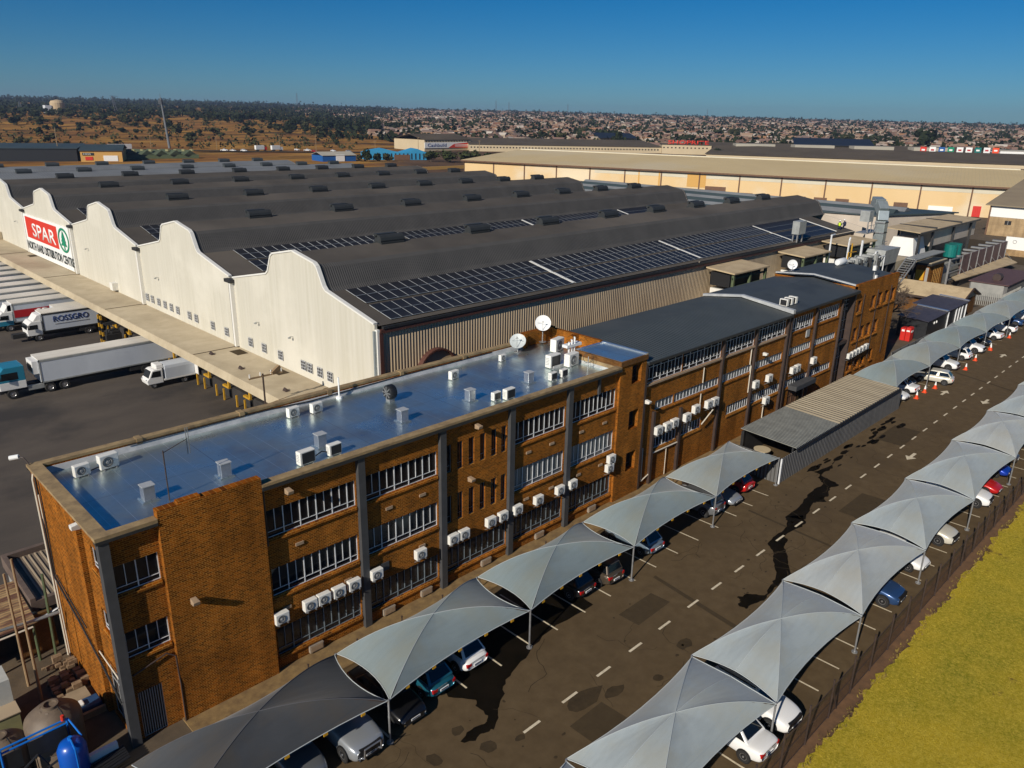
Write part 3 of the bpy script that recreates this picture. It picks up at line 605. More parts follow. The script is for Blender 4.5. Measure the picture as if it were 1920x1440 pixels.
for i, (x, z) in enumerate([(46.95, 4.2), (48.15, 4.2), (49.1, 4.25), (50.85, 4.25), (52.1, 4.65), (54.0, 4.6), (54.95, 4.6), (61.75, 4.55), (64.2, 4.6), (64.15, 2.45)]):
    lab = 'white air conditioner on the brick front below the ribbed roof, %s from the tower' % ORD[i] if i < 9 else 'white air conditioner hung low on its own above the tin shed roof'
    put_ac((x, 30.98, z), 0, lab, 'air conditioners on the ribbed roof office', 1.1)
for i, (x, z) in enumerate([(68.9, 4.35), (69.75, 4.4), (73.2, 4.45)]):
    put_ac((x, 30.95, z), 0, ['left of a close pair of white air conditioners over the wooden door', 'right of a close pair of white air conditioners over the wooden door', 'single white air conditioner left of the glazed stairwell'][i], 'air conditioners near the stairwell', 1.1)
for i in range(6): put_ac((82.0 + i * .88, 30.9, 3.2 + .05 * i), 0, 'white air conditioner in the end block row of six, %s from the left' % ORD[i], 'row of air conditioners on the end block', .95)
# on the silver roof: position, heading, label
for x, y, rz, s, l in [(9.35, 38.75, .12, 1, 'small round fan air conditioner standing on the silver roof nearest the left parapet'), (10.6, 38.85, .12, 1.25, 'larger white air conditioner beside the small one by the left parapet'),
        (20.85, 38.95, .1, 1.0, 'white air conditioner with dark fan on the silver roof left of its boxy neighbour'), (22.25, 38.7, .1, 1.0, 'boxy white air conditioner on the silver roof behind the black turbine fan'),
        (18.05, 32.75, 3.2, 1.25, 'bigger white air conditioner at the silver roof front above the first pier'), (19.7, 32.75, 3.2, 1.05, 'smaller white air conditioner at the silver roof front above the first pier'),
        (31.7, 33.1, 3.2, .9, 'small air conditioner left of the taller one at the silver roof front'), (32.5, 32.75, 3.2, 1.15, 'taller air conditioner on blocks at the front edge of the silver roof'),
        (32.4, 38.0, .1, 1.0, 'lone white air conditioner at the middle back of the silver roof'), (37.75, 38.8, .1, .8, 'small white air conditioner left of the grey satellite dish'),
        (37.3, 33.4, 3.2, .9, 'left one of two small air conditioners on the silver roof near the tower'), (38.4, 33.4, 3.2, .9, 'right one of two small air conditioners on the silver roof near the tower'),
        (42.7, 37.9, .2, 1.7, 'big white air conditioner on a plinth below the white satellite dish'), (39.5, 35.4, 3.2, 1.6, 'tall white condenser back to back beside the tower roof'), (40.7, 34.7, .1, 1.6, 'tall condenser with two fans next to the tower roof')]:
    put_ac((x, y, 10.17), rz, l, 'air conditioners on the silver roof', s)
for i, x in enumerate((68.6, 69.5, 70.35)): put_ac((x, 32.6, 10.72), 1.5, 'white air conditioner on the dark roof by the flashing, %s of three' % ['front', 'middle', 'last'][i], 'air conditioners on the dark roof', 1.1)

# ------------------------------------------------------------------ other things on the roofs and walls
def roofbox(x, y, label):
    t = thing('roof_vent', label, 'roof vent', (x, y, 10.13), 'silver box vents on the flat roof')
    b = MB(); b.box(x - .26, y - .23, 10.1, x + .26, y + .23, 10.85); b.build('vent_casing', 'silver_metal', t, bevel=.02)
    b = MB(); b.prism([(x - .42, 10.1), (x + .42, 10.1), (x + .32, 10.2), (x - .32, 10.2)], 'y', y - .36, y + .36); b.build('base_flange', 'silver_roof', t)
    b = MB(); b.box(x - .29, y - .26, 10.85, x + .29, y + .26, 10.89); b.build('cap', 'flashing', t)
for i, x in enumerate((10.75, 14.4, 19.75, 25.2, 30.45, 35.75)): roofbox(x, 34.15, 'silver box vent on the shiny flat roof, %s counted from the left parapet' % ORD[i])
def dish(x, y, z0, r, mat, yaw, tilt, label, h=1.0):
    t = thing('satellite_dish', label, 'satellite dish', (x, y, z0)); c = Vector((x, y, z0 + h)); d = Vector((math.cos(yaw) * math.cos(tilt), math.sin(yaw) * math.cos(tilt), math.sin(tilt)))
    u = d.cross(Vector((0, 0, 1))).normalized(); v = u.cross(d); b = MB(); n = 28; vs = []; rings = [0.02, .35, .7, 1]
    for back in (0, 1):
        for q in rings:
            for k in range(n): a = 2 * math.pi * k / n; vs.append(c + (u * math.cos(a) + v * math.sin(a)) * r * q + d * (r * .22 * q * q - .03 * back))
    fs = [(s * len(rings) * n + i * n + k, s * len(rings) * n + i * n + (k + 1) % n, s * len(rings) * n + (i + 1) * n + (k + 1) % n, s * len(rings) * n + (i + 1) * n + k) for s in (0, 1) for i in range(len(rings) - 1) for k in range(n)]
    R = len(rings); fs += [((R - 1) * n + k, (R - 1) * n + (k + 1) % n, (2 * R - 1) * n + (k + 1) % n, (2 * R - 1) * n + k) for k in range(n)] + [tuple(range(n)), tuple(R * n + k for k in range(n))]
    b.raw(vs, fs); b.build('reflector', mat, t, smooth=True)
    b = MB(); b.tube((x, y, z0), c - d * .1, .045); b.tube((x, y, z0 + .02), (x, y, z0), .3, 12); b.build('stand', 'steel', t)
    f = c + d * r * 1.0; b = MB(); b.bar(c - v * r * .95 + d * .1, f, .03); b.bar(c + u * r * .7 + d * .1, f, .02); b.bar(c - u * r * .7 + d * .1, f, .02); b.tube(f, f + d * .12, .06); b.build('feed_arm', 'grille_grey', t)
dish(40.25, 39.7, 10.13, .62, 'dish_grey', RAD(215), .75, 'grey satellite dish tilted back on the silver roof near the back parapet', .8)
dish(43.3, 40.0, 10.3, .62, 'dish_white', RAD(222), .42, 'large white satellite dish at the far corner of the silver roof', 1.5)
dish(84.9, 40.0, 11.0, .55, 'dish_white', RAD(215), .2, 'small white satellite dish on the dark roof in front of the tan side wall', .7)
def mast(x, y):
    t = thing('aerial_mast', 'thin dark aerial mast with a cross arm behind the blank brick wall', 'aerial', (x, y, 10.12)); b = MB(); b.tube((x, y, 10.12), (x, y, 12.6), .03); b.tube((x, y, 12.5), (x + 1.25, y + .3, 12.75), .018)
    b.build('pole', 'brown_steel', t); b = MB()
    for k in range(2): b.tube((x + 1.2 + .1 * k, y + .3, 13.3), (x + 1.2 + .1 * k, y + .3, 12.0), .02)
    b.build('antenna', 'lattice', t)
mast(11.4, 33.4)
t = thing('turbine_fan', 'black round turbine fan on the middle of the silver roof', 'fan', (26.7, 37.4, 10.12))
b = MB(); b.lathe([(.0, -.25), (.42, -.25), (.46, -.2), (.46, .2), (.42, .25), (.0, .25)], 20, (26.7, 37.4, 10.72), 'x'); b.build('drum', 'black_trim', t, smooth=True)
b = MB()
for k in range(8): a = k * math.pi / 4; b.bar((26.42, 37.4, 10.72), (26.42, 37.4 + .4 * math.cos(a), 10.72 + .4 * math.sin(a)), .05)
b.build('blades', 'steel', t); b = MB(); b.box(26.5, 37.2, 10.12, 26.9, 37.6, 10.3); b.path([(27.0, 37.7, 10.14), (27.1, 37.6, 10.9)], .03); b.build('stand', 'steel', t)
def floodlight(x, y, z, axis, label, mat='vent_tan'):
    t = thing('floodlight', label, 'light', (x, y, z)); b = MB()
    if axis == 'y': b.hexa([(x - .16, y - .5, z - .1), (x + .16, y - .5, z - .1), (x + .13, y - .12, z - .16), (x - .13, y - .12, z - .16)], [(x - .16, y - .55, z + .08), (x + .16, y - .55, z + .08), (x + .13, y - .12, z + .14), (x - .13, y - .12, z + .14)])
    else: b.hexa([(x - .5, y - .16, z - .1), (x - .12, y - .13, z - .16), (x - .12, y + .13, z - .16), (x - .5, y + .16, z - .1)], [(x - .5, y - .16, z + .08), (x - .12, y - .13, z + .14), (x - .12, y + .13, z + .14), (x - .5, y + .16, z + .08)])
    b.build('lamp_head', mat, t, bevel=.02); b = MB(); b.bar((x, y, z), (x - (.2 if axis == 'x' else 0), y - (.2 if axis == 'y' else 0), z), .06); b.build('arm', 'steel', t)
floodlight(10.95, 31.0, 6.28, 'y', 'tan floodlight in the middle of the blank brick wall'); floodlight(16.0, 31.2, 9.95, 'y', 'small floodlight under the coping right of the blank wall')
floodlight(28.2, 31.2, 9.95, 'y', 'small floodlight under the coping above the slit windows'); floodlight(27.7, 31.25, 6.7, 'y', 'tan floodlight between the two rows of slit windows')
floodlight(45.0, 31.1, 7.35, 'y', 'pale floodlight on the column right of the tower', 'casing'); floodlight(62.7, 31.2, 7.5, 'y', 'pale floodlight above the middle windows of the ribbed roof office', 'casing'); floodlight(7.75, 33.4, 10.3, 'x', 'white floodlight on the sunlit end wall under the coping', 'casing')
t = thing('security_camera', 'white security camera on a bracket at the back left corner of the silver roof', 'camera', (7.6, 40.5, 10.66))
b = MB(); b.tube((7.3, 40.9, 11.05), (6.95, 41.1, 11.0), .12, 10); b.build('camera_body', 'white_plastic', t); b = MB(); b.path([(7.6, 40.5, 10.66), (7.45, 40.7, 11.0), (7.3, 40.9, 11.05)], .03); b.build('bracket', 'brown_steel', t)
b = MB(); b.path([(9.7, 38.7, 10.3), (10.1, 38.75, 10.35), (10.4, 38.8, 10.3)], .03); tag(b.build('cable', 'cable'), 'short black cable between the two air conditioners by the left parapet', 'cable'); b = MB(); b.path([(18.4, 32.9, 10.2), (19.0, 32.8, 10.5), (19.5, 32.8, 10.3)], .03); tag(b.build('cable', 'cable'), 'black cable looped between the two air conditioners above the first pier', 'cable')
b = MB(); b.path([(12, 40.15, 10.5), (20, 40.2, 10.45), (22.6, 40.1, 10.35), (30, 40.2, 10.42), (38, 40.2, 10.42)], .035)
tag(b.build('roof_cable', 'cable'), 'thin black cable run along the back parapet of the silver roof', 'cable')
t = thing('roof_stub_pipe', 'thin white vent pipe at the back of the silver roof left of the fan', 'vent pipe', (24.6, 39.9, 10.1)); b = MB(); b.tube((24.6, 39.9, 10.1), (24.6, 39.9, 11.5), .05); b.build('pipe', 'white_plastic', t); b = MB(); b.lathe([(.22, 10.1), (.18, 10.25), (.06, 10.3)], 12, (24.6, 39.9, 0)); b.build('collar', 'white_plastic', t)
t = thing('pipe_manifold', 'cluster of white plastic pipes against the tower roof', 'pipes', (41.6, 35.6, 10.12)); b = MB()
for k in range(3): b.path([(41.3 + .3 * k, 35.5, 10.1), (41.3 + .3 * k, 35.5, 11.5 + .15 * k), (41.5 + .3 * k, 35.7, 11.5 + .15 * k)], .07)
b.box(41.0, 35.4, 11.2, 42.6, 35.9, 11.4); b.build('pipes', 'white_plastic', t)
t = thing('roof_antenna', 'round wire antenna at the tower foot on the silver roof', 'aerial', (40.9, 33.3, 10.12)); b = MB(); b.tube((40.9, 33.3, 10.1), (40.9, 33.3, 11.1), .03); b.build('pole', 'steel', t); b = MB(); b.path([(40.9 + .32 * math.cos(a / 8 * math.pi), 33.3 - .2 * math.cos(a / 8 * math.pi), 11.0 + .36 * math.sin(a / 8 * math.pi)) for a in range(17)], .018); b.build('ring', 'black_trim', t)
t = thing('antenna_post', 'grey lattice antenna post with white boxes on the end block roof', 'aerial', (87.3, 31.6, 11)); b = MB(); b.tube((87.3, 31.7, 10.9), (87.3, 31.7, 13.6), .07); b.bar((87.3, 31.7, 12.2), (88.6, 32.3, 11), .05); b.build('pole', 'steel', t); b = MB(); b.box(86.9, 31.5, 12.0, 87.25, 31.8, 12.5); b.box(87.5, 31.5, 11.0, 87.9, 31.8, 11.4); b.build('box', 'white_plastic', t)
t = thing('kettle_tank', 'white bullet shaped tank on the far corner of the end block roof', 'tank', (92.2, 37.5, 11)); b = MB(); b.lathe([(.0, -1.1), (.3, -1.05), (.42, -.8), (.42, .8), (.3, 1.05), (0, 1.1)], 16, (92.2, 37.5, 11.55), 'x'); b.build('shell', 'white_plastic', t, smooth=True); b = MB(); b.box(91.5, 37.2, 10.9, 91.7, 37.8, 11.3); b.box(92.7, 37.2, 10.9, 92.9, 37.8, 11.3); b.build('cradle', 'steel', t)
# ------------------------------------------------------------------ the big warehouse: seven roof bays behind white gables
XG, XE = 33.0, 122.0
wh = thing('warehouse', 'huge warehouse of parallel dark humped roofs behind white stepped gables', 'warehouse', (33, 47.6, 0))
starts = [47.55, 71.6, 95.4, 119.6, 143.2, 167.1, 191.0]; drop = [0, .03, .1, .2, .4, 1.0, 1.25]
PROF = [(0, 11.8), (6.9, 13.25), (7.25, 13.55), (8.1, 15.05), (8.5, 15.3), (11.9, 15.87), (15.3, 15.2), (15.7, 14.95), (16.4, 13.5), (16.8, 13.2), (23.85, 11.8)]
XEND = [124.5, 122.5, 122, 121.5, 121, 118, 113]
for k, (y0, dz) in enumerate(zip(starts, drop)):
    b = MB(); pr = [(y0 + p, z - dz * (1 if z > 13 else .2)) for p, z in PROF]; xe = XEND[k]
    n = 24
    for i in range(len(pr) - 1):
        steep = i in (1, 2, 3, 6, 7, 8)
        for q in range(n):
            xa = XG + .12 + (xe - XG) * q / n; xb = XG + .12 + (xe - XG) * (q + 1) / n
            if i in (0, 9) and k == 0: xb = min(xb, 119.8); xa = min(xa, 119.7)
            b.face([(xa, pr[i][0], pr[i][1]), (xb, pr[i][0], pr[i][1]), (xb, pr[i + 1][0], pr[i + 1][1]), (xa, pr[i + 1][0], pr[i + 1][1])], 1 if steep else 0)
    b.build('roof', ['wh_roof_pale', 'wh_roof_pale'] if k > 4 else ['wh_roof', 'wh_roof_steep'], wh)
    g = MB(); top = [(y, z + .12) for y, z in pr]; top[0] = (y0 + .25, top[0][1]); top[-1] = (y0 + 23.6, top[-1][1])
    g.prism([(y0 + .25, 0), *top, (y0 + 23.6, 0)], 'x', XG - .12, XG + .12)
    g.build('gable_wall', 'gable_white', wh)
    t = MB()
    for (ya, za), (yb, zb) in zip(top, top[1:]): t.bar((XG - .02, ya, za + .03), (XG - .02, yb, zb + .03), .36, .14)
    t.build('gable_trim', 'gable_trim', wh)
    e = MB(); e.prism([(y0, 0), *pr, (y0 + 23.85, 0)], 'x', xe - .25, xe - .06); e.build('far_gable', 'pinkwall', wh)
    if k:
        t = MB(); y = y0; t.box(XG - .5, y - .55, 5.1, XG - .1, y - .25, 11.45); t.box(XG - .32, y - .2, 5.1, XG - .12, y + .1, 11.45); t.build('valley_downpipe', 'gable_trim', wh)
        t = MB(); t.box(XG - .25, y + .12, 5.1, XG - .1, y + .36, 11.6); t.build('downpipe_gap', 'dock_dark', wh)
        t = MB(); t.box(XG - .6, y - .8, 11.45, XG - .1, y + .5, 11.78); t.build('rainwater_head', 'dark_metal', wh)
    for i, x in enumerate((43, 54, 64.6, 75.4, 85.2, 94.6, 104, 113.2)):
        if x > xe - 4: continue
        x += (k % 2) * -.6; y = y0 + 11.9; z = 15.87 - dz
        v = MB(); v.tube((x - 1.35, y, z + .2), (x + 1.35, y, z + .2), .5, 12); v.box(x - 1.4, y - .65, z - .3, x + 1.2, y + .65, z + .05); v.box(x - 1.35, y + .15, z + .45, x + .9, y + .65, z + .75); v.build('ridge_ventilator', 'ventilator' if k < 5 else 'roof_dark_plain', wh)
s = MB(); wall(s, 'y', 47.62, 33.4, 119.6, 0, 11.45); s.build('side_wall', 'wh_side', wh)
s = MB(); s.box(33.2, 47.42, 11.2, 119.7, 47.64, 11.5); s.box(33.1, 47.45, 0, 33.42, 47.66, 11.3); s.build('fascia', 'fascia', wh)
s = MB(); s.box(33.4, 47.36, 11.52, 119.8, 47.6, 11.72); s.build('gutter', 'dark_metal', wh)
s = MB(); s.box(XG - .1, 47.5, 5, XG + .14, 47.85, 11.5); s.build('corner_trim', 'gable_trim', wh); s = MB(); s.path([(XG - .2, 47.75, 11.4), (XG - .2, 47.75, 4.8)], .13, 8); s.build('downpipe', 'duct', wh)
random.seed(5)
for y in (68.5, 65.84, 62.78, 58.75, 57.7, 56.06, 54.48, 94.15, 92.62, 90.76, 88.97, 87.21, 85.48, 82.4, 80.7, 76.71, 73.56):
    window(wh, 'x', y - .42, y + .42, 5.62, 6.48, XG - .15, 'grid', pitch=.28, th=.03, inward=1, glass='glass').location.x -= .0
    # the frame stands proud of the cladding
for ch in wh.children:
    if ch.name.startswith('window'): ch.location.x = -.06
for y, z in ((66.5, 8.4), (60.3, 8.3), (90.0, 9.0), (113.5, 9.3), (148.0, 9.4)):
    q = MB(); q.path([(XG - .1, y, z), (XG - .45, y, z + .08), (XG - .5, y, z)], .03); q.box(XG - .6, y - .1, z - .08, XG - .4, y + .1, z + .03); q.build('wall_lamp', 'equip', wh)
q = MB(); q.box(XG - .8, 104.0, 5.25, XG - .1, 105.0, 6.2); q.build('vent_hood', 'casing', wh)
q = MB()
n = 18
for k in range(n): a0, a1 = math.pi * k / n, math.pi * (k + 1) / n; q.hexa([(38.6 + 1.9 * math.cos(a0), 47.1, 6.9 + 2.0 * math.sin(a0)), (38.6 + 1.9 * math.cos(a1), 47.1, 6.9 + 2.0 * math.sin(a1)), (38.6 + 1.9 * math.cos(a1), 47.6, 6.9 + 2.0 * math.sin(a1)), (38.6 + 1.9 * math.cos(a0), 47.6, 6.9 + 2.0 * math.sin(a0))], [(38.6 + 2.05 * math.cos(a0), 47.1, 6.9 + 2.15 * math.sin(a0)), (38.6 + 2.05 * math.cos(a1), 47.1, 6.9 + 2.15 * math.sin(a1)), (38.6 + 2.05 * math.cos(a1), 47.6, 6.9 + 2.15 * math.sin(a1)), (38.6 + 2.05 * math.cos(a0), 47.6, 6.9 + 2.15 * math.sin(a0))], 0)
q.prism([(38.6 + 1.9 * math.cos(math.pi * k / n), 6.9 + 2.0 * math.sin(math.pi * k / n)) for k in range(n + 1)], 'y', 47.4, 47.55, 1); q.build('arched_vent', ['fascia', 'tan_roof'], wh)
# loading canopy and the dock below it
cn = MB(); cn.box(28.5, 41.5, 4.72, 32.88, 172, 4.98); cn.hexa([(28.1, 41.5, 4.3), (28.5, 41.5, 4.3), (28.5, 172, 4.3), (28.1, 172, 4.3)], [(28.35, 41.5, 4.98), (28.5, 41.5, 4.98), (28.5, 172, 4.98), (28.35, 172, 4.98)]); cn.box(28.6, 160, 4.98, 32.8, 171.5, 6.3)
cn.build('loading_canopy', 'canopy_roof', wh)
q = MB()
for y in (48, 71.5, 95.5, 119.5, 143.5): q.box(28.4, y - .04, 4.985, 32.85, y + .04, 5.02)
for y, x in ((69.5, 32.0), (61.5, 31.9), (139.2, 32.1)): q.hexa([(x - .55, y - .9, 4.99), (x + .55, y - .9, 4.99), (x + .55, y + .9, 4.99), (x - .55, y + .9, 4.99)], [(x - .35, y - .6, 5.04), (x + .35, y - .6, 5.04), (x + .35, y + .6, 5.04), (x - .35, y + .6, 5.04)])
q.build('canopy_joint', 'patch_tar', wh)
for y in (51.5, 56.5, 64.5, 70.5): MB().hexa([(29.6, y - .3, 4.99), (30.0, y - .3, 4.99), (30.0, y + .3, 4.99), (29.6, y + .3, 4.99)], [(29.7, y - .1, 5.2), (29.8, y - .1, 5.2), (29.8, y + .2, 5.25), (29.7, y + .2, 5.25)]).build('canopy_spike', 'brown_steel', wh)
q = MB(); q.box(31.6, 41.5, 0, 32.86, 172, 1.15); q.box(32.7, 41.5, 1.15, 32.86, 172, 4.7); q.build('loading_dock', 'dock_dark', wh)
for i in range(28):
    y = 44.5 + i * 4.4
    q = MB(); q.box(30.65, y - .07, 0, 30.8, y + .07, 1.2); q.box(30.65, y + 1.6, 0, 30.8, y + 1.74, 1.2); q.box(31.2, y - .12, 1.2, 31.4, y + .12, 4.2); q.box(31.3, y + .2, .95, 31.6, y + 1.5, 1.15)
    q.build('bollard', 'yellow_paint', wh)
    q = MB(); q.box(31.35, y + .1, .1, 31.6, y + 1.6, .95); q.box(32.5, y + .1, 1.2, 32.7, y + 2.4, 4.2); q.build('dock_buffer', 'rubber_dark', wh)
# the name board
sg = thing('wall_sign', 'large red and white supermarket name board with green fir tree on the white gable', 'sign', (32.8, 131.5, 8))
b = MB(); b.hexa([(32.66, 120.6, 5.15), (32.86, 120.6, 5.15), (32.86, 142.9, 5.05), (32.66, 142.9, 5.05)], [(32.66, 120.6, 11.3), (32.86, 120.6, 11.3), (32.86, 142.9, 11.2), (32.66, 142.9, 11.2)]); b.build('board', 'sign_white', sg)
b = MB(); b.box(32.61, 126.0, 7.62, 32.66, 141.9, 10.88); b.build('red_panel', 'sign_red', sg)
text('SPAR', sg, 'sign_white', (32.59, 138.6, 8.05), (0, -1, 0), (0, 0, 1), 2.1, 11.6, bold=.012)
text('NORTH RAND DISTRIBUTION CENTRE', sg, 'ink_dark', (32.64, 142.6, 5.75), (0, -1, 0), (0, 0, 1), 1.3, 22.4, bold=.03)
b = MB(); cy, cz = 123.2, 9.25; n = 36
for k in range(n):
    a0, a1 = 2 * math.pi * k / n, 2 * math.pi * (k + 1) / n
    b.face([(32.62, cy + 2.35 * math.cos(a0), cz + 1.75 * math.sin(a0)), (32.62, cy + 2.35 * math.cos(a1), cz + 1.75 * math.sin(a1)), (32.62, cy + 1.95 * math.cos(a1), cz + 1.42 * math.sin(a1)), (32.62, cy + 1.95 * math.cos(a0), cz + 1.42 * math.sin(a0))])
for w_, z0, z1 in ((1.25, 8.45, 9.5), (1.0, 9.0, 10.0), (.7, 9.5, 10.6)): b.face([(32.62 - .004 * z0, cy - w_, z0), (32.62 - .004 * z0, cy + w_, z0), (32.62 - .004 * z0, cy, z1)])
b.box(32.6, cy - .2, 7.9, 32.63, cy + .2, 8.5); o = b.build('tree_emblem', 'sign_green', sg); o.modifiers.new('t', 'SOLIDIFY').thickness = .03

# solar arrays lying on the lower roof slopes, one per run of panels between the walkways
PANEL = MB().box(-.52, -.70, .0, .52, .70, .04, 1); PANEL.box(-.507, -.687, .04, .507, .687, .046, 0)
pm0 = [None]
def solar(k, x0, x1, ys, label):
    t = thing('solar_array', label, 'solar panels', (x0, starts[k] + ys[0], 12), 'solar arrays on the warehouse roofs'); sl = math.atan((13.25 - 11.8) / 6.9); n = round((x1 - x0) / 1.08)
    for yy in ys:
        for i in range(n):
            if pm0[0] is None: o = PANEL.build('panel', ['pv_glass', 'pv_frame'], None); pm0[0] = o
            else: o = pm0[0].copy(); COL.objects.link(o)
            o.parent = t; y = starts[k] + yy
            o.location = Vector((x0 + (i + .5) * (x1 - x0) / n, y, 11.8 - drop[k] * .2 + yy * math.tan(sl) + .08)) - t.location; o.rotation_euler = (sl, 0, 0)
YS = (1.2, 2.68, 4.5, 5.98)
solar(0, 34.6, 56.1, YS, 'near left solar array on the front roof slope beside the white gable'); solar(0, 56.5, 78.4, YS, 'second solar array from the white gable on the front roof slope')
solar(0, 78.8, 100.8, YS, 'third solar array from the white gable on the front roof slope'); solar(0, 101.2, 114.8, YS, 'far right solar array on the front roof slope near the two workers')
for q, (a, c) in enumerate(((36.5, 57.4), (57.8, 79.2), (79.6, 101.0), (101.4, 110.6))): solar(1, a, c, YS, 'solar array on the second roof slope, %s from the white gable' % ORD[q])
solar(2, 35.9, 57, YS, 'sunlit solar array on the third roof slope beside the gable'); solar(3, 35.9, 57, YS, 'solar array on the fourth roof slope beside the sign gable')
b = MB()
for x in (56.3, 78.6, 101.0, 115.2): b.hexa([(x - .14, 48.2, 12.0), (x + .14, 48.2, 12.0), (x + .14, 54.1, 13.24), (x - .14, 54.1, 13.24)], [(x - .14, 48.2, 12.06), (x + .14, 48.2, 12.06), (x + .14, 54.1, 13.3), (x - .14, 54.1, 13.3)])
for x in (79.4, 101.2): b.hexa([(x - .12, 72.3, 12.0), (x + .12, 72.3, 12.0), (x + .12, 78.1, 13.22), (x - .12, 78.1, 13.22)], [(x - .12, 72.3, 12.06), (x + .12, 72.3, 12.06), (x + .12, 78.1, 13.28), (x - .12, 78.1, 13.28)])
b.build('walkway', 'gable_trim', wh)

# ------------------------------------------------------------------ trucks in the yard
def wheel(par, x, y, r, w, name='wheel'):
    sgn = 1 if y > 0 else -1
    b = MB(); b.lathe([(r * .55, y - w / 2), (r * .93, y - w / 2), (r, y - w * .35), (r, y + w * .35), (r * .93, y + w / 2), (r * .55, y + w / 2)], 20, (x, 0, r), 'y'); o = b.build(name, 'tyre', par, smooth=True)
    b = MB(); f = y + sgn * w * .46; b.lathe([(r * .58, f), (r * .5, f), (r * .42, f - sgn * .05), (r * .18, f - sgn * .03), (r * .14, f + sgn * .02), (0, f + sgn * .02)], 16, (x, 0, r), 'y'); b.build('rim', 'rim', o, smooth=True)
    return o
def cab(par, x0, x1, W, z0, z1, mat, low=None):
    """Lorry cab facing -x: shell, windscreen, side windows, bumper, mirrors, lamps."""
    h = z1 - z0; b = MB(); pr = [(x0 + .02, z0), (x0, z0 + h * .42), (x0 + .18, z0 + h * .8), (x0 + .55, z1), (x1, z1), (x1, z0)]
    b.prism(pr, 'y', -W / 2, W / 2, 0)
    if low: b.prism([(x0 - .012, z0), (x0 - .012, z0 + h * .36), (x1 + .01, z0 + h * .36), (x1 + .01, z0)], 'y', -W / 2 - .01, W / 2 + .01, 1)
    b.build('cab', [mat, low or mat], par, bevel=.05)
    b = MB(); b.hexa([(x0 - .02, -W * .44, z0 + h * .46), (x0 + .02, -W * .44, z0 + h * .46), (x0 + .02, W * .44, z0 + h * .46), (x0 - .02, W * .44, z0 + h * .46)], [(x0 + .15, -W * .42, z0 + h * .78), (x0 + .19, -W * .42, z0 + h * .78), (x0 + .19, W * .42, z0 + h * .78), (x0 + .15, W * .42, z0 + h * .78)]); b.build('windscreen', 'car_glass', par)
    for s in (-1, 1):
        b = MB(); b.prism([(x0 + .2, z0 + h * .46), (x0 + .32, z0 + h * .76), (x0 + (x1 - x0) * .72, z0 + h * .76), (x0 + (x1 - x0) * .72, z0 + h * .44)], 'y', s * W / 2 - .012, s * W / 2 + .012); b.build('side_window', 'car_glass', par)
        b = MB(); b.box(x0 + .05, s * (W / 2 + .28) - .08, z0 + h * .5, x0 + .15, s * (W / 2 + .28) + .08, z0 + h * .78); b.bar((x0 + .2, s * W / 2, z0 + h * .74), (x0 + .1, s * (W / 2 + .25), z0 + h * .74), .04); b.build('mirror', 'black_trim', par)
        b = MB(); b.box(x0 - .03, s * W * .36 - .18, z0 + .12, x0 + .05, s * W * .36 + .18, z0 + .3); b.build('headlight', 'lamp_glass', par)
    b = MB(); b.box(x0 - .06, -W / 2, z0 - .28, x0 + .3, W / 2, z0 + .06); b.build('bumper', 'black_trim', par)
def lorry(x, y, label, L, cabmat, low=None, art=None, ch=3.45, reefer=False, group=None, nose=None, cab_on=True):
    """Body from x (front of box) to x + L along +x; local y = 0 at the middle, near side is -y."""
    r = thing('box_truck', label, 'truck', (x, y, 0), group); r['group'] = group or 'trucks at the loading dock'
    r.location = (0, 0, 0); W = 2.5; zb = 1.12
    b = MB(); b.box(0, -W / 2, zb, L, W / 2, ch - .04, 0); b.build('cargo_box', 'box_side', r)
    b = MB(); b.box(-.02, -W / 2 - .02, ch - .04, L + .02, W / 2 + .02, ch + .05); b.build('box_roof', 'box_roof', r)
    b = MB()
    for s in (-1, 1): b.box(-.03, s * W / 2 - .03, ch - .22, L + .03, s * W / 2 + .03, ch - .03); b.box(-.03, s * W / 2 - .03, zb - .04, L + .03, s * W / 2 + .03, zb + .1); b.box(-.03, s * W / 2 - .03, zb, .09, s * W / 2 + .03, ch); b.box(L - .09, s * W / 2 - .03, zb, L + .03, s * W / 2 + .03, ch)
    b.build('box_frame', 'chassis' if art else 'equip', r)
    if reefer: b = MB(); b.box(-.55, -W * .4, zb + .9, -.02, W * .4, ch - .12); b.box(-.58, -W * .3, zb + 1.1, -.55, W * .3, ch - .5, 1); b.build('cooling_unit', ['box_white', 'fan_black'], r, bevel=.05)
    b = MB(); b.box((-3.2 if cab_on else .3), -.45, .55, L - .1, .45, 1.08); b.box(L * .62, -W / 2 + .05, .5, L - .6, W / 2 - .05, 1.1); b.build('chassis', 'chassis', r)
    ws = [L * .74, L * .83] if L > 9 else [L * .78]
    if not cab_on: ws += []
    for xx in ws:
        for s in (-1, 1): wheel(r, xx, s * (W / 2 - .2), .48, .34)
    if cab_on:
        if L > 9:
            for xx in (.7, 2.0, -2.6):
                for s in (-1, 1): wheel(r, xx, s * (W / 2 - .2), .5, .34)
            cab(r, -3.6, -1.3, 2.4, .95, 3.2, cabmat, low)
            b = MB(); b.box(-1.2, -1.1, .55, .2, -.75, 1.0); b.tube((-1.0, .8, .5), (.2, .8, .5), .3, 10); b.build('fuel_tank', 'equip', r)
        else:
            for s in (-1, 1): wheel(r, -.55, s * (W / 2 - .25), .44, .3)
            cab(r, -1.75, -.1, 2.25, .75, 2.5, cabmat, low)
            b = MB(); b.prism([(-1.0, 2.5), (-.05, 2.5), (-.05, ch - .1), (-.45, ch - .15)], 'y', -1.0, 1.0); b.build('wind_deflector', 'box_white', r, bevel=.06)
    r.location = (x, y, 0)
    return r
GT = 'trucks backed up to the loading dock'
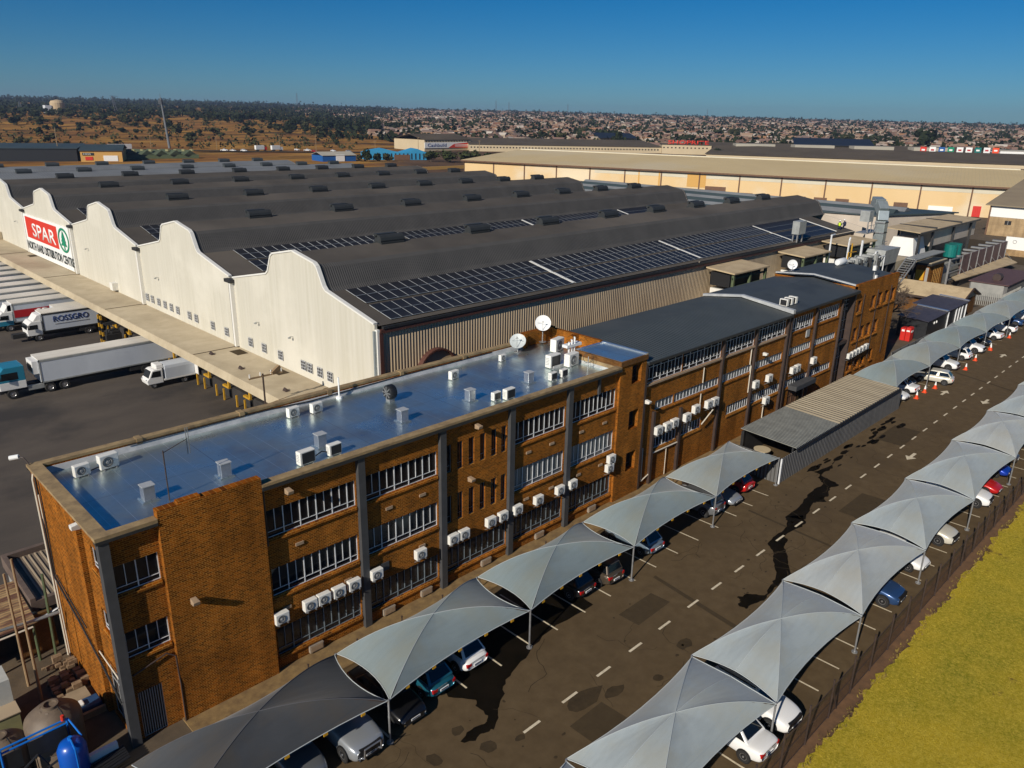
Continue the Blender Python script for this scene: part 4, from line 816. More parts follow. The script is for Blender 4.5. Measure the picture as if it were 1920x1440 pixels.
t = lorry(18.3, 85.7, 'long white trailer with blue and white cab parked in the yard on its own', 13.5, 'cab_blue', 'box_white', reefer=True, group=GT)
t = lorry(24.0, 106.3, 'white rigid truck with dark blue ROSSGRO lettering on its box', 6.4, 'box_white', art=True, group=GT, ch=3.35)
text('ROSSGRO', t, 'ink_blue', (25.2, 105.02, 2.15), (1, 0, 0), (0, 0, 1), .72, 4.0, bold=.01); b = MB(); b.box(25.3, 105.015, 1.85, 29.2, 105.04, 1.93); b.build('stripe', 'grille_grey', t)
t = lorry(22.6, 113.5, 'white supermarket trailer with red band and white lettering, cab pale', 8.9, 'box_white', 'cab_blue', reefer=True, group=GT, ch=3.5)
b = MB(); b.box(22.7, 112.19, 1.68, 28.9, 112.225, 2.64); b.build('red_band', 'sign_crimson', t); text('SPAR', t, 'sign_white', (25.2, 112.16, 1.9), (1, 0, 0), (0, 0, 1), .62, 3.3, bold=.03)
b = MB(); b.lathe([(.55, 112.17), (.55, 112.2), (.43, 112.2), (.43, 112.17)], 24, (29.5, 0, 2.2), 'y'); b.prism([(29.28, 1.9), (29.72, 1.9), (29.5, 2.6)], 'y', 112.17, 112.2); b.build('tree_emblem', 'sign_green', t)
for i, y in enumerate((117.4, 121.6, 126.0, 130.5, 135.2, 139.6, 144.0, 148.6, 153.0)):
    lorry(18.0, y, 'plain white trailer in the dock row, %s beyond the red banded one' % ORD[i], 12.6, 'box_white', reefer=i % 2 == 0, group=GT, cab_on=i < 2)
t = lorry(31.0 - 4.5, 109.9, 'short pale box trailer half hidden under the canopy behind the lettered truck', 4.6, 'box_white', group=GT, cab_on=False, ch=3.0)
# small pickup truck with a canvas body
t = thing('small_truck', 'small white light truck with rounded grey canvas body and open rear door', 'truck', (0, 0, 0))
b = MB(); b.prism([(-1.75, .45), (-1.85, .9), (-1.6, 1.15), (-1.25, 1.85), (-1.0, 1.95), (-.15, 1.95), (-.15, .45)], 'y', -.82, .82); b.build('cab', 'box_white', t, bevel=.07)
b = MB(); b.hexa([(-1.63, -.72, 1.16), (-1.6, -.72, 1.16), (-1.6, .72, 1.16), (-1.63, .72, 1.16)], [(-1.3, -.66, 1.82), (-1.26, -.66, 1.82), (-1.26, .66, 1.82), (-1.3, .66, 1.82)]); b.build('windscreen', 'car_glass', t)
for s in (-1, 1):
    b = MB(); b.prism([(-1.4, 1.2), (-1.15, 1.78), (-.4, 1.78), (-.4, 1.15)], 'y', s * .82 - .012, s * .82 + .012); b.build('side_window', 'car_glass', t)
    b = MB(); b.box(-1.83, s * .58 - .12, .82, -1.7, s * .58 + .12, 1.0); b.build('headlight', 'lamp_glass', t)
    for x in (-1.15, 2.0): wheel(t, x, s * .68, .32, .22)
b = MB(); n = 8; pr = [(-.85, .8), (-.85, 1.9)] + [(.85 * math.cos(math.pi - a * math.pi / n) if 0 < a < n else (-.85 if a == 0 else .85), 1.9 + .5 * math.sin(a * math.pi / n) ** .6 if 0 < a < n else 1.9) for a in range(n + 1)] + [(.85, .8)]
b.prism(pr, 'x', .05, 3.1); b.build('canvas_body', 'canopy_roof', t, bevel=.03); b = MB(); b.prism([(-.7, 1.95), (.7, 1.95), (.6, 2.4), (-.6, 2.4)], 'x', -.75, .04); b.build('wind_deflector', 'box_white', t, bevel=.1)
b = MB(); b.box(-.1, -.86, .66, 3.15, .86, .82); b.build('load_bed', 'box_white', t); b = MB(); b.box(-1.5, -.4, .35, 3.0, .4, .62); b.build('chassis', 'chassis', t)
b = MB(); b.box(3.12, -1.65, .8, 3.17, -.85, 2.2); b.build('rear_door', 'box_white', t)
t.location = (28.1, 79.5, 0); bpy.data.materials
for ch in t.children:
    if ch.name.startswith('canvas_body'): ch.data.materials[0] = M['box_side']
# dock equipment between the trucks
t = thing('dock_forklift', 'dark forklift with black and yellow striped mast standing under the canopy edge', 'forklift', (29.6, 99.0, 0)); b = MB(); b.box(28.8, 98.0, .3, 30.6, 99.8, 1.3); b.box(29.5, 98.1, 1.3, 30.5, 99.7, 1.6); b.build('body', 'chassis', t, bevel=.06)
b = MB(); [b.bar((28.9 + 1.5 * i, 98.1 + 1.6 * j, 1.3), (29.1 + 1.2 * i, 98.2 + 1.4 * j, 2.4), .08) for i in (0, 1) for j in (0, 1)]; b.box(29.0, 98.1, 2.4, 30.4, 99.7, 2.5); b.build('cage', 'dark_metal', t)
b = MB()
for k in range(7): b.box(28.55, 98.4, .1 + k * .5, 28.75, 98.6, .6 + k * .5, k % 2); b.box(28.55, 99.3, .1 + k * .5, 28.75, 99.5, .6 + k * .5, k % 2)
b.build('mast', ['yellow_paint', 'black_trim'], t)
for x in (29.0, 30.3):
    for y in (98.1, 99.7): b = MB(); b.lathe([(0, -.1), (.28, -.1), (.3, 0), (.28, .1), (0, .1)], 14, (x, y, .3), 'y'); b.build('wheel', 'tyre', t)
t = thing('yard_pole', 'dark utility pole with crossarm at the near end of the loading canopy', 'pole', (26.9, 54.6, 0)); b = MB(); b.tube((26.9, 54.6, 0), (26.9, 54.6, 7.6), .09, 8, .07); b.build('pole', 'brown_steel', t)
b = MB(); b.bar((25.7, 54.6, 7.4), (28.6, 54.6, 7.4), .12); b.bar((27.6, 54.5, 7.5), (28.4, 54.7, 7.9), .25); b.bar((27.0, 54.6, 5.0), (28.8, 54.6, 5.2), .04); b.build('crossarm', 'pole_wood', t); b = MB(); [b.tube((25.8 + .9 * k, 54.6, 7.45), (25.8 + .9 * k, 54.6, 7.75), .06) for k in range(4)]; b.build('insulator', 'casing', t)
for x, y in ((32.4, 76.6),): pass
# workers on the roof edge
def person(x, y, z, rz, top, label):
    r = thing('person', label, 'person', (0, 0, 0)); me = bpy.data.meshes.new('body')
    J = [(0, 0, .48), (0, 0, .7), (.10, 0, .95), (.12, 0, 1.05), (.15, 0, 1.2), (.0, .11, .46), (.38, .13, .5), (.34, .14, .08), (.48, .14, .04), (.0, -.11, .46), (.12, -.13, .12), (-.28, -.13, .06), (-.1, -.13, .03), (.08, .2, .92), (.26, .24, .7), (.44, .16, .6), (.08, -.2, .92), (.26, -.24, .7), (.44, -.14, .6), (.17, 0, 1.3)]
    E = [(0, 1), (1, 2), (2, 3), (3, 4), (4, 19), (0, 5), (5, 6), (6, 7), (7, 8), (0, 9), (9, 10), (10, 11), (11, 12), (2, 13), (13, 14), (14, 15), (2, 16), (16, 17), (17, 18)]
    RR = [.15, .15, .15, .06, .10, .1, .08, .06, .05, .1, .08, .06, .05, .07, .05, .045, .07, .05, .045, .09]
    me.from_pydata(J, E, []); o = bpy.data.objects.new('body', me); COL.objects.link(o); o.parent = r; me.materials.append(M['navy']); o.modifiers.new('skin', 'SKIN'); o.modifiers.new('sub', 'SUBSURF').levels = 1
    for i, v in enumerate(me.skin_vertices[0].data): v.radius = (RR[i], RR[i]); v.use_root = i == 0
    b = MB(); b.lathe([(.10, .5), (.20, .55), (.23, .8), (.19, 1.0), (.08, 1.06)], 12, (.06, 0, 0)); b.build('vest', top, r, smooth=True)
    b = MB(); b.lathe([(.13, 1.27), (.125, 1.34), (.08, 1.41), (0, 1.43)], 12, (.17, 0, 0)); b.build('hard_hat', 'sign_white', r, smooth=True)
    b = MB(); b.lathe([(.0, 1.1), (.07, 1.12), (.1, 1.2), (.1, 1.28), (.0, 1.3)], 12, (.18, 0, 0)); b.build('head', 'skin', r, smooth=True)
    r.location = (x, y, z); r.rotation_euler = (0, 0, rz)
person(117.3, 48.8, 12.05, 3.6, 'hi_vis', 'crouching roof worker in lime yellow vest at the far roof edge'); person(119.0, 48.7, 12.03, 2.6, 'navy', 'roof worker in dark blue overalls beside the lime vested one')
# ------------------------------------------------------------------ ground sheets
def tz(x, y):
    r = math.hypot(x, y); az = math.degrees(math.atan2(y, x)); sm = lambda t: (lambda q: q * q * (3 - 2 * q))(max(0, min(1, t)))
    return max(0, min(r, 4500) - 600) * .0165 * min(.84, .5 + max(0, az - 12) * .0103) + 8 * sm((r - 650) / 750) * sm((az - 55) / 9)
g = MB(); rs = [0, 6, 20, 60, 120, 200, 300, 400, 500, 600, 650, 700, 760, 830, 900, 980, 1060, 1150, 1250, 1350, 1450, 1600, 1800, 2000, 2300, 2600, 3000, 3400, 3800, 4200, 4500, 5200, 6500]
az = [-20 + k * 1.5 for k in range(88)]
rnd = random.Random(4); vs = []
for r in rs:
    for a in az:
        x, y = r * math.cos(RAD(a)), r * math.sin(RAD(a)); vs.append((x, y, tz(x, y) - .06 + (rnd.uniform(-1, 1) * min(3, (r - 600) * .003) if r > 620 else 0)))
n = len(az); g.raw(vs, [(i * n + k, i * n + k + 1, (i + 1) * n + k + 1, (i + 1) * n + k) for i in range(len(rs) - 1) for k in range(n - 1)])
g.face([(-80, -80, -.07), (300, -80, -.07), (300, 20, -.07), (-80, 20, -.07)]); g.face([(-80, 20, -.075), (4, 20, -.075), (4, 300, -.075), (-80, 300, -.075)])
struct(g, 'ground', 'veld')
b = MB(); b.box(2, 10.9, -.3, 240, 29.3, 0); struct(b, 'car_park', 'asphalt')
b = MB(); b.box(-60, 41, -.3, 33, 300, -.01); struct(b, 'truck_yard', 'yard')
b = MB(); b.box(93.8, 29.6, -.3, 278, 47.4, -.012); b.box(119.8, 47.4, -.3, 278, 200, -.016); struct(b, 'service_yard', 'dirt')
b = MB(); rn = random.Random(31); edge = []; xx = -40.0
while xx < 240: edge.append((xx, 9.72 + .16 * math.sin(xx * .9) + rn.uniform(-.16, .16), .05)); xx += rn.uniform(.12, .5)
b.raw([p for e in edge for p in (e, (e[0], -60, .05))], [(2 * k, 2 * k + 1, 2 * k + 3, 2 * k + 2) for k in range(len(edge) - 1)]); struct(b, 'lawn', 'lawn_grass')
b = MB(); b.box(-40, 9.75, -.3, 240, 10.9, .02); struct(b, 'soil_strip', 'soil')
b = MB(); b.box(9.9, 29.3, -.2, 120, 31.28, .10); b.box(9.9, 29.05, -.2, 120, 29.3, .14); struct(b, 'pavement', 'paving')
b = MB(); b.box(-6, 29.31, -.25, 9.9, 47, .012); struct(b, 'courtyard', 'dirt')
b = MB()
def flat(b, x0, y0, x1, y1, z): b.face([(x0, y0, z), (x1, y0, z), (x1, y1, z), (x0, y1, z)])
dash_x = [21.48, 24.24, 26.94, 29.72, 32.49, 35.45, 38.1, 40.87, 43.66, 46.43, 49.25, 52.08, 54.93, 57.82, 60.76, 63.62] + [66.5 + 2.93 * k for k in range(30)]
for i, x in enumerate(dash_x): y = 19.68 + .9 * min(1, (x - 21) / 85) ** .7; flat(b, x - .55, y - .07, x + .55, y + .07, .005)
o = struct(b, 'centre_line', 'paint_line')
b = MB()
for x in [16.25, 18.4, 20.98, 23.4, 25.7, 27.75, 30.13, 32.48, 34.9, 37.11, 39.54, 42, 44.55, 47, 49.3, 51.7]: flat(b, x - .05, 23.75, x + .05, 28.4, .005)
for x in [79.5 + 2.5 * k for k in range(30)]: flat(b, x - .05, 24.6, x + .05, 28.8, .005)
for x in [19.3 + 2.4 * k for k in range(30)]: flat(b, x - .05, 11.45, x + .05, 15.8, .005)
struct(b, 'bay_line', 'paint_line')
b = MB()
for x, y, s in ((67.8, 18.95, -1), (88.4, 18.8, -1), (88.15, 22.7, 1), (109.1, 22.5, 1)):
    b.face([(x - .95 * s, y - .13, .005), (x + .1 * s, y - .13, .005), (x + .1 * s, y - .45, .005), (x + 1.0 * s, y, .005), (x + .1 * s, y + .45, .005), (x + .1 * s, y + .13, .005), (x - .95 * s, y + .13, .005)])
struct(b, 'road_arrow', 'paint_line')
S1 = [(39.35, 17.36), (39.05, 17.79), (38.42, 18.24), (37.96, 18.38), (37.77, 18.0), (37.37, 17.97), (37.32, 17.61), (38.12, 17.54), (38.84, 17.28), (40.25, 17.44), (41.68, 17.52), (42.69, 17.5), (43.66, 18.19), (44.76, 18.82), (45.57, 19.45), (46.52, 19.64), (47.01, 20.1), (48.85, 19.91), (49.72, 19.88), (50.61, 20.46), (49.5, 21.2), (49.0, 20.74), (48.08, 20.42), (46.52, 20.37), (45.12, 20.22), (44.64, 19.61), (43.76, 19.08), (42.51, 18.29), (41.45, 17.74), (40.61, 17.63)]
S2 = [(50.3, 20.17), (51.77, 20.55), (53.03, 20.93), (53.61, 20.77), (54.05, 20.36), (54.37, 20.68), (55.29, 20.71), (56.45, 21.18), (57.62, 20.9), (57.91, 21.84), (58.24, 22.64), (58.48, 23.41), (60.51, 23.01), (62.52, 23.14), (61.26, 22.92), (60.32, 22.45), (59.03, 22.62), (57.64, 22.5), (57.38, 22.06), (56.76, 21.68), (55.16, 21.71), (53.18, 21.53), (51.81, 21.22), (49.5, 21.2)]
S3 = [(20.0, 23.9), (20.83, 22.86), (20.57, 22.44), (20.54, 21.65), (20.23, 21.32), (19.31, 21.42), (18.52, 21.27), (19.0, 20.96), (19.47, 21.11), (20.04, 20.88), (20.79, 21.42), (21.34, 21.88), (22.04, 22.23), (22.33, 22.66), (23.39, 23.1), (24.72, 23.38), (25.6, 23.82), (28, 24.2), (31, 24.0), (31.5, 26.5), (21, 26.5)]
def blob(pts, sub=4, j=.09):
    rn = random.Random(len(pts)); out = []
    for (x0, y0), (x1, y1) in zip(pts, pts[1:] + pts[:1]):
        for k in range(sub): t = k / sub; out.append((x0 + (x1 - x0) * t + (rn.uniform(-j, j) if k else 0), y0 + (y1 - y0) * t + (rn.uniform(-j, j) if k else 0), .003))
    return out
from mathutils.geometry import tessellate_polygon
def poly_sheet(b, pts, z=.003):
    p = [Vector((q[0], q[1], z)) for q in pts]; b.raw(p, [tuple(t) for t in tessellate_polygon([p])])
b = MB()
for s in (S1, S2, S3):
    ar = sum(p[0] * q[1] - q[0] * p[1] for p, q in zip(s, s[1:] + s[:1])); sg_ = 1 if ar > 0 else -1; gr_ = []
    for k in range(len(s)): d = Vector((s[(k + 1) % len(s)][0] - s[k - 1][0], s[(k + 1) % len(s)][1] - s[k - 1][1])).normalized(); gr_.append((s[k][0] + d.y * .09 * sg_, s[k][1] - d.x * .09 * sg_))
    poly_sheet(b, blob(gr_))
rn = random.Random(8)
for k in range(26):
    x = rn.uniform(57, 76); y = 23.7 - rn.random() ** 2 * 1.4; rr = rn.uniform(.15, .6); poly_sheet(b, [(x + rr * 2.2 * math.cos(a * .7) * rn.uniform(.5, 1), y + rr * .6 * math.sin(a * .7) * rn.uniform(.5, 1)) for a in range(9)])
struct(b, 'wet_patch', 'wet')
b = MB()
for x, y, rx, ry in ((24.6, 19.2, 1.5, .55), (26.2, 18.5, .7, .35), (31.9, 18.2, .6, .4), (19.2, 20.2, .5, .4), (18.8, 21.9, .4, .3), (16.9, 21.3, .35, .5), (28.6, 17.6, .35, .3), (20.6, 19.6, .3, .2)) + tuple((rn.uniform(14, 70), rn.uniform(16.5, 23), rn.uniform(.05, .16), rn.uniform(.04, .12)) for _ in range(60)):
    poly_sheet(b, [(x + rx * math.cos(a * .6283) * rn.uniform(.7, 1.1), y + ry * math.sin(a * .6283) * rn.uniform(.7, 1.1)) for a in range(10)])
struct(b, 'oil_stain', 'oil')
b = MB()
for pts in ([(36.0, 23.2), (36.3, 23.25), (35.4, 16.5), (35.0, 16.4)], [(96.8, 24.4), (97.1, 24.3), (94.2, 16.5), (93.8, 16.5)], [(47.8, 16.6), (48.05, 16.6), (48.6, 23.6), (48.35, 23.6)]): poly_sheet(b, pts, .0025)
for x, y, sx, sy in ((24.0, 17.6, 1.2, .9), (33.0, 21.6, 1.6, .7), (55.5, 18.0, 2.2, 1.0), (72, 21.5, 2.5, 1.2), (15.0, 17.2, 1.0, .8)): poly_sheet(b, [(x - sx, y - sy), (x + sx, y - sy * .9), (x + sx * .95, y + sy), (x - sx * 1.02, y + sy)], .002)
struct(b, 'asphalt_patch', 'patch_tar')
b = MB(); rn = random.Random(19)
for k in range(70):   # hairline cracks wandering over the tarmac
    x, y, a = rn.uniform(12, 80), rn.uniform(16.3, 23.6), rn.uniform(0, 6.28); w_ = rn.uniform(.008, .022)
    for q in range(rn.randint(5, 16)):
        a += rn.gauss(0, .45); s = rn.uniform(.15, .45); x1, y1 = x + s * math.cos(a), y + s * math.sin(a)
        if not 16 < y1 < 24: break
        nx, ny = -math.sin(a) * w_, math.cos(a) * w_; b.face([(x - nx, y - ny, .0035), (x1 - nx, y1 - ny, .0035), (x1 + nx, y1 + ny, .0035), (x + nx, y + ny, .0035)]); x, y = x1, y1
struct(b, 'asphalt_crack', 'oil')

# ------------------------------------------------------------------ tensioned shade canopies
def canopy(x0, x1, yf, yb, zc, zp, mat, label, group, posts, fold=False, tagc=True, yf2=None, yb2=None):
    yf2 = yf if yf2 is None else yf2; yb2 = yb if yb2 is None else yb2
    t = thing('shade_canopy', label, 'shade canopy', ((x0 + x1) / 2, (yf + yb) / 2, 0), group)
    C = [Vector((x0, yf, zc)), Vector((x1, yf2, zc)), Vector((x1, yb2, zc)), Vector((x0, yb, zc))]; pk = Vector(((x0 + x1) / 2 - .25, (yf + yb + yf2 + yb2) / 4, zp))
    def rib(c, q): p = pk.lerp(c, q); p.z = zp - (zp - c.z) * (q ** 2.2); return p
    ends = list(C); longs = [0, 2]
    if fold:   # an extra arched rib runs from the peak to the middle of each short end
        m1 = (C[1] + C[2]) / 2 - Vector((.2, 0, -.28)); m3 = (C[3] + C[0]) / 2 + Vector((.2, 0, .28)); ends = [C[0], C[1], m1, C[2], C[3], m3]; longs = [0, 3]
    hems = []; mb = MB(); NR, NS = 14, 16; rw = random.Random(int(x0 * 7))
    for k in range(len(ends)):
        a, c = ends[k], ends[(k + 1) % len(ends)]; short = k not in longs; ins = .36 if not short else (.40 if not fold else .06); grid = []
        mid = (a + c) / 2; inw = (pk - mid); inw.z = 0; inw.normalize(); ph = rw.uniform(0, 6)
        for i in range(NR + 1):
            q = i / NR; ra, rc = rib(a, q), rib(c, q); row = []
            for j in range(NS + 1):
                s = j / NS; p = ra.lerp(rc, s); bow = 4 * s * (1 - s); p = p + inw * (ins * bow * q ** 2.2); p.z += -(.52 if not fold or not short else .26) * bow * q * (1 - q * .8) + (.10 * bow * q ** 3)
                p.z += .020 * math.sin((s + .25 * q) * 26 + ph) * q * (1.1 - q) * bow
                row.append(p)
            grid.append(row)
        hems.append(grid[NR])
        n0 = len(mb.v); mb.v += [tuple(p) for row in grid for p in row]
        for i in range(NR):
            for j in range(NS): mb.f.append(tuple(n0 + t_ for t_ in (i * (NS + 1) + j, i * (NS + 1) + j + 1, (i + 1) * (NS + 1) + j + 1, (i + 1) * (NS + 1) + j))); mb.m.append(0)
        if k == 0: edge = grid[NR]
    o = mb.build('fabric', mat, t, smooth=True, merge=False)
    for c in C: MB().path([rib(c, q / 8) - Vector((0, 0, .05)) for q in range(9)], .035, 6).build('rib', 'brown_steel', t)
    b = MB()
    for row in hems: b.path([p + Vector((0, 0, .015)) for p in row[::2]], .02, 5)
    b.build('edge_hem', 'hem', t); b = MB()
    for c in ends: b.path([rib(c, q / 10) + Vector((0, 0, .012)) for q in range(11)], .014, 5)
    b.build('seam_tape', 'hem_dark' if mat == 'cloth_dark' else 'hem', t)
    for px, py in posts:
        b = MB(); b.tube((px, py, 0), (px, py, zc + .05), .05, 8); b.tube((px, py, 0), (px, py, .06), .16, 10); b.build('post', 'steel', t)
    if tagc:
        for j in (2, 5, 8, 11, 14): p = edge[j]; MB().box(p.x - .1, p.y - .03, p.z - .14, p.x + .1, p.y + .02, p.z - .02).build('cable_tag', 'gold_cloth', t)
    return t
LX = [6.5, 16.1, 25.5, 34.75, 44.35, 53.8]; LF = [23.3, 23.47, 23.78, 23.95, 24.1, 24.25]; LBk = [27.5, 27.75, 28.0, 28.05, 28.3, 28.6]
for i in range(5):
    canopy(LX[i] + .06, LX[i + 1] - .06, LF[i], LBk[i], 2.35, 3.55, 'cloth_dark' if i == 0 else ('cloth', 'cloth_fresh', 'cloth', 'cloth_worn')[i - 1], ['charcoal dark shade canopy nearest the bottom edge above the silver pickup', 'grey peaked shade canopy over the teal and white hatchbacks', 'grey peaked shade canopy over the black and bronze hatchbacks', 'grey peaked shade canopy over the pale blue car by the low office', 'grey peaked shade canopy over the red hatchback beside the tin fence'][i],
           'shade canopies along the brick offices', [(LX[i + 1], LF[i + 1])] + ([(LX[i + 1], LBk[i + 1])]), yf2=LF[i + 1], yb2=LBk[i + 1])
FX = [78.2, 88.3, 98.8, 109.4, 119.9, 131.3, 142.5, 154]; FF = [24.45, 24.65, 24.8, 24.9, 24.9, 25, 25, 25]; FB = [28.95, 28.95, 29.2, 29.3, 29.3, 29.4, 29.4, 29.4]
for i in range(7):
    canopy(FX[i] + .05, FX[i + 1] - .05, FF[i], FB[i], 2.45, 3.75, ('cloth', 'cloth_worn', 'cloth_fresh')[i % 3], 'grey shade canopy in the far row past the tin shed, %s from the shed' % ORD[i], 'shade canopies past the tin shed', [(FX[i + 1] + .1, FF[i + 1]), (FX[i + 1] + .1, FB[i + 1])], tagc=False, yf2=FF[i + 1], yb2=FB[i + 1])
RX = [9.8, 19.3, 28.6, 38.05, 47.65, 57.3, 67.9, 78.0, 88.8, 99.5, 110]
RL = ['grey folded shade canopy at the bottom edge beside the mesh fence', 'grey folded shade canopy over the white car nearest the bottom by the fence', 'pale grey folded shade canopy just past the white cars by the fence', 'grey folded shade canopy over the blue car by the fence', 'grey folded shade canopy over the white cars past the blue one', 'grey folded shade canopy above the white and black car with red one behind', 'grey folded shade canopy over the royal blue car', 'grey folded shade canopy at the right edge of the picture', 'grey folded shade canopy past the right edge, second to last of the fence row', 'grey folded shade canopy last of the fence row']
for i in range(9):
    canopy(RX[i] + .05, RX[i + 1] - .05, 11.35 + .03 * i, 15.7 + .09 * i, 2.35, 3.45, 'cloth_right' if i % 3 else 'cloth_right_worn', RL[i], 'shade canopies along the mesh fence', [(RX[i + 1], 11.4 + .03 * i), (RX[i + 1], 15.75 + .09 * i)], fold=True, tagc=False)

# ------------------------------------------------------------------ cars
KIND = {  # length, width, roof, belt, bonnet height, boot height, windscreen base/top, rear glass top/base (x from centre, nose at +x)
    'hatch': (3.95, 1.72, 1.50, .93, .88, .90, .95, .30, -1.35, -1.82), 'sedan': (4.45, 1.75, 1.44, .92, .86, .95, .95, .25, -.95, -1.55),
    'suv': (4.45, 1.85, 1.70, 1.06, 1.04, 1.06, 1.05, .45, -1.75, -2.08), 'pickup': (5.2, 1.9, 1.80, 1.12, 1.12, 1.05, 1.0, .45, -.75, -.95), 'mpv': (3.6, 1.66, 1.56, .98, .92, 1.0, 1.0, .5, -1.45, -1.68)}
car_cache = {}
def car_proto(kind, paint):
    L, W, H, zb, zh, zt, f0, f1, r1, r0 = KIND[kind]; pm_ = 'car_' + paint
    r = thing('parked_car', '', 'car'); hw = W / 2; nose, tail = L / 2, -L / 2
    st = [(tail, .42, .60, zt - .12, .80), (tail + .06, .30, .62, zt - .02, .92), (tail + .5, .22, .62, zt, .99), (r0, .2, .62, zb, 1.0), (0, .2, .6, zb - .01, 1.0), (f0, .2, .6, zh + .03, 1.0), (nose - .55, .22, .58, zh - .06, .98), (nose - .12, .24, .52, zh - .2, .88), (nose, .34, .48, zh - .33, .74)]
    b = MB(); rows = []
    for x, zl, zs, zt_, k in st:
        h = hw * k; rows.append([(x, -h * .86, zl), (x, -h * .97, zl + .12), (x, -h, zs), (x, -h * .97, zt_ - .10), (x, -h * .84, zt_), (x, 0, zt_ + .035), (x, h * .84, zt_), (x, h * .97, zt_ - .10), (x, h, zs), (x, h * .97, zl + .12), (x, h * .86, zl)])
    n = 11; vs = [p for q in rows for p in q]; fs = [(i * n + j, i * n + j + 1, (i + 1) * n + j + 1, (i + 1) * n + j) for i in range(len(rows) - 1) for j in range(n - 1)] + [(i * n + n - 1, i * n, (i + 1) * n, (i + 1) * n + n - 1) for i in range(len(rows) - 1)]
    fs += [tuple(range(n)), tuple(range((len(rows) - 1) * n + n - 1, (len(rows) - 1) * n - 1, -1))]
    b.raw(vs, fs); b.build('body', pm_, r, smooth=True, subsurf=2)
    wb, wr = hw * .90, hw * .70
    base = [(f0, -wb, zh), (f0, wb, zh), (r0, wb, zb - .02), (r0, -wb, zb - .02)]; top = [(f1, -wr, H - .05), (f1, wr, H - .05), (r1, wr, H - .06), (r1, -wr, H - .06)]
    b = MB(); b.raw(base + top + [((f1 + r1) / 2, -wr, H - .01), ((f1 + r1) / 2, wr, H - .01)], [(0, 1, 5, 4), (2, 3, 7, 6), (1, 2, 6, 9, 5), (3, 0, 4, 8, 7), (4, 5, 9, 8), (8, 9, 6, 7), (3, 2, 1, 0)])
    b.build('cabin', pm_, r, smooth=False, bevel=.07)
    def pane(q, name, s0=.07, t0=.1, t1=.9, off=.012, mat='car_glass'):
        a, c, d, e = [Vector(p) for p in q]; nn = (c - a).cross(e - a).normalized() * off
        def at(s, t): return a.lerp(c, s).lerp(e.lerp(d, s), t)
        pts = [at(s0, t0), at(1 - s0, t0), at(1 - s0, t1), at(s0, t1)]; m = MB(); m.hexa([p - nn * .2 for p in pts], [p + nn for p in pts]); m.build(name, mat, r)
    pane([base[0], base[1], top[1], top[0]], 'windscreen'); pane([base[2], base[3], top[3], top[2]], 'rear_window', .09, .22, .92)
    for i, q in enumerate(([base[1], base[2], top[2], top[1]], [base[3], base[0], top[0], top[3]])):
        a, c, d, e = [Vector(p) for p in q]
        m1, m2 = a.lerp(c, .47), e.lerp(d, .47); n1, n2 = a.lerp(c, .5), e.lerp(d, .5)
        pane([a, m1, m2, e], 'side_window', .10, .14, .86); pane([n1, c, d, n2], 'side_window', .08, .14, .86)
    wr_ = .31 if kind in ('hatch', 'sedan', 'mpv') else .37
    for x in (nose - .82, tail + .78):
        for s in (-1, 1):
            m = MB(); m.lathe([(0, s * (hw - .02)), (wr_ + .05, s * (hw - .02)), (wr_ + .05, s * (hw + .004)), (0, s * (hw + .004))], 20, (x, 0, wr_ + .02), 'y'); m.build('wheel_arch', 'black_trim', r)
            wheel(r, x, s * (hw - .085), wr_, .2)
    for s in (-1, 1):
        m = MB(); m.hexa([(nose - .45, s * hw * .70, zh - .40), (nose - .16, s * hw * .44, zh - .42), (nose - .035, s * hw * .46, zh - .40), (nose - .26, s * hw * .86, zh - .36)], [(nose - .52, s * hw * .72, zh - .24), (nose - .26, s * hw * .46, zh - .26), (nose - .10, s * hw * .50, zh - .27), (nose - .36, s * hw * .86, zh - .22)]); m.build('headlight', 'lamp_glass', r)
        zr = zt - .22; m = MB(); m.box(tail - .012, s * hw * .66 - .17, zr - .1, tail + .2, s * hw * .74 + .1, zr + .1); m.build('tail_light', 'lamp_red', r, bevel=.03)
        m = MB(); m.box(f0 - .35, s * (hw + .03) - .11, zb - .0, f0 - .2, s * (hw + .03) + .11, zb + .15); m.build('mirror', pm_ if kind != 'pickup' else 'car_silver', r, bevel=.03)
    big = kind in ('suv', 'pickup'); m = MB(); m.box(nose - .10, -hw * (.6 if big else .48), .52, nose + (.03 if big else .012), hw * (.6 if big else .48), zh - (.24 if big else .36)); m.build('grille', 'black_trim', r); m = MB(); m.box(nose - .1, -hw * .6, .26, nose + .006, hw * .6, .40); m.build('lower_grille', 'black_trim', r)
    m = MB(); m.box(nose + .01, -.26, .42, nose + .03, .26, .53); m.box(nose + .03, -.21, .445, nose + .034, .21, .505, 1); m.build('number_plate', ['plate', 'plate_ink'], r)
    m = MB(); m.box(tail - .03, -.26, .52, tail + .1, .26, .64); m.box(tail - .034, -.21, .55, tail - .03, .21, .61, 1); m.build('number_plate', ['plate', 'plate_ink'], r)
    if kind in ('suv', 'pickup'):
        m = MB()
        for s in (-1, 1): m.bar((f1 - .1, s * wr * .95, H + .01), (r1 + .1, s * wr * .95, H + .01), .04)
        m.build('roof_rail', 'black_trim', r)
    if kind == 'pickup':
        m = MB(); m.path([(nose - .1, -.45, .35), (nose + .16, -.45, .5), (nose + .16, -.42, .95), (nose + .16, .42, .95), (nose + .16, .45, .5), (nose - .1, .45, .35)], .035, 8); m.build('bull_bar', 'silver_metal', r)
        m = MB(); m.box(tail + .12, -hw * .8, zt - .06, r0 - .06, hw * .8, zt + .075); m.build('load_bed', 'black_trim', r)
    return r
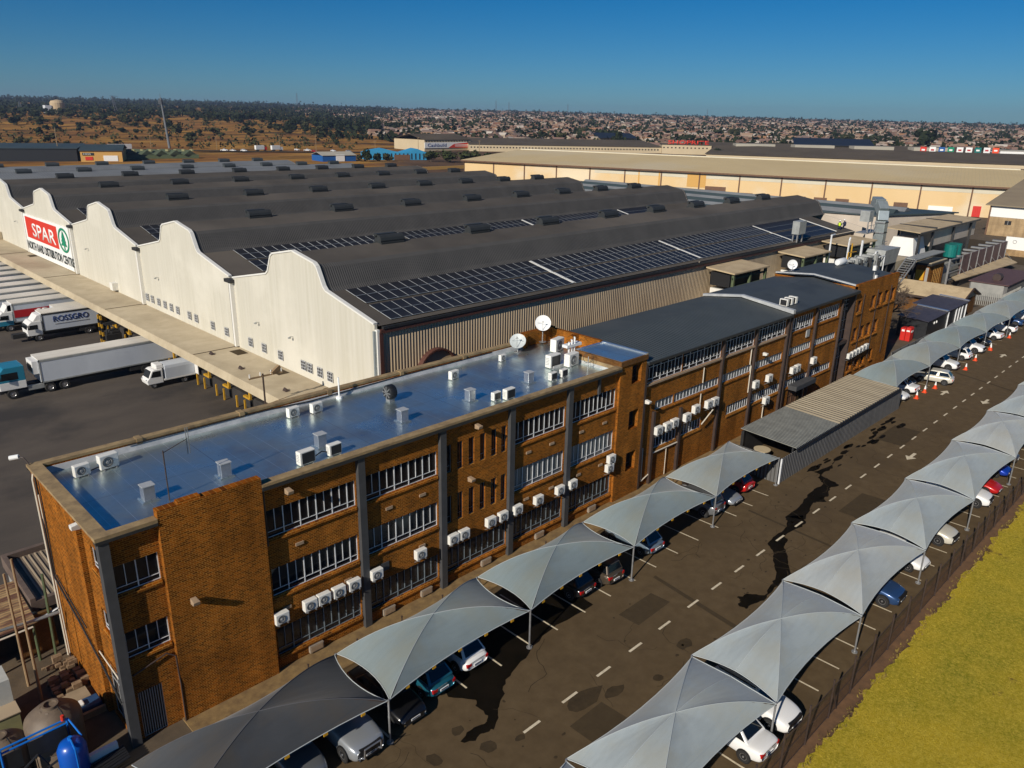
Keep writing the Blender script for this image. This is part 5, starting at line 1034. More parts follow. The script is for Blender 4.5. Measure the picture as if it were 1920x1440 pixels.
def car(kind, paint, x, y, rz, label, group='parked cars'):
    k = (kind, paint)
    if k not in car_cache: car_cache[k] = r = car_proto(kind, paint); r.location = (x, y, .004); r.rotation_euler = (0, 0, rz); r['label'] = label; r['group'] = group; return r
    return dup(car_cache[k], (x, y, .004), rz, label, group)
UP, DN = math.pi / 2, -math.pi / 2
GA = 'cars under the canopies along the offices'
def nose_out(kind, paint, xc, label, yf=23.45, g=GA): return car(kind, paint, xc, yf + KIND[kind][0] / 2, DN + random.uniform(-.03, .03), label, g)
def nose_in(kind, paint, xc, label, yf=24.0, g=GA): return car(kind, paint, xc, yf + KIND[kind][0] / 2, UP + random.uniform(-.03, .03), label, g)
nose_out('sedan', 'grey', 12.35, 'grey saloon at the very bottom edge under the charcoal canopy', 23.75); nose_out('pickup', 'silver', 14.85, 'silver pickup with chrome bull bar parked nose out under the charcoal canopy', 23.2)
nose_out('sedan', 'black', 17.55, 'shiny black saloon parked nose out beside the first canopy post', 23.5); nose_in('hatch', 'teal', 19.7, 'teal blue hatchback showing its tail under the second canopy', 24.0)
nose_in('hatch', 'white', 22.15, 'white hatchback with dark rear window showing its tail by the wet patch', 24.25); nose_in('hatch', 'black', 31.2, 'black hatchback showing its tail in the shade of the third canopy', 24.5); nose_in('mpv', 'bronze', 33.55, 'bronze brown small hatchback showing its tail beside the post', 24.15)
nose_in('hatch', 'paleblue', 38.3, 'pale blue hatchback showing its tail under the fourth canopy', 24.5); nose_in('suv', 'grey', 45.9, 'silver grey crossover showing its tail beside the fifth canopy post', 24.55); nose_out('sedan', 'silver', 48.35, 'silver saloon parked nose out under the last near canopy', 24.45); nose_in('hatch', 'red', 50.9, 'bright red hatchback in front of the tin fence', 24.9)
G2 = 'cars in the far row past the tin shed'
nose_out('sedan', 'white', 82.2, 'white saloon parked nose out against the end of the tin shed', 24.4, G2); nose_in('sedan', 'white', 85.2, 'white saloon showing its boot next to the tin shed saloon', 24.5, G2); nose_out('hatch', 'dark', 87.6, 'dark car deep in the shade left of the cream hatchback', 25.6, G2)
car('hatch', 'cream', 91.3, 24.9, UP + .18, 'cream white hatchback sticking out of its bay at an angle', G2); nose_out('suv', 'white', 97.8, 'white sport utility parked nose out beyond the cream hatchback', 24.3, G2); nose_in('hatch', 'white', 103.5, 'white hatchback showing its tail between two white sport utilities', 24.6, G2); nose_out('suv', 'white', 108.2, 'white sport utility with black grille by the pair of cones', 24.4, G2)
nose_out('hatch', 'dark', 112.6, 'dark green hatchback in shade beyond the pair of cones', 24.9, G2); nose_in('sedan', 'white', 117.2, 'white saloon showing its tail far down the row', 24.7, G2); nose_in('pickup', 'white', 122.6, 'white double cab pickup far down the row', 24.4, G2); nose_out('suv', 'blue', 128, 'dark blue car far down the row', 24.8, G2); nose_out('pickup', 'white', 133, 'white pickup almost at the right edge of the picture in the far row', 24.5, G2); nose_out('hatch', 'white', 139, 'white hatchback at the very end of the far row', 24.6, G2)
G3 = 'cars under the canopies along the mesh fence'
def fence_car(kind, paint, xc, label, yf=11.1): return car(kind, paint, xc, yf + KIND[kind][0] / 2, DN + random.uniform(-.05, .05), label, G3)
car('sedan', 'white', 27.7, 10.95 + 2.22, UP - .04, 'white saloon with dark rear window, tail to the fence, nearest the bottom', G3); fence_car('suv', 'white', 30.2, 'white sport utility with black grille nose to the fence beside the canopy post', 11.0); fence_car('suv', 'blue', 44.3, 'steel blue sport utility nose to the fence', 11.3); fence_car('hatch', 'white', 49.4, 'white hatchback half hidden behind the canopy post', 11.6); fence_car('suv', 'cream', 54.4, 'cream white crossover nose to the mesh fence', 11.4)
fence_car('suv', 'white', 62.3, 'white and black sport utility nose to the fence in front of the red car', 11.4); fence_car('hatch', 'red', 65.2, 'red hatchback behind the white and black sport utility', 11.5); fence_car('hatch', 'royal', 69.4, 'royal blue hatchback by the fence post at the right edge', 11.9); fence_car('hatch', 'bronze', 73.0, 'brown hatchback behind the royal blue one', 12.2); fence_car('sedan', 'white', 78.2, 'white saloon by the fence at the right edge', 12.2)
# cones
def cone(x, y, label):
    t = thing('traffic_cone', label, 'traffic cone', (x, y, 0), 'orange and white traffic cones'); b = MB(); b.box(x - .22, y - .22, .0, x + .22, y + .22, .06); b.build('base', 'cone_orange', t)
    b = MB(); b.lathe([(.18, .06), (.11, .4)], 14, (x, y, 0), m=0); b.lathe([(.11, .4), (.075, .58)], 14, (x, y, 0), m=1); b.lathe([(.075, .58), (.04, .78), (0, .78)], 14, (x, y, 0), m=1); b.build('cone_body', ['cone_orange', 'sign_white'], t)
for i, (x, y) in enumerate([(83.9, 24.1), (86.6, 24.2), (88.9, 23.9), (98.95, 23.8), (104.0, 24.2), (110.6, 24.3), (111.3, 24.5), (119.5, 24.4)]): cone(x, y, 'orange traffic cone along the far car row, %s from the tin shed' % ORD[i])

# ------------------------------------------------------------------ tin shed with round table
sh = thing('tin_shed', 'long tin shed with grey and tan ribbed roof and dark corrugated fence walls', 'shed', (56.4, 24.2, 0))
b = MB(); b.hexa([(56.4, 24.12, 2.42), (64.2, 24.12, 2.42), (64.2, 29.1, 2.62), (56.4, 29.1, 2.62)], [(56.4, 24.12, 2.48), (64.2, 24.12, 2.48), (64.2, 29.1, 2.68), (56.4, 29.1, 2.68)]); b.build('grey_roof', 'shed_roof_grey', sh)
b = MB(); b.hexa([(64.2, 24.12, 2.42), (78.2, 24.12, 2.42), (78.2, 29.1, 2.62), (64.2, 29.1, 2.62)], [(64.2, 24.12, 2.50), (78.2, 24.12, 2.50), (78.2, 29.1, 2.70), (64.2, 29.1, 2.70)]); b.build('tan_roof', 'shed_roof_tan', sh)
b = MB(); b.box(54.25, 24.22, 0, 79.4, 24.3, 2.12); b.build('front_fence', 'shed_wall', sh); b = MB(); b.box(54.22, 24.3, 0, 54.3, 29.0, 2.1); b.box(79.3, 24.3, 0, 79.38, 29.0, 2.1); b.build('end_fence', 'shed_wall_end', sh)
b = MB(); b.box(56.35, 24.02, 2.26, 78.3, 24.115, 2.41); b.build('fascia', 'navy_fascia', sh)
b = MB(); b.box(54.15, 24.15, 0, 54.27, 24.27, 2.15); b.build('corner_post', 'white_frame', sh)
b = MB()
for x in (56.6, 63, 70, 77.9):
    for y in (24.5, 28.9): b.box(x - .06, y - .06, 0, x + .06, y + .06, 2.45)
b.box(56.5, 28.95, 0, 78, 29.05, 2.4); b.build('frame_post', 'dark_metal', sh)
t = thing('round_table', 'round cream garden table under the open end of the tin shed', 'table', (57.9, 27.7, 0)); b = MB(); b.lathe([(0, .74), (.7, .74), (.7, .79), (0, .79)], 28, (57.9, 27.7, 0)); b.build('table_top', 'canopy_roof', t)
for sx, sy in ((-1, -1), (1, -1), (1, 1), (-1, 1)): b = MB(); b.tube((57.9 + .4 * sx, 27.7 + .4 * sy, 0), (57.9 + .4 * sx, 27.7 + .4 * sy, .74), .05); b.build('leg', 'cream_pipe', t)

# ------------------------------------------------------------------ mesh fence along the lawn
fn = thing('mesh_fence', 'brown wire mesh fence between the car park and the yellow lawn', 'fence', (15, 10.3, 0))
b = MB(); b.box(12, 10.29, .1, 140, 10.31, 1.85); b.build('wire_mesh', 'wire_mesh', fn)
for z in (.15, 1.0, 1.85): MB().tube((12, 10.3, z), (140, 10.3, z), .018, 5).build('tension_wire', 'brown_steel', fn)
for i in range(52):
    x = 12.6 + i * 2.45; b = MB(); b.tube((x, 10.3, 0), (x, 10.3, 2.25), .05, 6); 
    if i % 4 == 0: b.bar((x + .9, 10.3, 0), (x, 10.3, 1.9), .06)
    b.build('fence_post', 'brown_steel', fn)
# weeds and litter on the soil strip
b = MB(); rn = random.Random(21)
for k in range(1500):
    x = rn.uniform(16, 110); y = 9.72 + rn.gauss(0, .1) + .12 * math.sin(x * 1.3); s = rn.uniform(.05, .16); a = rn.uniform(0, 6.28); dx, dy = math.cos(a) * s * .4, math.sin(a) * s * .4; z = .04
    b.face([(x - dx, y - dy, z), (x + dx, y + dy, z), (x + rn.uniform(-.1, .1), y + rn.uniform(-.1, .1), z + s)])
tag(b.build('grass_edge', 'tuft'), 'ragged dry grass tufts along the lawn edge', 'grass', kind='stuff')
b = MB()
for k in range(16000):
    x = 18 + 60 * rn.random() ** 1.5; y = 9.7 - (rn.random() ** 1.2) * min(12, 2 + (x - 14) * .5); s = rn.uniform(.03, .065); a = rn.uniform(0, 6.28); dx, dy = math.cos(a) * s * .35, math.sin(a) * s * .35; z = .05
    b.face([(x - dx, y - dy, z), (x + dx, y + dy, z), (x + rn.uniform(-.07, .07), y + rn.uniform(-.07, .07), z + s)])
tag(b.build('lawn_blades', 'lawn_grass'), 'short dry yellow grass of the lawn beside the fence', 'grass', kind='stuff')
# railing posts on the kerb
for i in range(13):
    x = 15.6 + 2.9 * i; t = MB(); t.tube((x, 29.6, .1), (x, 29.6, .95), .035, 6); t.tube((x, 29.6, .9), (x, 29.6, .97), .055, 8)
    tag(t.build('kerb_post', 'brown_steel'), 'thin brown post on the paved edge by the offices, %s from the blank wall' % ORD[i], 'post', 'kerb posts')
# ------------------------------------------------------------------ back courtyard at the lower left
def water_tank(x, y, r, h, label):
    t = thing('water_tank', label, 'water tank', (x, y, 0), 'brown water tanks'); b = MB(); b.lathe([(r, 0), (r, h * .25), (r * .98, h * .27), (r, h * .3), (r, h * .72), (r * .97, h * .78), (r * .6, h * .93), (r * .3, h * .98), (r * .29, h * 1.03), (r * .22, h * 1.03), (r * .22, h * .99), (0, h * .97)], 36, (x, y, 0)); b.build('tank_shell', 'tank_brown', t, smooth=True)
    b = MB()
    for k in range(8):
        a = k * math.pi / 4 + .2; c, s = math.cos(a), math.sin(a); b.bar((x + c * r * .97, y + s * r * .97, h * .76), (x + c * r * .36, y + s * r * .36, h * .965), .14, .06)
    b.build('shoulder_rib', 'tank_brown', t)
    b = MB(); b.path([(x + .2, y - .3, h), (x + .25, y - .7, h * .98), (x + .3, y - r, h * .8), (x + .3, y - r - .08, 0)], .03); b.build('fill_pipe', 'black_trim', t)
water_tank(5.2, 33.15, 1.12, 2.5, 'larger brown plastic water tank with ribbed shoulders behind the blue pipe frame'); water_tank(3.25, 33.4, .95, 1.9, 'lower brown plastic water tank at the left edge beside the larger one')
t = thing('filter_rack', 'blue pipe rack with black panels of a water treatment unit', 'water unit', (4.2, 32.0, 0)); b = MB()
for z in (2.1, 2.3): b.tube((2.2, 32.0, z), (5.55, 32.05, z), .045)
b.tube((5.5, 32.05, 0), (5.5, 32.05, 2.3), .05); b.tube((3.0, 31.95, 0), (3.0, 31.95, 2.3), .05); b.tube((5.55, 32.05, 2.3), (5.75, 31.1, 1.9), .04); b.build('pipe', 'pipe_blue', t)
b = MB(); b.box(3.95, 31.96, 1.2, 5.42, 32.0, 2.05); b.box(2.3, 31.94, 1.1, 3.7, 31.98, 2.0); b.build('panel', 'black_panel', t)
b = MB(); b.path([(3.2, 31.7, .3), (3.6, 31.6, 1.2), (4.2, 31.7, 1.5), (4.6, 31.8, .4)], .05); b.path([(4.0, 31.6, .2), (4.4, 31.5, .8), (5.0, 31.6, .9)], .05); b.box(3.4, 31.3, 0, 4.4, 31.7, .7); b.build('pump', 'black_trim', t); b = MB(); b.tube((5.35, 32.0, 2.35), (5.35, 32.0, 2.6), .07); b.build('gauge', 'sign_red', t)
t = thing('pressure_vessel', 'bright blue upright pressure vessel in front of the pipe rack', 'tank', (5.35, 31.05, 0)); b = MB(); b.lathe([(.5, .25), (.56, .4), (.56, 1.6), (.45, 1.85), (.25, 1.98), (0, 2.0)], 28, (5.3, 31.05, 0)); b.build('shell', 'vessel_blue', t, smooth=True)
b = MB(); b.tube((5.3, 31.05, 1.95), (5.3, 31.05, 2.15), .09); b.path([(5.3, 31.05, 2.1), (5.3, 30.45, 1.9), (5.3, 30.42, .2)], .035); b.build('top_pipe', 'pipe_blue', t); b = MB(); [b.tube((5.3 + .45 * math.cos(a), 31.05 + .45 * math.sin(a), 0), (5.3 + .45 * math.cos(a), 31.05 + .45 * math.sin(a), .4), .05) for a in (.5, 2.6, 4.7)]; b.build('leg', 'steel', t)
for i, (x0, y0, h, l) in enumerate(((5.37, 38.67, 6.4, 'leftmost tall thin wooden pole standing in the courtyard'), (5.55, 37.17, 7.8, 'taller thin wooden pole right of the other one in the courtyard'))):
    b = MB(); b.tube((x0, y0, 0), (x0 + (.0), y0, h), .07, 8, .05); tag(b.build('timber_pole', 'pole_wood', bevel=0), l, 'pole', 'courtyard poles')
t = thing('lean_to', 'small flat roofed lean-to with brown parapet and ribbed roof behind the end wall', 'outbuilding', (7, 42, 0)); b = MB(); b.box(5.0, 42.0, 2.45, 7.5, 47.3, 2.5); b.build('roof', 'lean_roof', t)
b = MB(); [b.box(5.1 + k * .3, 42.1, 2.5, 5.17 + k * .3, 47.2, 2.56) for k in range(8)]; b.build('roof_rib', 'lean_rib', t); b = MB(); b.box(4.75, 41.7, 2.1, 5.0, 47.6, 2.85); b.box(5.0, 47.3, 2.1, 7.58, 47.6, 2.85); b.box(5.0, 41.7, 2.1, 7.58, 42.0, 2.65); b.build('parapet', 'parapet_brown', t)
b = MB(); b.box(4.9, 41.8, 0, 5.1, 47.5, 2.1); b.box(5.1, 47.35, 0, 7.5, 47.5, 2.1); b.build('wall', 'grey_wall', t)
for ch in t.children: ch.location.x += 1.9
t.children[0].location.x = 1.9
t = thing('rusty_shed', 'open shed with rust streaked corrugated roof at the left edge', 'shed', (4.5, 41, 0)); b = MB(); b.hexa([(1.5, 40.2, 2.35), (6.5, 40.2, 2.35), (6.55, 44.6, 2.6), (1.5, 44.6, 2.6)], [(1.5, 40.2, 2.4), (6.5, 40.2, 2.4), (6.55, 44.6, 2.65), (1.5, 44.6, 2.65)]); b.build('roof', 'rust_roof', t)
b = MB(); b.box(1.6, 41.2, 0, 4.2, 41.4, 2.3); b.box(5.7, 41.0, 0, 7.4, 41.2, 2.3); b.build('wall', 'brick_dark', t); b = MB(); b.tube((6.35, 40.4, 0), (6.35, 40.4, 2.35), .07); b.tube((4.4, 40.4, 0), (4.4, 40.4, 2.35), .07); b.build('post', 'green_steel', t); b = MB(); b.box(4.2, 42.0, 0, 5.7, 42.1, 2.2); b.build('door_opening', 'dock_dark', t); b = MB(); b.path([(2, 40.3, 2.25), (6.4, 40.35, 2.3), (7.5, 39.9, 2.9)], .06); b.build('gutter', 'steel', t); b = MB(); b.path([(2.0, 40.15, 2.1), (6.3, 40.15, 2.2)], .05); b.build('rail', 'cream_pipe', t)
t = thing('green_container', 'pale green and grey container with its door at the far left edge', 'container', (3.6, 36.5, 0)); b = MB(); b.box(2.2, 35.3, 0, 4.35, 37.5, 1.25); b.build('container_body', 'container_green', t); b = MB(); b.box(2.2, 36.2, 1.25, 4.35, 37.5, 2.5); b.build('container_upper', 'container_pale', t); b = MB(); b.box(4.34, 35.4, .1, 4.4, 37.4, .16); b.box(2.2, 35.25, 1.25, 4.4, 36.2, 1.3); b.build('lip', 'lean_rib', t)
b = MB(); rn = random.Random(2)
for k in range(46): x, y = rn.uniform(6.0, 7.3), rn.uniform(36.3, 39.2); s = rn.uniform(.1, .3); z = rn.uniform(0, .35); b.box(x, y, z, x + s * 1.5, y + s, z + s)
tag(b.build('rubble_heap', 'brick_pile'), 'heap of old bricks and rubble against the end wall', 'rubble', kind='stuff')
t = thing('pallet_step', 'tan board lying beside the end wall', 'board', (6.7, 35.9, 0)); b = MB(); b.box(6.1, 35.5, .02, 7.3, 36.5, .25); b.build('board', 'concrete', t)
t = thing('tarpaulin_stack', 'blue tarpaulin covered stack with a white bag on it by the end wall', 'stack', (6.9, 34.9, 0)); b = MB(); b.box(6.3, 34.5, 0, 7.5, 35.3, .5); b.build('tarpaulin', 'blue_tarp', t, bevel=.06); b = MB(); b.box(6.35, 34.7, .5, 6.8, 35.1, .65); b.build('bag', 'sign_white', t, bevel=.05); b = MB(); b.box(6.2, 34.3, 0, 7.55, 34.45, .35); b.build('board', 'pole_wood', t)
t = thing('pipe_bundle', 'bundle of dark pipes with a white sheet at the bottom left', 'pipes', (6.4, 30.4, 0)); b = MB(); [b.tube((5.6, 30.0 + .16 * k, .35 + .05 * (k % 2)), (7.2, 30.2 + .16 * k, .45), .07) for k in range(6)]; b.build('pipe', 'black_trim', t); b = MB(); b.box(5.7, 30.95, .2, 7.0, 31.15, .8); b.build('sheet', 'sign_white', t)
t = thing('yard_downpipes', 'dark service pipes on a slanted bracket behind the end wall', 'pipes', (6.9, 40.2, 0)); b = MB(); b.path([(6.2, 38.9, 3.3), (7.3, 38.9, 3.25)], .09, 8); b.path([(4.6, 38.8, 3.5), (6.2, 38.9, 3.3)], .07, 8); b.build('pipe', 'duct', t); b = MB(); b.path([(7.1, 40.0, 5.0), (7.0, 40.0, 0)], .07); b.build('green_post', 'green_steel', t)

# ------------------------------------------------------------------ plant and outbuildings at the right end
def dock_roof(x0, x1, y0, y1, z, label):
    t = thing('dock_shelter', label, 'shelter', (x0, y0, 0), 'flat tan roofed shelters on the side wall'); b = MB(); b.hexa([(x0, y0, z - .15), (x1, y0, z - .15), (x1, y1, z + .12), (x0, y1, z + .12)], [(x0, y0, z), (x1, y0, z), (x1, y1, z + .27), (x0, y1, z + .27)]); b.build('roof', 'tan_roof', t)
    b = MB()
    for x in (x0 + .3, (x0 + x1) / 2, x1 - .4): b.box(x, y0 + .2, 0, x + .3, y0 + .5, z - .2)
    for q in (.6, 1.6): b.box(x0 + .3, y0 + .3, z - q - .2, x1 - .3, y0 + .45, z - q)
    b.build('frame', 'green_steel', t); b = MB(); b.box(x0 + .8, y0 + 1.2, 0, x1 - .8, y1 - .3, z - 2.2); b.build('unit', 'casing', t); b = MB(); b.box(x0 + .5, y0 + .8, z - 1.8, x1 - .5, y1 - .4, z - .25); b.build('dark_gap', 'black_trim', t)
dock_roof(78.6, 86.6, 43.6, 47.3, 10.85, 'tan flat roofed shelter behind the dark office roof, leftmost of three'); dock_roof(95.8, 103.5, 43.6, 47.3, 10.9, 'tan flat roofed shelter on the side wall left of the steel condensers'); dock_roof(108.5, 118.0, 43.2, 47.3, 11.1, 'tan flat roofed shelter nearest the tall grey duct')
t = thing('condenser_plant', 'tall cluster of grey steel condensers and pipes behind the end block', 'plant', (110, 42, 0)); rn = random.Random(6)
b = MB()
for k in range(6): x = 103.5 + 2.1 * k; b.box(x, 41.6, 5.5, x + 1.6, 43.0, 8.6 + .25 * (k % 2)); b.box(x + .1, 41.55, 8.7, x + .5, 41.9, 9.6); b.tube((x + .8, 41.5, 9.3), (x + .8, 43.1, 9.3), .35, 10)
b.hexa([(115.6, 41.2, 7.8), (121.0, 41.2, 7.8), (121.0, 43.6, 7.8), (115.6, 43.6, 7.8)], [(115.9, 41.0, 10.0), (121.4, 41.0, 10.0), (121.4, 43.8, 10.0), (115.9, 43.8, 10.0)]); b.build('condenser', 'equip', t)
b = MB()
for k in range(26): x = 102.5 + rn.random() * 19; y = 41 + rn.random() * 3; z = 5 + rn.random() * 3; b.path([(x, y, 4), (x, y, z + 2), (x + rn.uniform(-2, 2), y, z + 2), (x + rn.uniform(-1, 1), y + .5, z + 1)], .08)
b.path([(107.4, 43, 5), (107.4, 43, 12.0), (107.6, 43, 12.4)], .12); b.path([(103.8, 44, 8), (103.8, 44, 12.9), (106.0, 44.5, 12.8)], .11); b.path([(112.0, 43, 6), (112.0, 43, 11.6)], .16); b.build('pipe', 'white_frame', t)
b = MB(); b.path([(108.6, 43, 4), (108.6, 43, 11.5)], .1); b.path([(106.4, 42.5, 4), (106.4, 42.5, 10.5), (109, 42.5, 10.4)], .08); b.build('gas_pipe', 'yellow_paint', t)
b = MB(); [b.box(102.6 + 3.1 * k, 41.3, 4, 102.8 + 3.1 * k, 43.5, 9.4) for k in range(7)]; b.box(102, 41.2, 5.2, 122, 43.8, 5.4); b.build('frame', 'dark_metal', t)
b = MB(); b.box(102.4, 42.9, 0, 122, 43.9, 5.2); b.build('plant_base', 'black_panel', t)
t = thing('roof_cabinet', 'grey electrical cabinet on legs at the far edge of the solar roof', 'cabinet', (101.3, 47.4, 12)); b = MB(); b.box(100.6, 47.1, 12.9, 102.5, 48.1, 14.6); b.build('cabinet', 'equip', t); b = MB(); [b.box(x, y, 11.8, x + .14, y + .14, 12.9) for x in (100.8, 102.2) for y in (47.3, 47.9)]; b.build('leg', 'steel', t)
t = thing('roof_hood', 'square grey hood on a platform by the far solar roof corner', 'hood', (119.5, 46.5, 0)); b = MB(); b.box(120.4, 45.8, 13.2, 122.0, 47.2, 14.8); b.build('hood', 'equip', t); b = MB(); [b.bar((x, 45.9, 11.7), (x, 45.9, 13.2), .12) for x in (120.5, 121.9)]; b.box(119.8, 45.6, 11.5, 125, 47.3, 11.65); [b.tube((120 + k, 45.6, 11.6), (120 + k, 45.6, 12.7), .04) for k in range(6)]; b.bar((120, 45.6, 12.7), (125, 45.6, 12.7), .05); b.build('platform', 'steel', t)
t = thing('exhaust_duct', 'tall curved pale grey exhaust duct rising at the end of the warehouse', 'duct', (123.5, 46, 0)); b = MB(); pts = [(123.9, 45.2, 4), (123.9, 45.2, 13.2), (124.2, 45.4, 14.6), (124.9, 46.2, 15.6), (126.2, 47.4, 15.9)]
for a, c in zip(pts, pts[1:]): b.bar(a, c, 1.5, 1.3)
b.build('duct', 'duct', t, bevel=.05); b = MB()
for z in (5.5, 7.5, 9.5, 11.5, 13.0): b.box(123.05, 44.45, z - .08, 124.75, 45.95, z + .08)
[b.tube((123.2, 44.2, 5 + .4 * k), (124.6, 44.2, 5 + .4 * k), .05) for k in range(14)]; b.build('duct_band', 'steel', t)
t = thing('cold_store', 'long pale pinkish cold store with flat dark grey roof stripes beyond the warehouse end', 'building', (124, 50, 0)); b = MB(); b.prism([(126, 78), (166.9, 75.3), (170.7, 63.2), (191.1, 54.7), (187.4, 85.4), (180.2, 156), (126, 156)], 'z', 0, 8.9); b.build('wall', 'pinkwall', t); b = MB(); b.prism([(125.5, 77.5), (166.6, 75.0), (170.4, 62.8), (191.8, 54.0), (188.0, 85.6), (180.6, 157), (125.5, 157)], 'z', 8.9, 9.15); b.build('roof', 'slate_roof', t)
for k in range(9): x = 130 + 6.5 * k; MB().prism([(x, 9.16), (x + 1.2, 9.9), (x + 2.0, 9.9), (x + 3.8, 9.16)], 'y', 79 if x < 164 else (66 if x < 175 else 62), 154).build('roof_rib', 'slate_roof' if k % 2 else 'wh_roof_pale', t)
for x, y in ((128, 77.6), (140, 76.8), (152, 76.0), (163, 75.2)): MB().path([(x, y, 8.8), (x, y, 3)], .15).build('downpipe', 'pier', t)
for x, y in ((140, 92), (158, 84)): MB().box(x, y, 9.4, x + 4, y + 3, 10.6).build('roof_unit', 'equip', t)
t = thing('plant_gallery', 'long tan roofed plant gallery box raised on dark steel legs', 'building', (158, 51, 0)); b = MB(); b.box(149.5, 45.6, 6.8, 174, 51.0, 9.75); b.build('wall', 'pinkwall', t); b = MB(); b.hexa([(141.6, 45.1, 9.76), (174.4, 45.1, 9.76), (176, 51.4, 9.95), (143, 51.4, 9.95)], [(141.6, 45.1, 9.9), (174.4, 45.1, 9.9), (176, 51.4, 10.1), (143, 51.4, 10.1)]); b.build('roof', 'tan_roof', t)
b = MB(); [b.box(x, y, 0, x + .35, y + .35, 9.75) for x in (142.2, 148.8, 160, 170) for y in (45.2, 50.9)]; [b.box(x, 45.05, 9.9, x + .25, 51.4, 10.2) for x in (149.5, 163)]; b.box(141.6, 44.95, 9.6, 174.4, 45.09, 9.85); b.build('frame', 'dark_metal', t)
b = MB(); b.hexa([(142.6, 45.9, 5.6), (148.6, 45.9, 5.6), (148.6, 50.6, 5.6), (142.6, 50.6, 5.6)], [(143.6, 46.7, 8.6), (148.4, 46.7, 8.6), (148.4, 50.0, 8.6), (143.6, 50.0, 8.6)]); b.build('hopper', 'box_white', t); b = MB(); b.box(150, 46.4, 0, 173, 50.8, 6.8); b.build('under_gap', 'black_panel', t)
t = thing('brick_plant_room', 'small brick plant room with pale flat roof and yellow notice panel', 'building', (141, 43, 0)); b = MB(); b.box(142.2, 42.8, 0, 149.6, 44.9, 4.6); b.build('wall', 'brick', t); b = MB(); b.box(141.7, 42.4, 4.6, 149.9, 45.0, 4.95); b.build('roof_edge', 'dark_metal', t); b = MB(); b.box(141.8, 42.5, 4.95, 149.8, 44.95, 5.05); b.build('roof', 'canopy_roof', t)
b = MB(); b.box(142.1, 43.5, 2.0, 142.19, 44.8, 3.7); b.build('notice_panel', 'gold_cloth', t); b = MB(); b.box(142.1, 42.85, .3, 142.19, 43.3, 4.2); b.build('pale_door', 'grey_wall', t); window(t, 'y', 144.5, 148.0, .6, 3.8, 42.76, 'grid', frame='orange_wall', glass='orange_wall', pitch=.9)
t = thing('maroon_enclosure', 'long maroon clad plant enclosure with open beam top', 'enclosure', (150, 43, 0)); b = MB(); b.box(157, 42.2, 0, 185.8, 42.4, 4.75); b.build('cladding', 'maroon', t); b = MB()
for k in range(7): x = 157 + 4.75 * k; b.box(x, 42.05, 0, x + .12, 42.19, 4.85); b.bar((x, 42.1, 2.6), (x + 1.6, 40.6, .6), .07); b.box(x, 42.4, 4.5, x + .6, 44.9, 4.8)
b.box(150.4, 42.1, 0, 150.7, 42.4, 4.9); [b.box(150.7, 42.15, z, 157, 42.35, z + .18) for z in (1.0, 2.2, 3.4, 4.6)]; b.build('frame', 'steel', t); b = MB(); b.box(151, 43.5, 0, 185.5, 44.9, 3.6); b.build('inner_unit', 'grey_wall', t)
b = MB(); [b.tube((155.5 + 2.3 * k, 43.9, 4.6), (155.5 + 2.3 * k, 43.9, 6.8), 1.1, 16) for k in range(2)]; tag(b.build('teal_tank', 'teal'), 'pair of teal green plastic tanks on top of the maroon enclosure', 'tanks')
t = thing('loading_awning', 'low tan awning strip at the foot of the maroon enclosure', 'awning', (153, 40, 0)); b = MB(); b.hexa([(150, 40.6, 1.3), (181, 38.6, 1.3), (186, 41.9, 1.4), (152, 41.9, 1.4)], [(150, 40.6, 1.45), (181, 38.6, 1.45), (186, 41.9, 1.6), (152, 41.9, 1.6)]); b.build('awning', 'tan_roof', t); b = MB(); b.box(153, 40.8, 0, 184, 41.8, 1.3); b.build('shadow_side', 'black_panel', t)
t = thing('gable_hut', 'low hut with tan ribbed roof and brown gutters beyond the end block', 'hut', (129, 38, 0)); b = MB(); b.box(126, 32.8, 0, 133, 44.4, 2.6); b.build('wall', 'brick_dark', t); b = MB(); b.prism([(126, 2.6), (129.5, 3.9), (133, 2.6)], 'y', 32.75, 32.9); b.build('gable_panel', 'tan_roof', t)
for x0, z0, x1, z1 in ((125.5, 2.55, 129.5, 4.0), (129.5, 4.0, 133.5, 2.55)): MB().hexa([(x0, 32.4, z0), (x1, 32.4, z1), (x1, 44.8, z1), (x0, 44.8, z0)], [(x0, 32.4, z0 + .1), (x1, 32.4, z1 + .1), (x1, 44.8, z1 + .1), (x0, 44.8, z0 + .1)]).build('roof', 'tan_roof', t)
b = MB(); b.box(125.3, 32.4, 2.3, 125.5, 44.8, 2.6); b.bar((125.5, 32.3, 2.7), (129.5, 32.3, 4.15), .2); b.bar((129.5, 32.3, 4.15), (133.5, 32.3, 2.7), .2); b.build('gutter', 'brown_steel', t)
t = thing('net_enclosure', 'dark net covered enclosure with dark glossy sheet roofs beside the far canopies', 'enclosure', (110, 32, 0)); b = MB(); b.box(108.9, 31.7, 0, 125.0, 35.4, 2.6); b.build('net_wall', 'black_panel', t)
MB().hexa([(108.6, 31.5, 2.6), (116.2, 31.5, 2.75), (116.2, 35.6, 2.95), (108.6, 35.6, 2.8)], [(108.6, 31.5, 2.66), (116.2, 31.5, 2.81), (116.2, 35.6, 3.01), (108.6, 35.6, 2.86)]).build('sheet_roof', 'net_roof', t); MB().hexa([(117.0, 31.5, 2.8), (125.3, 31.5, 2.9), (125.3, 36.6, 3.1), (117.0, 36.6, 3.0)], [(117.0, 31.5, 2.86), (125.3, 31.5, 2.96), (125.3, 36.6, 3.16), (117.0, 36.6, 3.06)]).build('sheet_roof', 'net_roof', t)
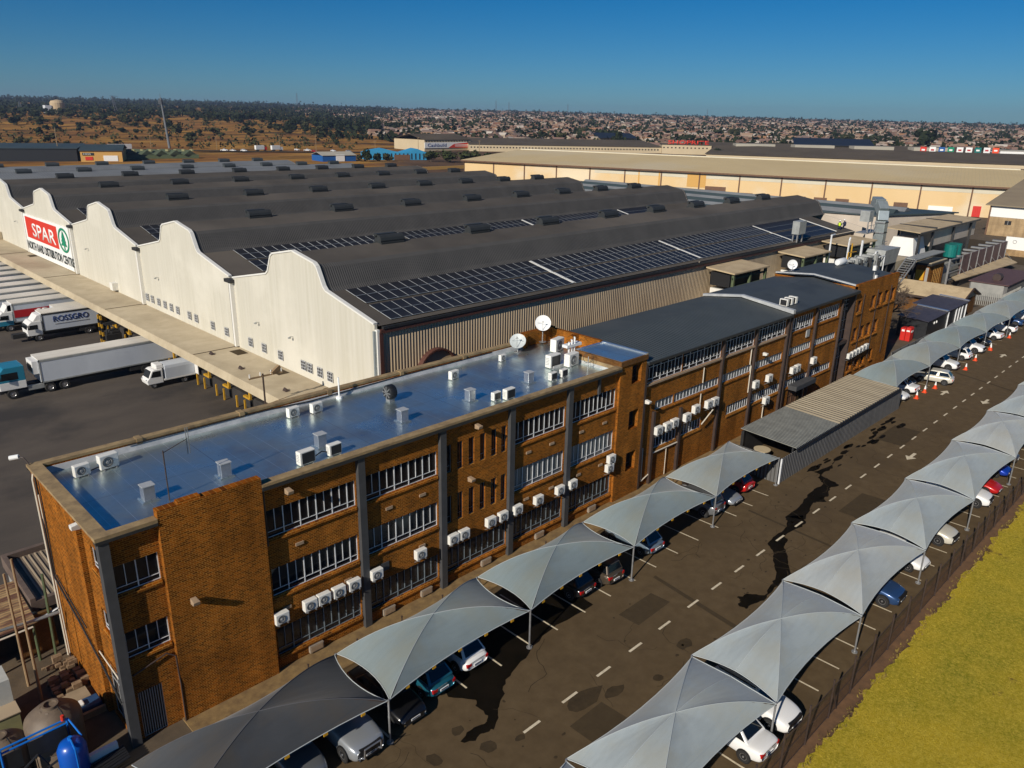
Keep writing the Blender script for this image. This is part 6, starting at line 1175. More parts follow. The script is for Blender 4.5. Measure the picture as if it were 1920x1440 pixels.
for x, z in ((116.0, 2.86), (125.0, 3.0)): MB().hexa([(x, 31.5, z), (x + .5, 31.5, z), (x + .5, 35.6, z + .2), (x, 35.6, z + .2)], [(x, 31.5, z + .12), (x + .5, 31.5, z + .12), (x + .5, 35.6, z + .32), (x, 35.6, z + .32)]).build('edge_flashing', 'silver_metal', t)
for x in (116.8, 120.2, 121.5, 122.8, 124.5): MB().box(x, 31.55, 0, x + .14, 31.69, 2.7).build('white_post', 'white_frame', t)
for x in (111.5, 112.4): MB().lathe([(.0, 31.6), (.16, 31.6), (.2, 31.69)], 10, (x, 0, 2.0), 'y').build('lamp', 'sign_white', t)
t = thing('drinks_kiosk', 'bright red kiosk block with white marks behind the low dark fence', 'kiosk', (107.4, 33.4, 0)); b = MB(); b.box(106.7, 32.9, 0, 107.9, 33.5, 1.75); b.box(106.7, 33.55, 0, 107.9, 34.15, 1.7); b.box(106.75, 32.95, 1.75, 107.85, 33.45, 1.85); b.build('kiosk_body', 'red_paint', t, bevel=.06); b = MB(); b.box(106.66, 33.0, 1.3, 106.69, 33.4, 1.5); b.box(106.66, 33.65, 1.25, 106.69, 34.0, 1.5); b.box(106.9, 32.86, 1.2, 107.6, 32.89, 1.45); b.build('marks', 'sign_white', t)
t = thing('low_fence', 'low dark slatted fence along the far canopies beside the end block', 'fence', (94, 30, 0)); b = MB(); b.box(93.8, 30.5, 0, 106.5, 30.62, 1.6); b.build('slats', 'shed_wall', t); b = MB(); [b.box(93.8 + 2.5 * k, 30.42, 0, 93.95 + 2.5 * k, 30.49, 1.65) for k in range(6)]; b.build('fence_post', 'dark_metal', t)
t = thing('grey_cabin', 'dark grey flat roofed cabin behind spiked palisade at the far right', 'cabin', (143, 31, 0)); b = MB(); b.box(143, 31.0, 0, 160, 36.5, 2.9); b.build('wall', 'shed_wall', t); b = MB(); b.box(142.9, 31.5, .8, 142.99, 36.3, 2.9); b.build('pale_end', 'grey_wall', t); b = MB(); b.box(142.7, 30.8, 2.9, 160.3, 36.7, 3.05); b.build('roof', 'maroon', t)
b = MB(); b.tube((146, 33.5, 3.5), (147.4, 33.5, 3.5), .65, 14); tag(b.build('roof_drum', 'brown_steel'), 'brown round drum on the roof of the grey cabin', 'drum')
t = thing('palisade_fence', 'steel palisade fence in front of the grey cabin', 'fence', (140, 31, 0)); b = MB(); [b.box(138.6 + .02 * k, 30.9 + .28 * k, 0, 138.72 + .02 * k, 31.0 + .28 * k, 2.1) for k in range(20)]; [b.box(139 + .45 * k, 30.5, 0, 139.1 + .45 * k, 30.6, 2.1) for k in range(24)]; b.box(138.6, 30.5, 1.6, 150, 30.56, 1.7); b.build('pales', 'grey_wall', t)
t = thing('steel_stair', 'dark steel stair leading up to the plant platform', 'stair', (128, 43, 0)); b = MB()
for k in range(14): b.box(126 + .55 * k, 42.4, 2.4 + .3 * k, 126.5 + .55 * k, 44.0, 2.46 + .3 * k)
b.bar((126, 42.4, 2.4), (133.7, 42.4, 6.6), .18); b.bar((126, 44.0, 2.4), (133.7, 44.0, 6.6), .18); b.bar((126, 42.4, 3.4), (133.7, 42.4, 7.6), .06); b.build('flight', 'steel', t); b = MB(); b.box(133.7, 42.3, 6.5, 147, 44.2, 6.65); b.build('landing', 'equip', t)
# tan end walls under the plant, gas room
t = thing('service_room', 'low brick and cream service room under the plant platform', 'building', (124, 43, 0)); b = MB(); b.box(124.5, 44.2, 0, 136.5, 47.3, 4.6); b.build('wall', 'brick', t); b = MB(); b.box(124.3, 44.0, 4.6, 137, 47.4, 5.0); b.build('roof_edge', 'brown_steel', t); b = MB(); b.box(124.6, 44.3, 5.0, 136.8, 47.3, 6.4); b.build('parapet', 'canopy_roof', t)
# ------------------------------------------------------------------ trees
def crown_mesh(seed, n, leaf, R=1.0, H=1.0, blobs=7, flat=1.0):
    """Leaf clumps: small faces scattered over several overlapping lobes with gaps between them."""
    rn = random.Random(seed); b = MB(); L = []
    for k in range(blobs):
        a = rn.uniform(0, 6.28); q = rn.uniform(.15, .62) * R; L.append((q * math.cos(a), q * math.sin(a), H * rn.uniform(.25, .8), R * rn.uniform(.32, .55)))
    for i in range(n):
        x, y, z, r = L[i % blobs]; u = Vector((rn.gauss(0, 1), rn.gauss(0, 1), rn.gauss(0, 1))).normalized(); d = r * rn.uniform(.45, 1.05); c = Vector((x, y, z)) + Vector((u.x, u.y, u.z * flat * H / R * .8)) * d
        v = Vector((rn.gauss(0, 1), rn.gauss(0, 1), rn.gauss(0, 1))).normalized(); w = u.cross(v).normalized(); v = (v - u * v.dot(u) * .6).normalized(); s = leaf * rn.uniform(.6, 1.3)
        b.face([c - v * s - w * s * .6, c + v * s * .2 - w * s, c + v * s + w * s * .5, c - v * s * .3 + w * s])
    return b
TREE = {}
def tree_proto(key, seed, mat, n, leaf, blobs=7):
    r = thing('tree', '', 'tree'); b = crown_mesh(seed, n, leaf, 1.0, 1.25, blobs)
    for i, v in enumerate(b.v): b.v[i] = (v[0], v[1], v[2] + .25)
    b.build('crown', mat, r); t = MB(); t.tube((0, 0, -.1), (0, 0, .55), .07, 6, .045); rn = random.Random(seed)
    for k in range(4): a = rn.uniform(0, 6.28); t.tube((0, 0, .4), (.4 * math.cos(a), .4 * math.sin(a), .85), .035, 5, .015)
    t.build('trunk', 'bark', r); TREE[key] = [r, False]; return r
for i in range(3):
    tree_proto('dark%d' % i, 40 + i, 'leaf_dark', 300, .15); tree_proto('olive%d' % i, 60 + i, 'leaf_olive', 300, .15); tree_proto('green%d' % i, 80 + i, 'leaf', 420, .12, 9)
def tree(key, x, y, h, w, label, group=None, z=None):
    p = TREE[key]; z = tz(x, y) - .1 if z is None else z; s = (w / 2, w / 2, h / 1.75)
    if not p[1]: p[1] = True; r = p[0]; r.location = (x, y, z); r.scale = s; r['label'] = label; r['rotation'] = 0; del r['rotation']
    else: r = dup(p[0], (x, y, z), random.uniform(0, 6.28), label, group, s)
    if group: r['group'] = group
    elif 'group' in r: del r['group']
    return r
def pol(px_az, r): return r * math.cos(RAD(px_az)), r * math.sin(RAD(px_az))
# bare thorn tree beside the end block
bt = thing('bare_tree', 'leafless grey thorn tree with dense twigs beside the end block', 'tree', (104.6, 35.5, 0)); rn = random.Random(9); b = MB(); tw = MB()
def grow(p, d, ln, r, lv):
    q = p + d * ln; (b if lv > 2 else tw).tube(p, q, max(r, .022), 5 if lv > 2 else 3, max(r * .7, .018), caps=False)
    if lv == 0: return
    for k in range(3 if lv > 1 else 4):
        e = (d + Vector((rn.gauss(0, .55), rn.gauss(0, .55), rn.gauss(.08, .35)))).normalized(); grow(q, e, ln * rn.uniform(.68, .9), r * .66, lv - 1)
grow(Vector((104.6, 35.5, 0)), Vector((0, 0, 1)), 2.1, .26, 6); b.build('trunk', 'bark', bt); tw.build('twigs', 'twig', bt)

# ------------------------------------------------------------------ long beige warehouse and its neighbours
def block(name, label, cat, p0, p1, depth, h, wallm, roofm, roof='flat', over=.5, rise=2.0, zb=None, group=None):
    """Building with its front along p0 -> p1 (local x), depth away from the camera (local y)."""
    a = Vector((p0[0], p0[1], 0)); d = Vector((p1[0], p1[1], 0)) - a; L = d.length; ang = math.atan2(d.y, d.x)
    r = thing(name, label, cat, (0, 0, 0), group); zz = tz(*p0) if zb is None else zb
    sg = 1 if Vector((-d.y, d.x, 0)).dot(a) > 0 else -1   # which side is away from the viewer
    D = depth * sg; lo, hi = min(0, D), max(0, D)
    MB().box(0, lo, -.5, L, hi, h).build('wall', wallm, r); b = MB()
    if roof == 'flat': b.box(-over, lo - over, h, L + over, hi + over, h + .35)
    elif roof == 'gable': b.prism([(lo - over, h), ((lo + hi) / 2, h + rise), (hi + over, h), (hi + over, h + .2), ((lo + hi) / 2, h + rise + .2), (lo - over, h + .2)], 'x', -over, L + over)
    elif roof == 'shed': b.prism([(-over * sg, h), (D + over * sg, h + rise), (D + over * sg, h + rise + .25), (-over * sg, h + .25)], 'x', -over, L + over)
    elif roof == 'hip':
        m = (lo + hi) / 2; c = abs(D) / 2; q = [(-over, lo - over, h), (L + over, lo - over, h), (L + over, hi + over, h), (-over, hi + over, h), (c, m, h + rise), (L - c, m, h + rise)]; b.raw(q, [(0, 1, 5, 4), (1, 2, 5), (2, 3, 4, 5), (3, 0, 4), (3, 2, 1, 0)])
    b.build('roof', roofm, r)
    r['_ang'] = ang; r['_z'] = zz; r['_p'] = (a.x, a.y); r['_s'] = sg; r['_L'] = L; return r
def settle(r):
    r.location = (r['_p'][0], r['_p'][1], r['_z']); r.rotation_euler = (0, 0, r['_ang'])
    for k in ('_ang', '_z', '_p', '_s', '_L'): del r[k]
    return r
bw = block('beige_warehouse', 'very long beige warehouse with pale brown roof and dark downpipes', 'warehouse', (225.7, 257), (283, 62), 62, 9.0, 'beige_wall', 'beige_roof', 'gable', 1.0, 3.0, 0)
sg = bw['_s']; L = bw['_L']; F = -.06 * sg
for c in list(bw.children):
    if c.name.startswith('roof'): bpy.data.objects.remove(c)
b = MB(); D = 62 * sg; b.prism([(-1.0 * sg, 9.3), (52 * sg, 12.4), (52 * sg, 12.65), (-1.0 * sg, 9.6)], 'x', -1, L + 1); b.build('roof', 'beige_roof', bw); b = MB(); b.box(-1, min(-1.3 * sg, -1.02 * sg), 9.0, L + 1, max(-1.3 * sg, -1.02 * sg), 9.55); b.build('gutter', 'brown_door', bw)
def fbox(b, x0, x1, z0, z1, t=.12, m=0): b.box(x0, min(0, -t * sg), z0, x1, max(0, -t * sg), z1, m)
b = MB(); fbox(b, 60, L - .2, 7.2, 8.98, .05); b.build('upper_band', 'beige_upper', bw)
b = MB(); n = 14
for k in range(n + 1): x = L * k / n; fbox(b, max(0, x - .22), x + .22, 0, 9.0, .3)
b.build('downpipe', 'brown_door', bw)
b = MB()
for x in (14, 36, 56, 73, 80, 93, 117, 123, 135, 142, 149, 160, 167): fbox(b, x, x + 4.2, 0, 3.0, .25)
fbox(b, 104, 111.5, 0, 4.6, .3); b.build('loading_door', 'brown_door', bw)
b = MB(); fbox(b, L - 13.5, L - 11.2, 0, 3.3, .3); b.build('red_door', 'red_paint', bw); b = MB(); fbox(b, 128, 129.6, 0, 2.6, .3); b.build('red_door', 'red_paint', bw)
b = MB(); fbox(b, L - 26, L - 19, 0, 2.6, .2); b.build('white_door', 'sign_white', bw); 
for q in ((97, 104, 4, 8.5), (86, 86.6, .5, 8.9), (78, 78.5, .5, 8.9)): b = MB(); fbox(b, *q, .07); b.build('rust_stain', 'orange_wall', bw)
b = MB(); b.box(0, 50 * sg if sg > 0 else 52.5 * sg, 12.3, L, 52.5 * sg if sg > 0 else 50 * sg, 12.9); b.build('ridge_cap', 'beige_upper', bw)
settle(bw)
g2 = settle(block('grey_roof_hall', 'long dark grey roofed hall rising just behind the beige warehouse ridge', 'warehouse', (545, 338), (640, 120), 60, 2.6, 'mall_wall', 'mall_roof', 'shed', 1, 5.0))
pb = block('brick_hall', 'brick hall with white upper wall and brown pitched roof at the right edge', 'building', (235, 59), (236.5, 18), 40, 7.6, 'face_brick_tan', 'hall_roof', 'shed', 1.0, 5.2, 0); sg = pb['_s']
b = MB(); fbox(b, 0, pb['_L'], 4.8, 7.55, .08); b.build('white_band', 'sign_white', pb); b = MB(); [fbox(b, x, x + .35, 0, 7.6, .25) for x in (0, 10.3, 20.6)]; b.build('downpipe', 'brown_door', pb)
for x in (4, 13.5, 20, 27): b = MB(); fbox(b, x, x + 1.5, 3.0, 4.0, .1, 0); fbox(b, x + .7, x + .8, 3.0, 4.0, .13, 1); b.build('window', ['window_dark', 'grille_grey'], pb)
settle(pb)
hb = thing('white_hoarding', 'long white boundary hoarding with faint grey round emblem by the right edge', 'wall', (200, 40, 0)); b = MB(); b.box(200, 20, 1.4, 200.3, 45.8, 4.1); b.build('board', 'sign_white', hb); b = MB(); b.box(199.8, 20, 0, 200.4, 45.8, 1.4); b.build('plinth', 'face_brick_tan', hb); b = MB(); b.lathe([(.4, 199.99), (.4, 199.94), (.3, 199.94), (.3, 199.99)], 20, (0, 44, 3.1), 'x'); b.build('emblem', 'grille_grey', hb)
b = MB(); b.box(188, 30, .0, 222, 62, .02); struct(b, 'road', 'patch_tar')
random.seed(15)
b = MB()
for k in range(46): x, y, s = random.uniform(208, 224), random.uniform(95, 205), random.uniform(1.2, 2.2); b.box(x, y, 0, x + s * 1.6, y + s * 2.2, s)
tag(b.build('sack_pallets', 'pinkwall'), 'rows of pale wrapped pallets stacked in front of the beige warehouse', 'pallets', kind='stuff')
b = MB(); b.box(236, 196, .0, 239, 216, 3.6); tag(b.build('white_trailer', 'box_white', bevel=.1), 'white trailer box standing by the beige warehouse wall', 'trailer')

# ------------------------------------------------------------------ sheds, shops and road on the plain
def windows_row(r, n, z0, z1, w, x0=1.0, gap=None, mat='window_dark'):
    sg = r['_s']; L = r['_L']; gap = gap or (L - 2 * x0) / n
    for k in range(n): b = MB(); b.box(x0 + k * gap, min(0, -.15 * sg), z0, x0 + k * gap + w, max(0, -.15 * sg), z1); b.build('window', mat, r)
r = block('orange_front_shed', 'tan fronted workshop with dark blue green sloping roof and small signs at the left', 'building', (139.4, 470), (158, 462), 34, 5.6, 'orange_wall', 'slate_roof', 'gable', .6, 2.6); sg = r['_s']
b = MB(); b.box(1, -.2 if sg > 0 else 0, 3.3, 6.5, 0 if sg > 0 else .2, 4.6); b.build('dark_sign', 'ink_dark', r); b = MB(); b.box(2.2, -.22, .8, 5.8, 0, 2.6); b.build('red_sign', 'sign_red', r); b = MB(); b.box(11, -.2, .3, 18, 0, 3.2); b.build('white_sign', 'sign_white', r); text('MDS', r, 'sign_white', (1.6, -.26, 3.6), (1, 0, 0), (0, 0, 1), .7, 3.5); settle(r)
settle(block('black_shed', 'black sided long shed at the left edge beside the tan fronted workshop', 'building', (100, 492), (139, 474), 30, 6.5, 'black_panel', 'slate_roof', 'shed', .5, 1.5))
settle(block('cream_roof_shed', 'low shed with cream sheet roof at the far left edge', 'building', (94, 500), (112, 520), 14, 6.0, 'black_panel', 'tan_roof', 'shed', .5, 2.5))
gr = thing('green_sawtooth_shed', 'low green shed with a row of small sawtooth gables', 'building', (188, 480, 0)); b = MB()
for k in range(6):
    f = Vector((165 + 7.5 * k, 489 - 2.2 * k, 0)); b.prism([(-3.7, 2.2), (0, 4.8), (3.7, 2.2)], 'y', 0, 22); m = 6; vs = b.v[-m:]; b.v[-m:] = [(v[0] + f.x, v[1] + f.y, v[2]) for v in vs]
b.build('roof', 'green_roof', gr); b = MB(); b.hexa([(161, 490, 0), (207, 477, 0), (210, 498, 0), (164, 512, 0)], [(161, 490, 2.25), (207, 477, 2.25), (210, 498, 2.25), (164, 512, 2.25)]); b.build('wall', 'green_steel', gr); b = MB(); [b.box(166 + 4.4 * k, 493 - 1.2 * k, 3.9, 167 + 4.4 * k, 497 - 1.2 * k, 5.0) for k in range(10)]; b.build('roof_light', 'container_green', gr)
r = block('blue_shed', 'small shed with royal blue walls, white door strip and pale roof', 'building', (255.7, 418), (277, 415), 16, 3.3, 'shed_blue', 'mall_roof_pale', 'gable', .4, 1.8); sg = r['_s']; b = MB(); b.box(8.5, -.3, 0, 14, .0, 3.9); b.build('white_door', 'sign_white', r); settle(r)
bb = thing('sky_blue_depot', 'bright sky blue depot with zigzag gables and dark door bays', 'building', (300, 412, 0)); b = MB(); d = MB()
P0, P1 = Vector((289.4, 422.7, 0)), Vector((324.9, 406.6, 0)); ux = (P1 - P0).normalized(); uy = Vector((-ux.y, ux.x, 0))
def W3(u, v, z): q = P0 + ux * u + uy * v; return (q.x, q.y, z)
zig = [(0, 4.2), (3, 5.2), (12, 6.7), (17, 5.5), (24, 4.2), (33, 6.8), (39, 4.6)]
for (a, za), (c, zc) in zip(zig, zig[1:]): b.raw([W3(a, 0, 0), W3(c, 0, 0), W3(c, 0, zc), W3(a, 0, za), W3(a, 18, 0), W3(c, 18, 0), W3(c, 18, zc), W3(a, 18, za)], [(0, 1, 2, 3), (5, 4, 7, 6), (3, 2, 6, 7), (0, 4, 5, 1), (1, 5, 6, 2), (4, 0, 3, 7)])
b.build('wall', 'skyblue_wall', bb)
for k in range(13): u = 5.5 + 2.6 * k; d.raw([W3(u, -.2, .4), W3(u + .7, -.2, .4), W3(u + .7, -.2, 4.0), W3(u, -.2, 4.0), W3(u, 0, .4), W3(u + .7, 0, .4), W3(u + .7, 0, 4.0), W3(u, 0, 4.0)], [(0, 1, 2, 3), (0, 3, 7, 4), (1, 5, 6, 2), (3, 2, 6, 7)])
d.build('slot_window', 'window_dark', bb); d = MB(); d.raw([W3(18, -.3, 0), W3(28, -.3, 0), W3(28, -.3, 3.2), W3(18, -.3, 3.2), W3(18, 0, 0), W3(28, 0, 0), W3(28, 0, 3.2), W3(18, 0, 3.2)], [(0, 1, 2, 3), (0, 3, 7, 4), (1, 5, 6, 2), (3, 2, 6, 7)]); d.build('door', 'brown_door', bb)
r = block('builders_store', 'shop hall with white and red name band below a row of small dark windows', 'shop', (398, 500.4), (446, 500), 40, 8.3, 'mall_wall', 'mall_roof', 'gable', .5, 4); sg = r['_s']
b = MB(); b.box(0, -.4, 2.2, 48, 0, 6.4); b.build('sign_band', 'sign_white', r); b = MB(); b.prism([(24, 2.25), (30, 5.2), (47.9, 6.3), (47.9, 2.25)], 'y', -.45, -.41); b.build('red_swoosh', 'sign_red', r); text('Cashbuild', r, 'ink_blue', (3, -.46, 3.0), (1, 0, 0), (0, 0, 1), 2.6, 19, bold=.01); b = MB(); b.box(31, -.5, 4.1, 45, -.46, 4.6); b.box(31, -.5, 3.2, 45, -.46, 3.6); b.build('lettering', 'sign_white', r); windows_row(r, 16, 6.9, 7.7, 1.1); settle(r)
r = block('mall_row', 'very long low cream shopping mall with dark brown roof and tiny square windows', 'shopping mall', (431.8, 485.5), (558, 388.8), 60, 5.2, 'mall_wall', 'mall_roof', 'shed', .6, 3.5); windows_row(r, 60, 2.6, 3.6, 1.1); settle(r)
r = block('red_letter_shop', 'cream shop front with big red SHOPRITE lettering standing on its parapet', 'shop', (556, 387), (581, 356), 30, 7.2, 'mall_wall', 'mall_roof', 'flat', .4); text('SHOPRITE', r, 'sign_red', (4.5, -.6, 7.6), (1, 0, 0), (0, 0, 1), 3.2, 33, ext=.3, bold=.02); windows_row(r, 12, 4.5, 5.4, 1.2); settle(r)
r = block('mall_wing', 'right hand wing of the cream mall with pale parapets and dark roof', 'shopping mall', (582, 355), (735, 188), 50, 5.6, 'mall_wall', 'mall_roof', 'shed', .6, 3.0); windows_row(r, 40, 3.6, 4.4, 1.1); sg = r['_s']
b = MB(); [b.box(20 + 48 * k, 8, 6.2, 52 + 48 * k, 20, 9.0) for k in range(4)]; b.build('raised_parapet', 'mall_roof_pale', r); settle(r)
r = block('curved_roof_hall', 'dark upswept black roof hall behind the mall at right', 'building', (660, 322), (690, 270), 30, 8, 'mall_wall', 'black_panel', 'shed', 2, 5.0); settle(r)
r = block('swoop_roof_hall', 'hall with a dark boat shaped roof behind the mall at centre', 'building', (640, 520), (672, 500), 24, 6, 'mall_wall', 'black_panel', 'shed', 2, 4.5); settle(r)
r = block('white_flat_hall', 'white flat roofed hall at the right edge beside the coloured shop boards', 'building', (735, 186), (760, 150), 30, 7.5, 'sign_white', 'mall_roof_pale', 'flat', .4); settle(r)
bd0, bd1 = Vector((668, 222, 2.5)), Vector((722, 186, 2.5)); nmx = [('sign_red', 'bright red'), ('sign_white', 'white with red mark'), ('shed_blue', 'blue'), ('sign_green', 'green'), ('sign_white', 'white with green mark'), ('sign_white', 'white with crimson mark'), ('teal', 'dark teal'), ('dish_white', 'cream'), ('cone_orange', 'pale red')]
for i, (m, l) in enumerate(nmx):
    p = bd0.lerp(bd1, i / 8); t = thing('shop_board', '%s shop board on the mall, %s of nine from the left' % (l, ORD[i]), 'sign', p, 'coloured shop boards on the mall'); b = MB(); b.box(p.x - .2, p.y - 2.3, 7.2, p.x + .2, p.y + 2.3, 11.4); b.build('board', m, t); b = MB(); b.box(p.x - .25, p.y - 1.2, 8.6, p.x - .21, p.y + 1.2, 9.8); b.build('mark', 'sign_white' if m not in ('sign_white', 'dish_white') else 'sign_crimson', t); b = MB(); b.box(p.x - .1, p.y - .1, 2, p.x + .1, p.y + .1, 7.2); b.build('post', 'lattice', t)
# poles and masts
def pole(x, y, h, label, mat='pole_wood', r=.16, arm=True, z=None):
    z = tz(x, y) if z is None else z; t = thing('utility_pole', label, 'pole', (x, y, z)); b = MB(); b.tube((x, y, z), (x, y, z + h), r * 1.3, 7, r * .8); b.build('pole', mat, t)
    if arm: b = MB(); b.bar((x - 1, y + .6, z + h * .95), (x + 1, y - .6, z + h * .95), .16); b.build('crossarm', mat, t)
pole(134.8, 491, 17, 'tallest bare timber pole in front of the tan fronted workshop', r=.22, arm=False)
for x, y, h, l in ((227, 603, 11, 'timber pole left of the tall lattice mast on the veld'), (259, 565, 10, 'timber pole between the mast and the parked road vehicles'), (300, 549, 11, 'timber pole behind the parked lorries on the road'), (315, 523, 12.5, 'timber pole right of the red car on the far road'), (368, 470, 12, 'timber pole beside the sky blue depot'), (330, 470, 10, 'timber pole left of the sky blue depot'), (392, 430, 11, 'street pole in the trees right of the depot'), (700, 300, 12, 'pole in front of the dark upswept hall')): pole(x, y, h, l)
t = thing('lattice_mast', 'tall leaning grey cell mast above the green sawtooth shed', 'mast', (238.6, 598.7, .7)); b = MB(); b.tube((238.6, 598.7, .7), (236.4, 598.9, 35.5), 1.0, 8, .5); b.build('mast_pole', 'lattice', t); b = MB(); [b.box(236.2 + 1.3 * math.cos(a) - .3, 598.9 + 1.3 * math.sin(a) - .3, 31, 236.2 + 1.3 * math.cos(a) + .3, 598.9 + 1.3 * math.sin(a) + .3, 34) for a in (0, 2.1, 4.2)]; b.tube((236.3, 598.9, 35), (236.3, 598.9, 38), .15); b.build('antenna', 'lattice', t)
# road with vehicles
b = MB()
rp = [(150, 607, .4), (205, 597, .5), (262, 553, .4), (318, 515, .3), (380, 485, .5), (420, 470, .5)]
for (x0, y0, z0), (x1, y1, z1) in zip(rp, rp[1:]):
    d = Vector((x1 - x0, y1 - y0, 0)).normalized(); n_ = Vector((-d.y, d.x, 0)) * 7; b.face([(x0 - n_.x, y0 - n_.y, z0), (x1 - n_.x, y1 - n_.y, z1), (x1 + n_.x, y1 + n_.y, z1), (x0 + n_.x, y0 + n_.y, z0)])
struct(b, 'main_road', 'patch_tar')
for i, (k, p, x, y, l) in enumerate([('pickup', 'white', 257, 549, 'white pickup leftmost on the far main road'), ('sedan', 'white', 262, 546, 'white saloon second on the far main road'), ('suv', 'white', 267, 539.5, 'white van third along the far main road'), ('hatch', 'white', 309, 540, 'white hatchback behind the far lorries'), ('pickup', 'white', 312, 530.5, 'white pickup in front of the far lorries'), ('hatch', 'red', 309, 516, 'small red car on the far main road'), ('hatch', 'white', 325, 516, 'white hatchback beyond the small red car'), ('sedan', 'silver', 333, 508, 'silver saloon rightmost on the far main road')]): car(k, p, x, y, -.65, l, 'vehicles on the far main road').location.z = .5
for x, y, l in ((284, 548, 'white lorry left of its pair on the far road'), (294, 543, 'white lorry right of its pair on the far road')):
    t = thing('far_lorry', l, 'truck', (x, y, .4)); b = MB(); b.box(x - 4, y - 1.2, 1.3, x + 2.5, y + 1.2, 4.2); b.build('cargo_box', 'box_white', t); b = MB(); b.box(x + 2.6, y - 1.1, .9, x + 4.6, y + 1.1, 3.2); b.build('cab', 'box_white' if x > 290 else 'red_paint', t); b = MB(); [b.tube((x + q, y - 1.2, .9), (x + q, y + 1.2, .9), .5, 10) for q in (-3, -2, 3.4)]; b.build('wheels', 'tyre', t)
t = thing('container_trailer', 'white container trailer parked by the veld left of the tall mast', 'trailer', (200, 588, .2)); b = MB(); b.box(193, 587, 1.2, 208, 590, 4.3); b.build('container', 'box_white', t); b = MB(); b.box(194, 587.2, .4, 207, 589.8, 1.2); b.build('chassis', 'chassis', t)
for x, y, m, l in ((236, 262, 'teal', 'dark teal truck trailer behind the warehouse end, left one'), (243, 258, 'shed_blue', 'dark blue truck trailer behind the warehouse end, right one'), (214, 268, 'box_white', 'white truck cab beside the lime car behind the warehouse'), (256, 262, 'box_white', 'white truck cab right of the teal trailers')):
    t = thing('parked_trailer', l, 'truck', (x, y, 0)); b = MB(); b.box(x - 4, y - 1.2, 1.1, x + 3, y + 1.2, 3.4); b.build('body', m, t); b = MB(); b.box(x - 4, y - 1, .2, x + 3, y + 1, 1.1); b.build('chassis', 'chassis', t)
b = MB(); b.box(225, 330, 0, 300, 331, 1.6); b.box(300, 320, 0, 332, 321, 1.8); tag(b.build('boundary_wall', 'orange_wall'), 'low tan boundary wall between the warehouse and the blue depot', 'wall')
# named trees in front of the plain
for i, (x, y, h, w, k, l) in enumerate([(279, 409, 8, 11, 'dark0', 'dark bushy tree left of the sky blue depot'), (286, 406, 6, 7, 'dark1', 'second dark tree overlapping the sky blue depot'), (293, 404, 5.5, 8, 'olive0', 'dark tree in front of the depot middle'), (316, 391, 7, 13, 'green0', 'broad green tree right of the sky blue depot'), (322, 380, 7.5, 14, 'green1', 'spreading green tree before the builders store'), (328, 368, 8, 17, 'green2', 'widest green tree left of the beige warehouse'), (334, 358, 7, 12, 'green0', 'green tree nearest the beige warehouse end'), (935, 312, 24, 30, 'dark2', 'huge dark round tree standing out above the mall wing'), (640, 500, 16, 14, 'dark0', 'dark tall tree behind the mall row'), (570, 345, 7, 14, 'dark1', 'dark bush behind the grey roofed hall'), (625, 560, 13, 12, 'olive1', 'dark conical tree left of the boat shaped roof')]): tree(k, x, y, h, w, l)
# ------------------------------------------------------------------ the hillside
rn = random.Random(77); G = 'trees scattered over the dry hillside'; cnt = 0
for i in range(430):
    a = rn.uniform(57, 80); r = 640 + 900 * rn.random() ** .8
    if r < 900 and rn.random() < .55: continue
    x, y = pol(a, r); s = rn.uniform(4.5, 9.5) * (1 + (r - 640) / 3000); k = rn.choice(['dark0', 'dark1', 'dark2', 'olive0', 'olive1', 'olive2'])
    tree(k, x, y, s * rn.uniform(.7, 1.0), s * rn.uniform(1.0, 1.7), 'dark rounded bush tree growing on the dry golden hillside', G); cnt += 1
    if cnt >= 235: break
for i in range(55):
    a = 57.5 + rn.gauss(0, 2.2) - (.0); r = rn.uniform(1000, 1350); x, y = pol(a, r); s = rn.uniform(9, 16); tree(rn.choice(['dark0', 'dark1', 'dark2']), x, y, s * .8, s * 1.2, 'tall dark tree in the belt where the hill meets the settlement', 'trees in the dark belt at the foot of the hill')
b = MB()
def wood(b, n, f, leaf=1.0):
    for i in range(n):
        x, y, s = f(); z = tz(x, y); c = Vector((x, y, z + s * .45))
        for q in range(9):
            u = Vector((rn.gauss(0, .45), rn.gauss(0, .45), rn.gauss(0, .28))) * s; v = Vector((rn.gauss(0, 1), rn.gauss(0, 1), rn.gauss(0, .6))).normalized() * s * .34 * leaf; w = v.cross(Vector((rn.gauss(0, 1), rn.gauss(0, 1), rn.gauss(0, 1)))).normalized() * s * .3 * leaf
            p = c + u; b.face([p - v, p - w, p + v, p + w])
def hillpos():
    a = rn.uniform(54, 81); r = 1250 + 3300 * rn.random() ** 1.2; x, y = pol(a, r); return x, y, rn.uniform(4, 9) * (1 + max(0, r - 1500) / 2600)
wood(b, 3200, hillpos); tag(b.build('hill_bush', 'leaf_dark'), 'dark thicket covering the top of the hill', 'bush', kind='stuff')
b = MB(); wood(b, 420, lambda: (lambda a, r: (*pol(a, r), rn.uniform(2, 4.5)))(rn.uniform(56, 80), rn.uniform(640, 1200))); tag(b.build('hill_scrub', 'leaf_olive'), 'low dry scrub dotted over the golden grass', 'scrub', kind='stuff')
b = MB(); wood(b, 3600, lambda: (lambda a, r: (*pol(a, r), rn.uniform(4, 8) * (1 + r / 5000)))(rn.uniform(9, 59), 760 + 3700 * rn.random() ** 1.1)); tag(b.build('township_trees', 'leaf_dark'), 'countless dark garden trees among the township roofs', 'trees', kind='stuff')
G = 'larger trees among the township roofs'
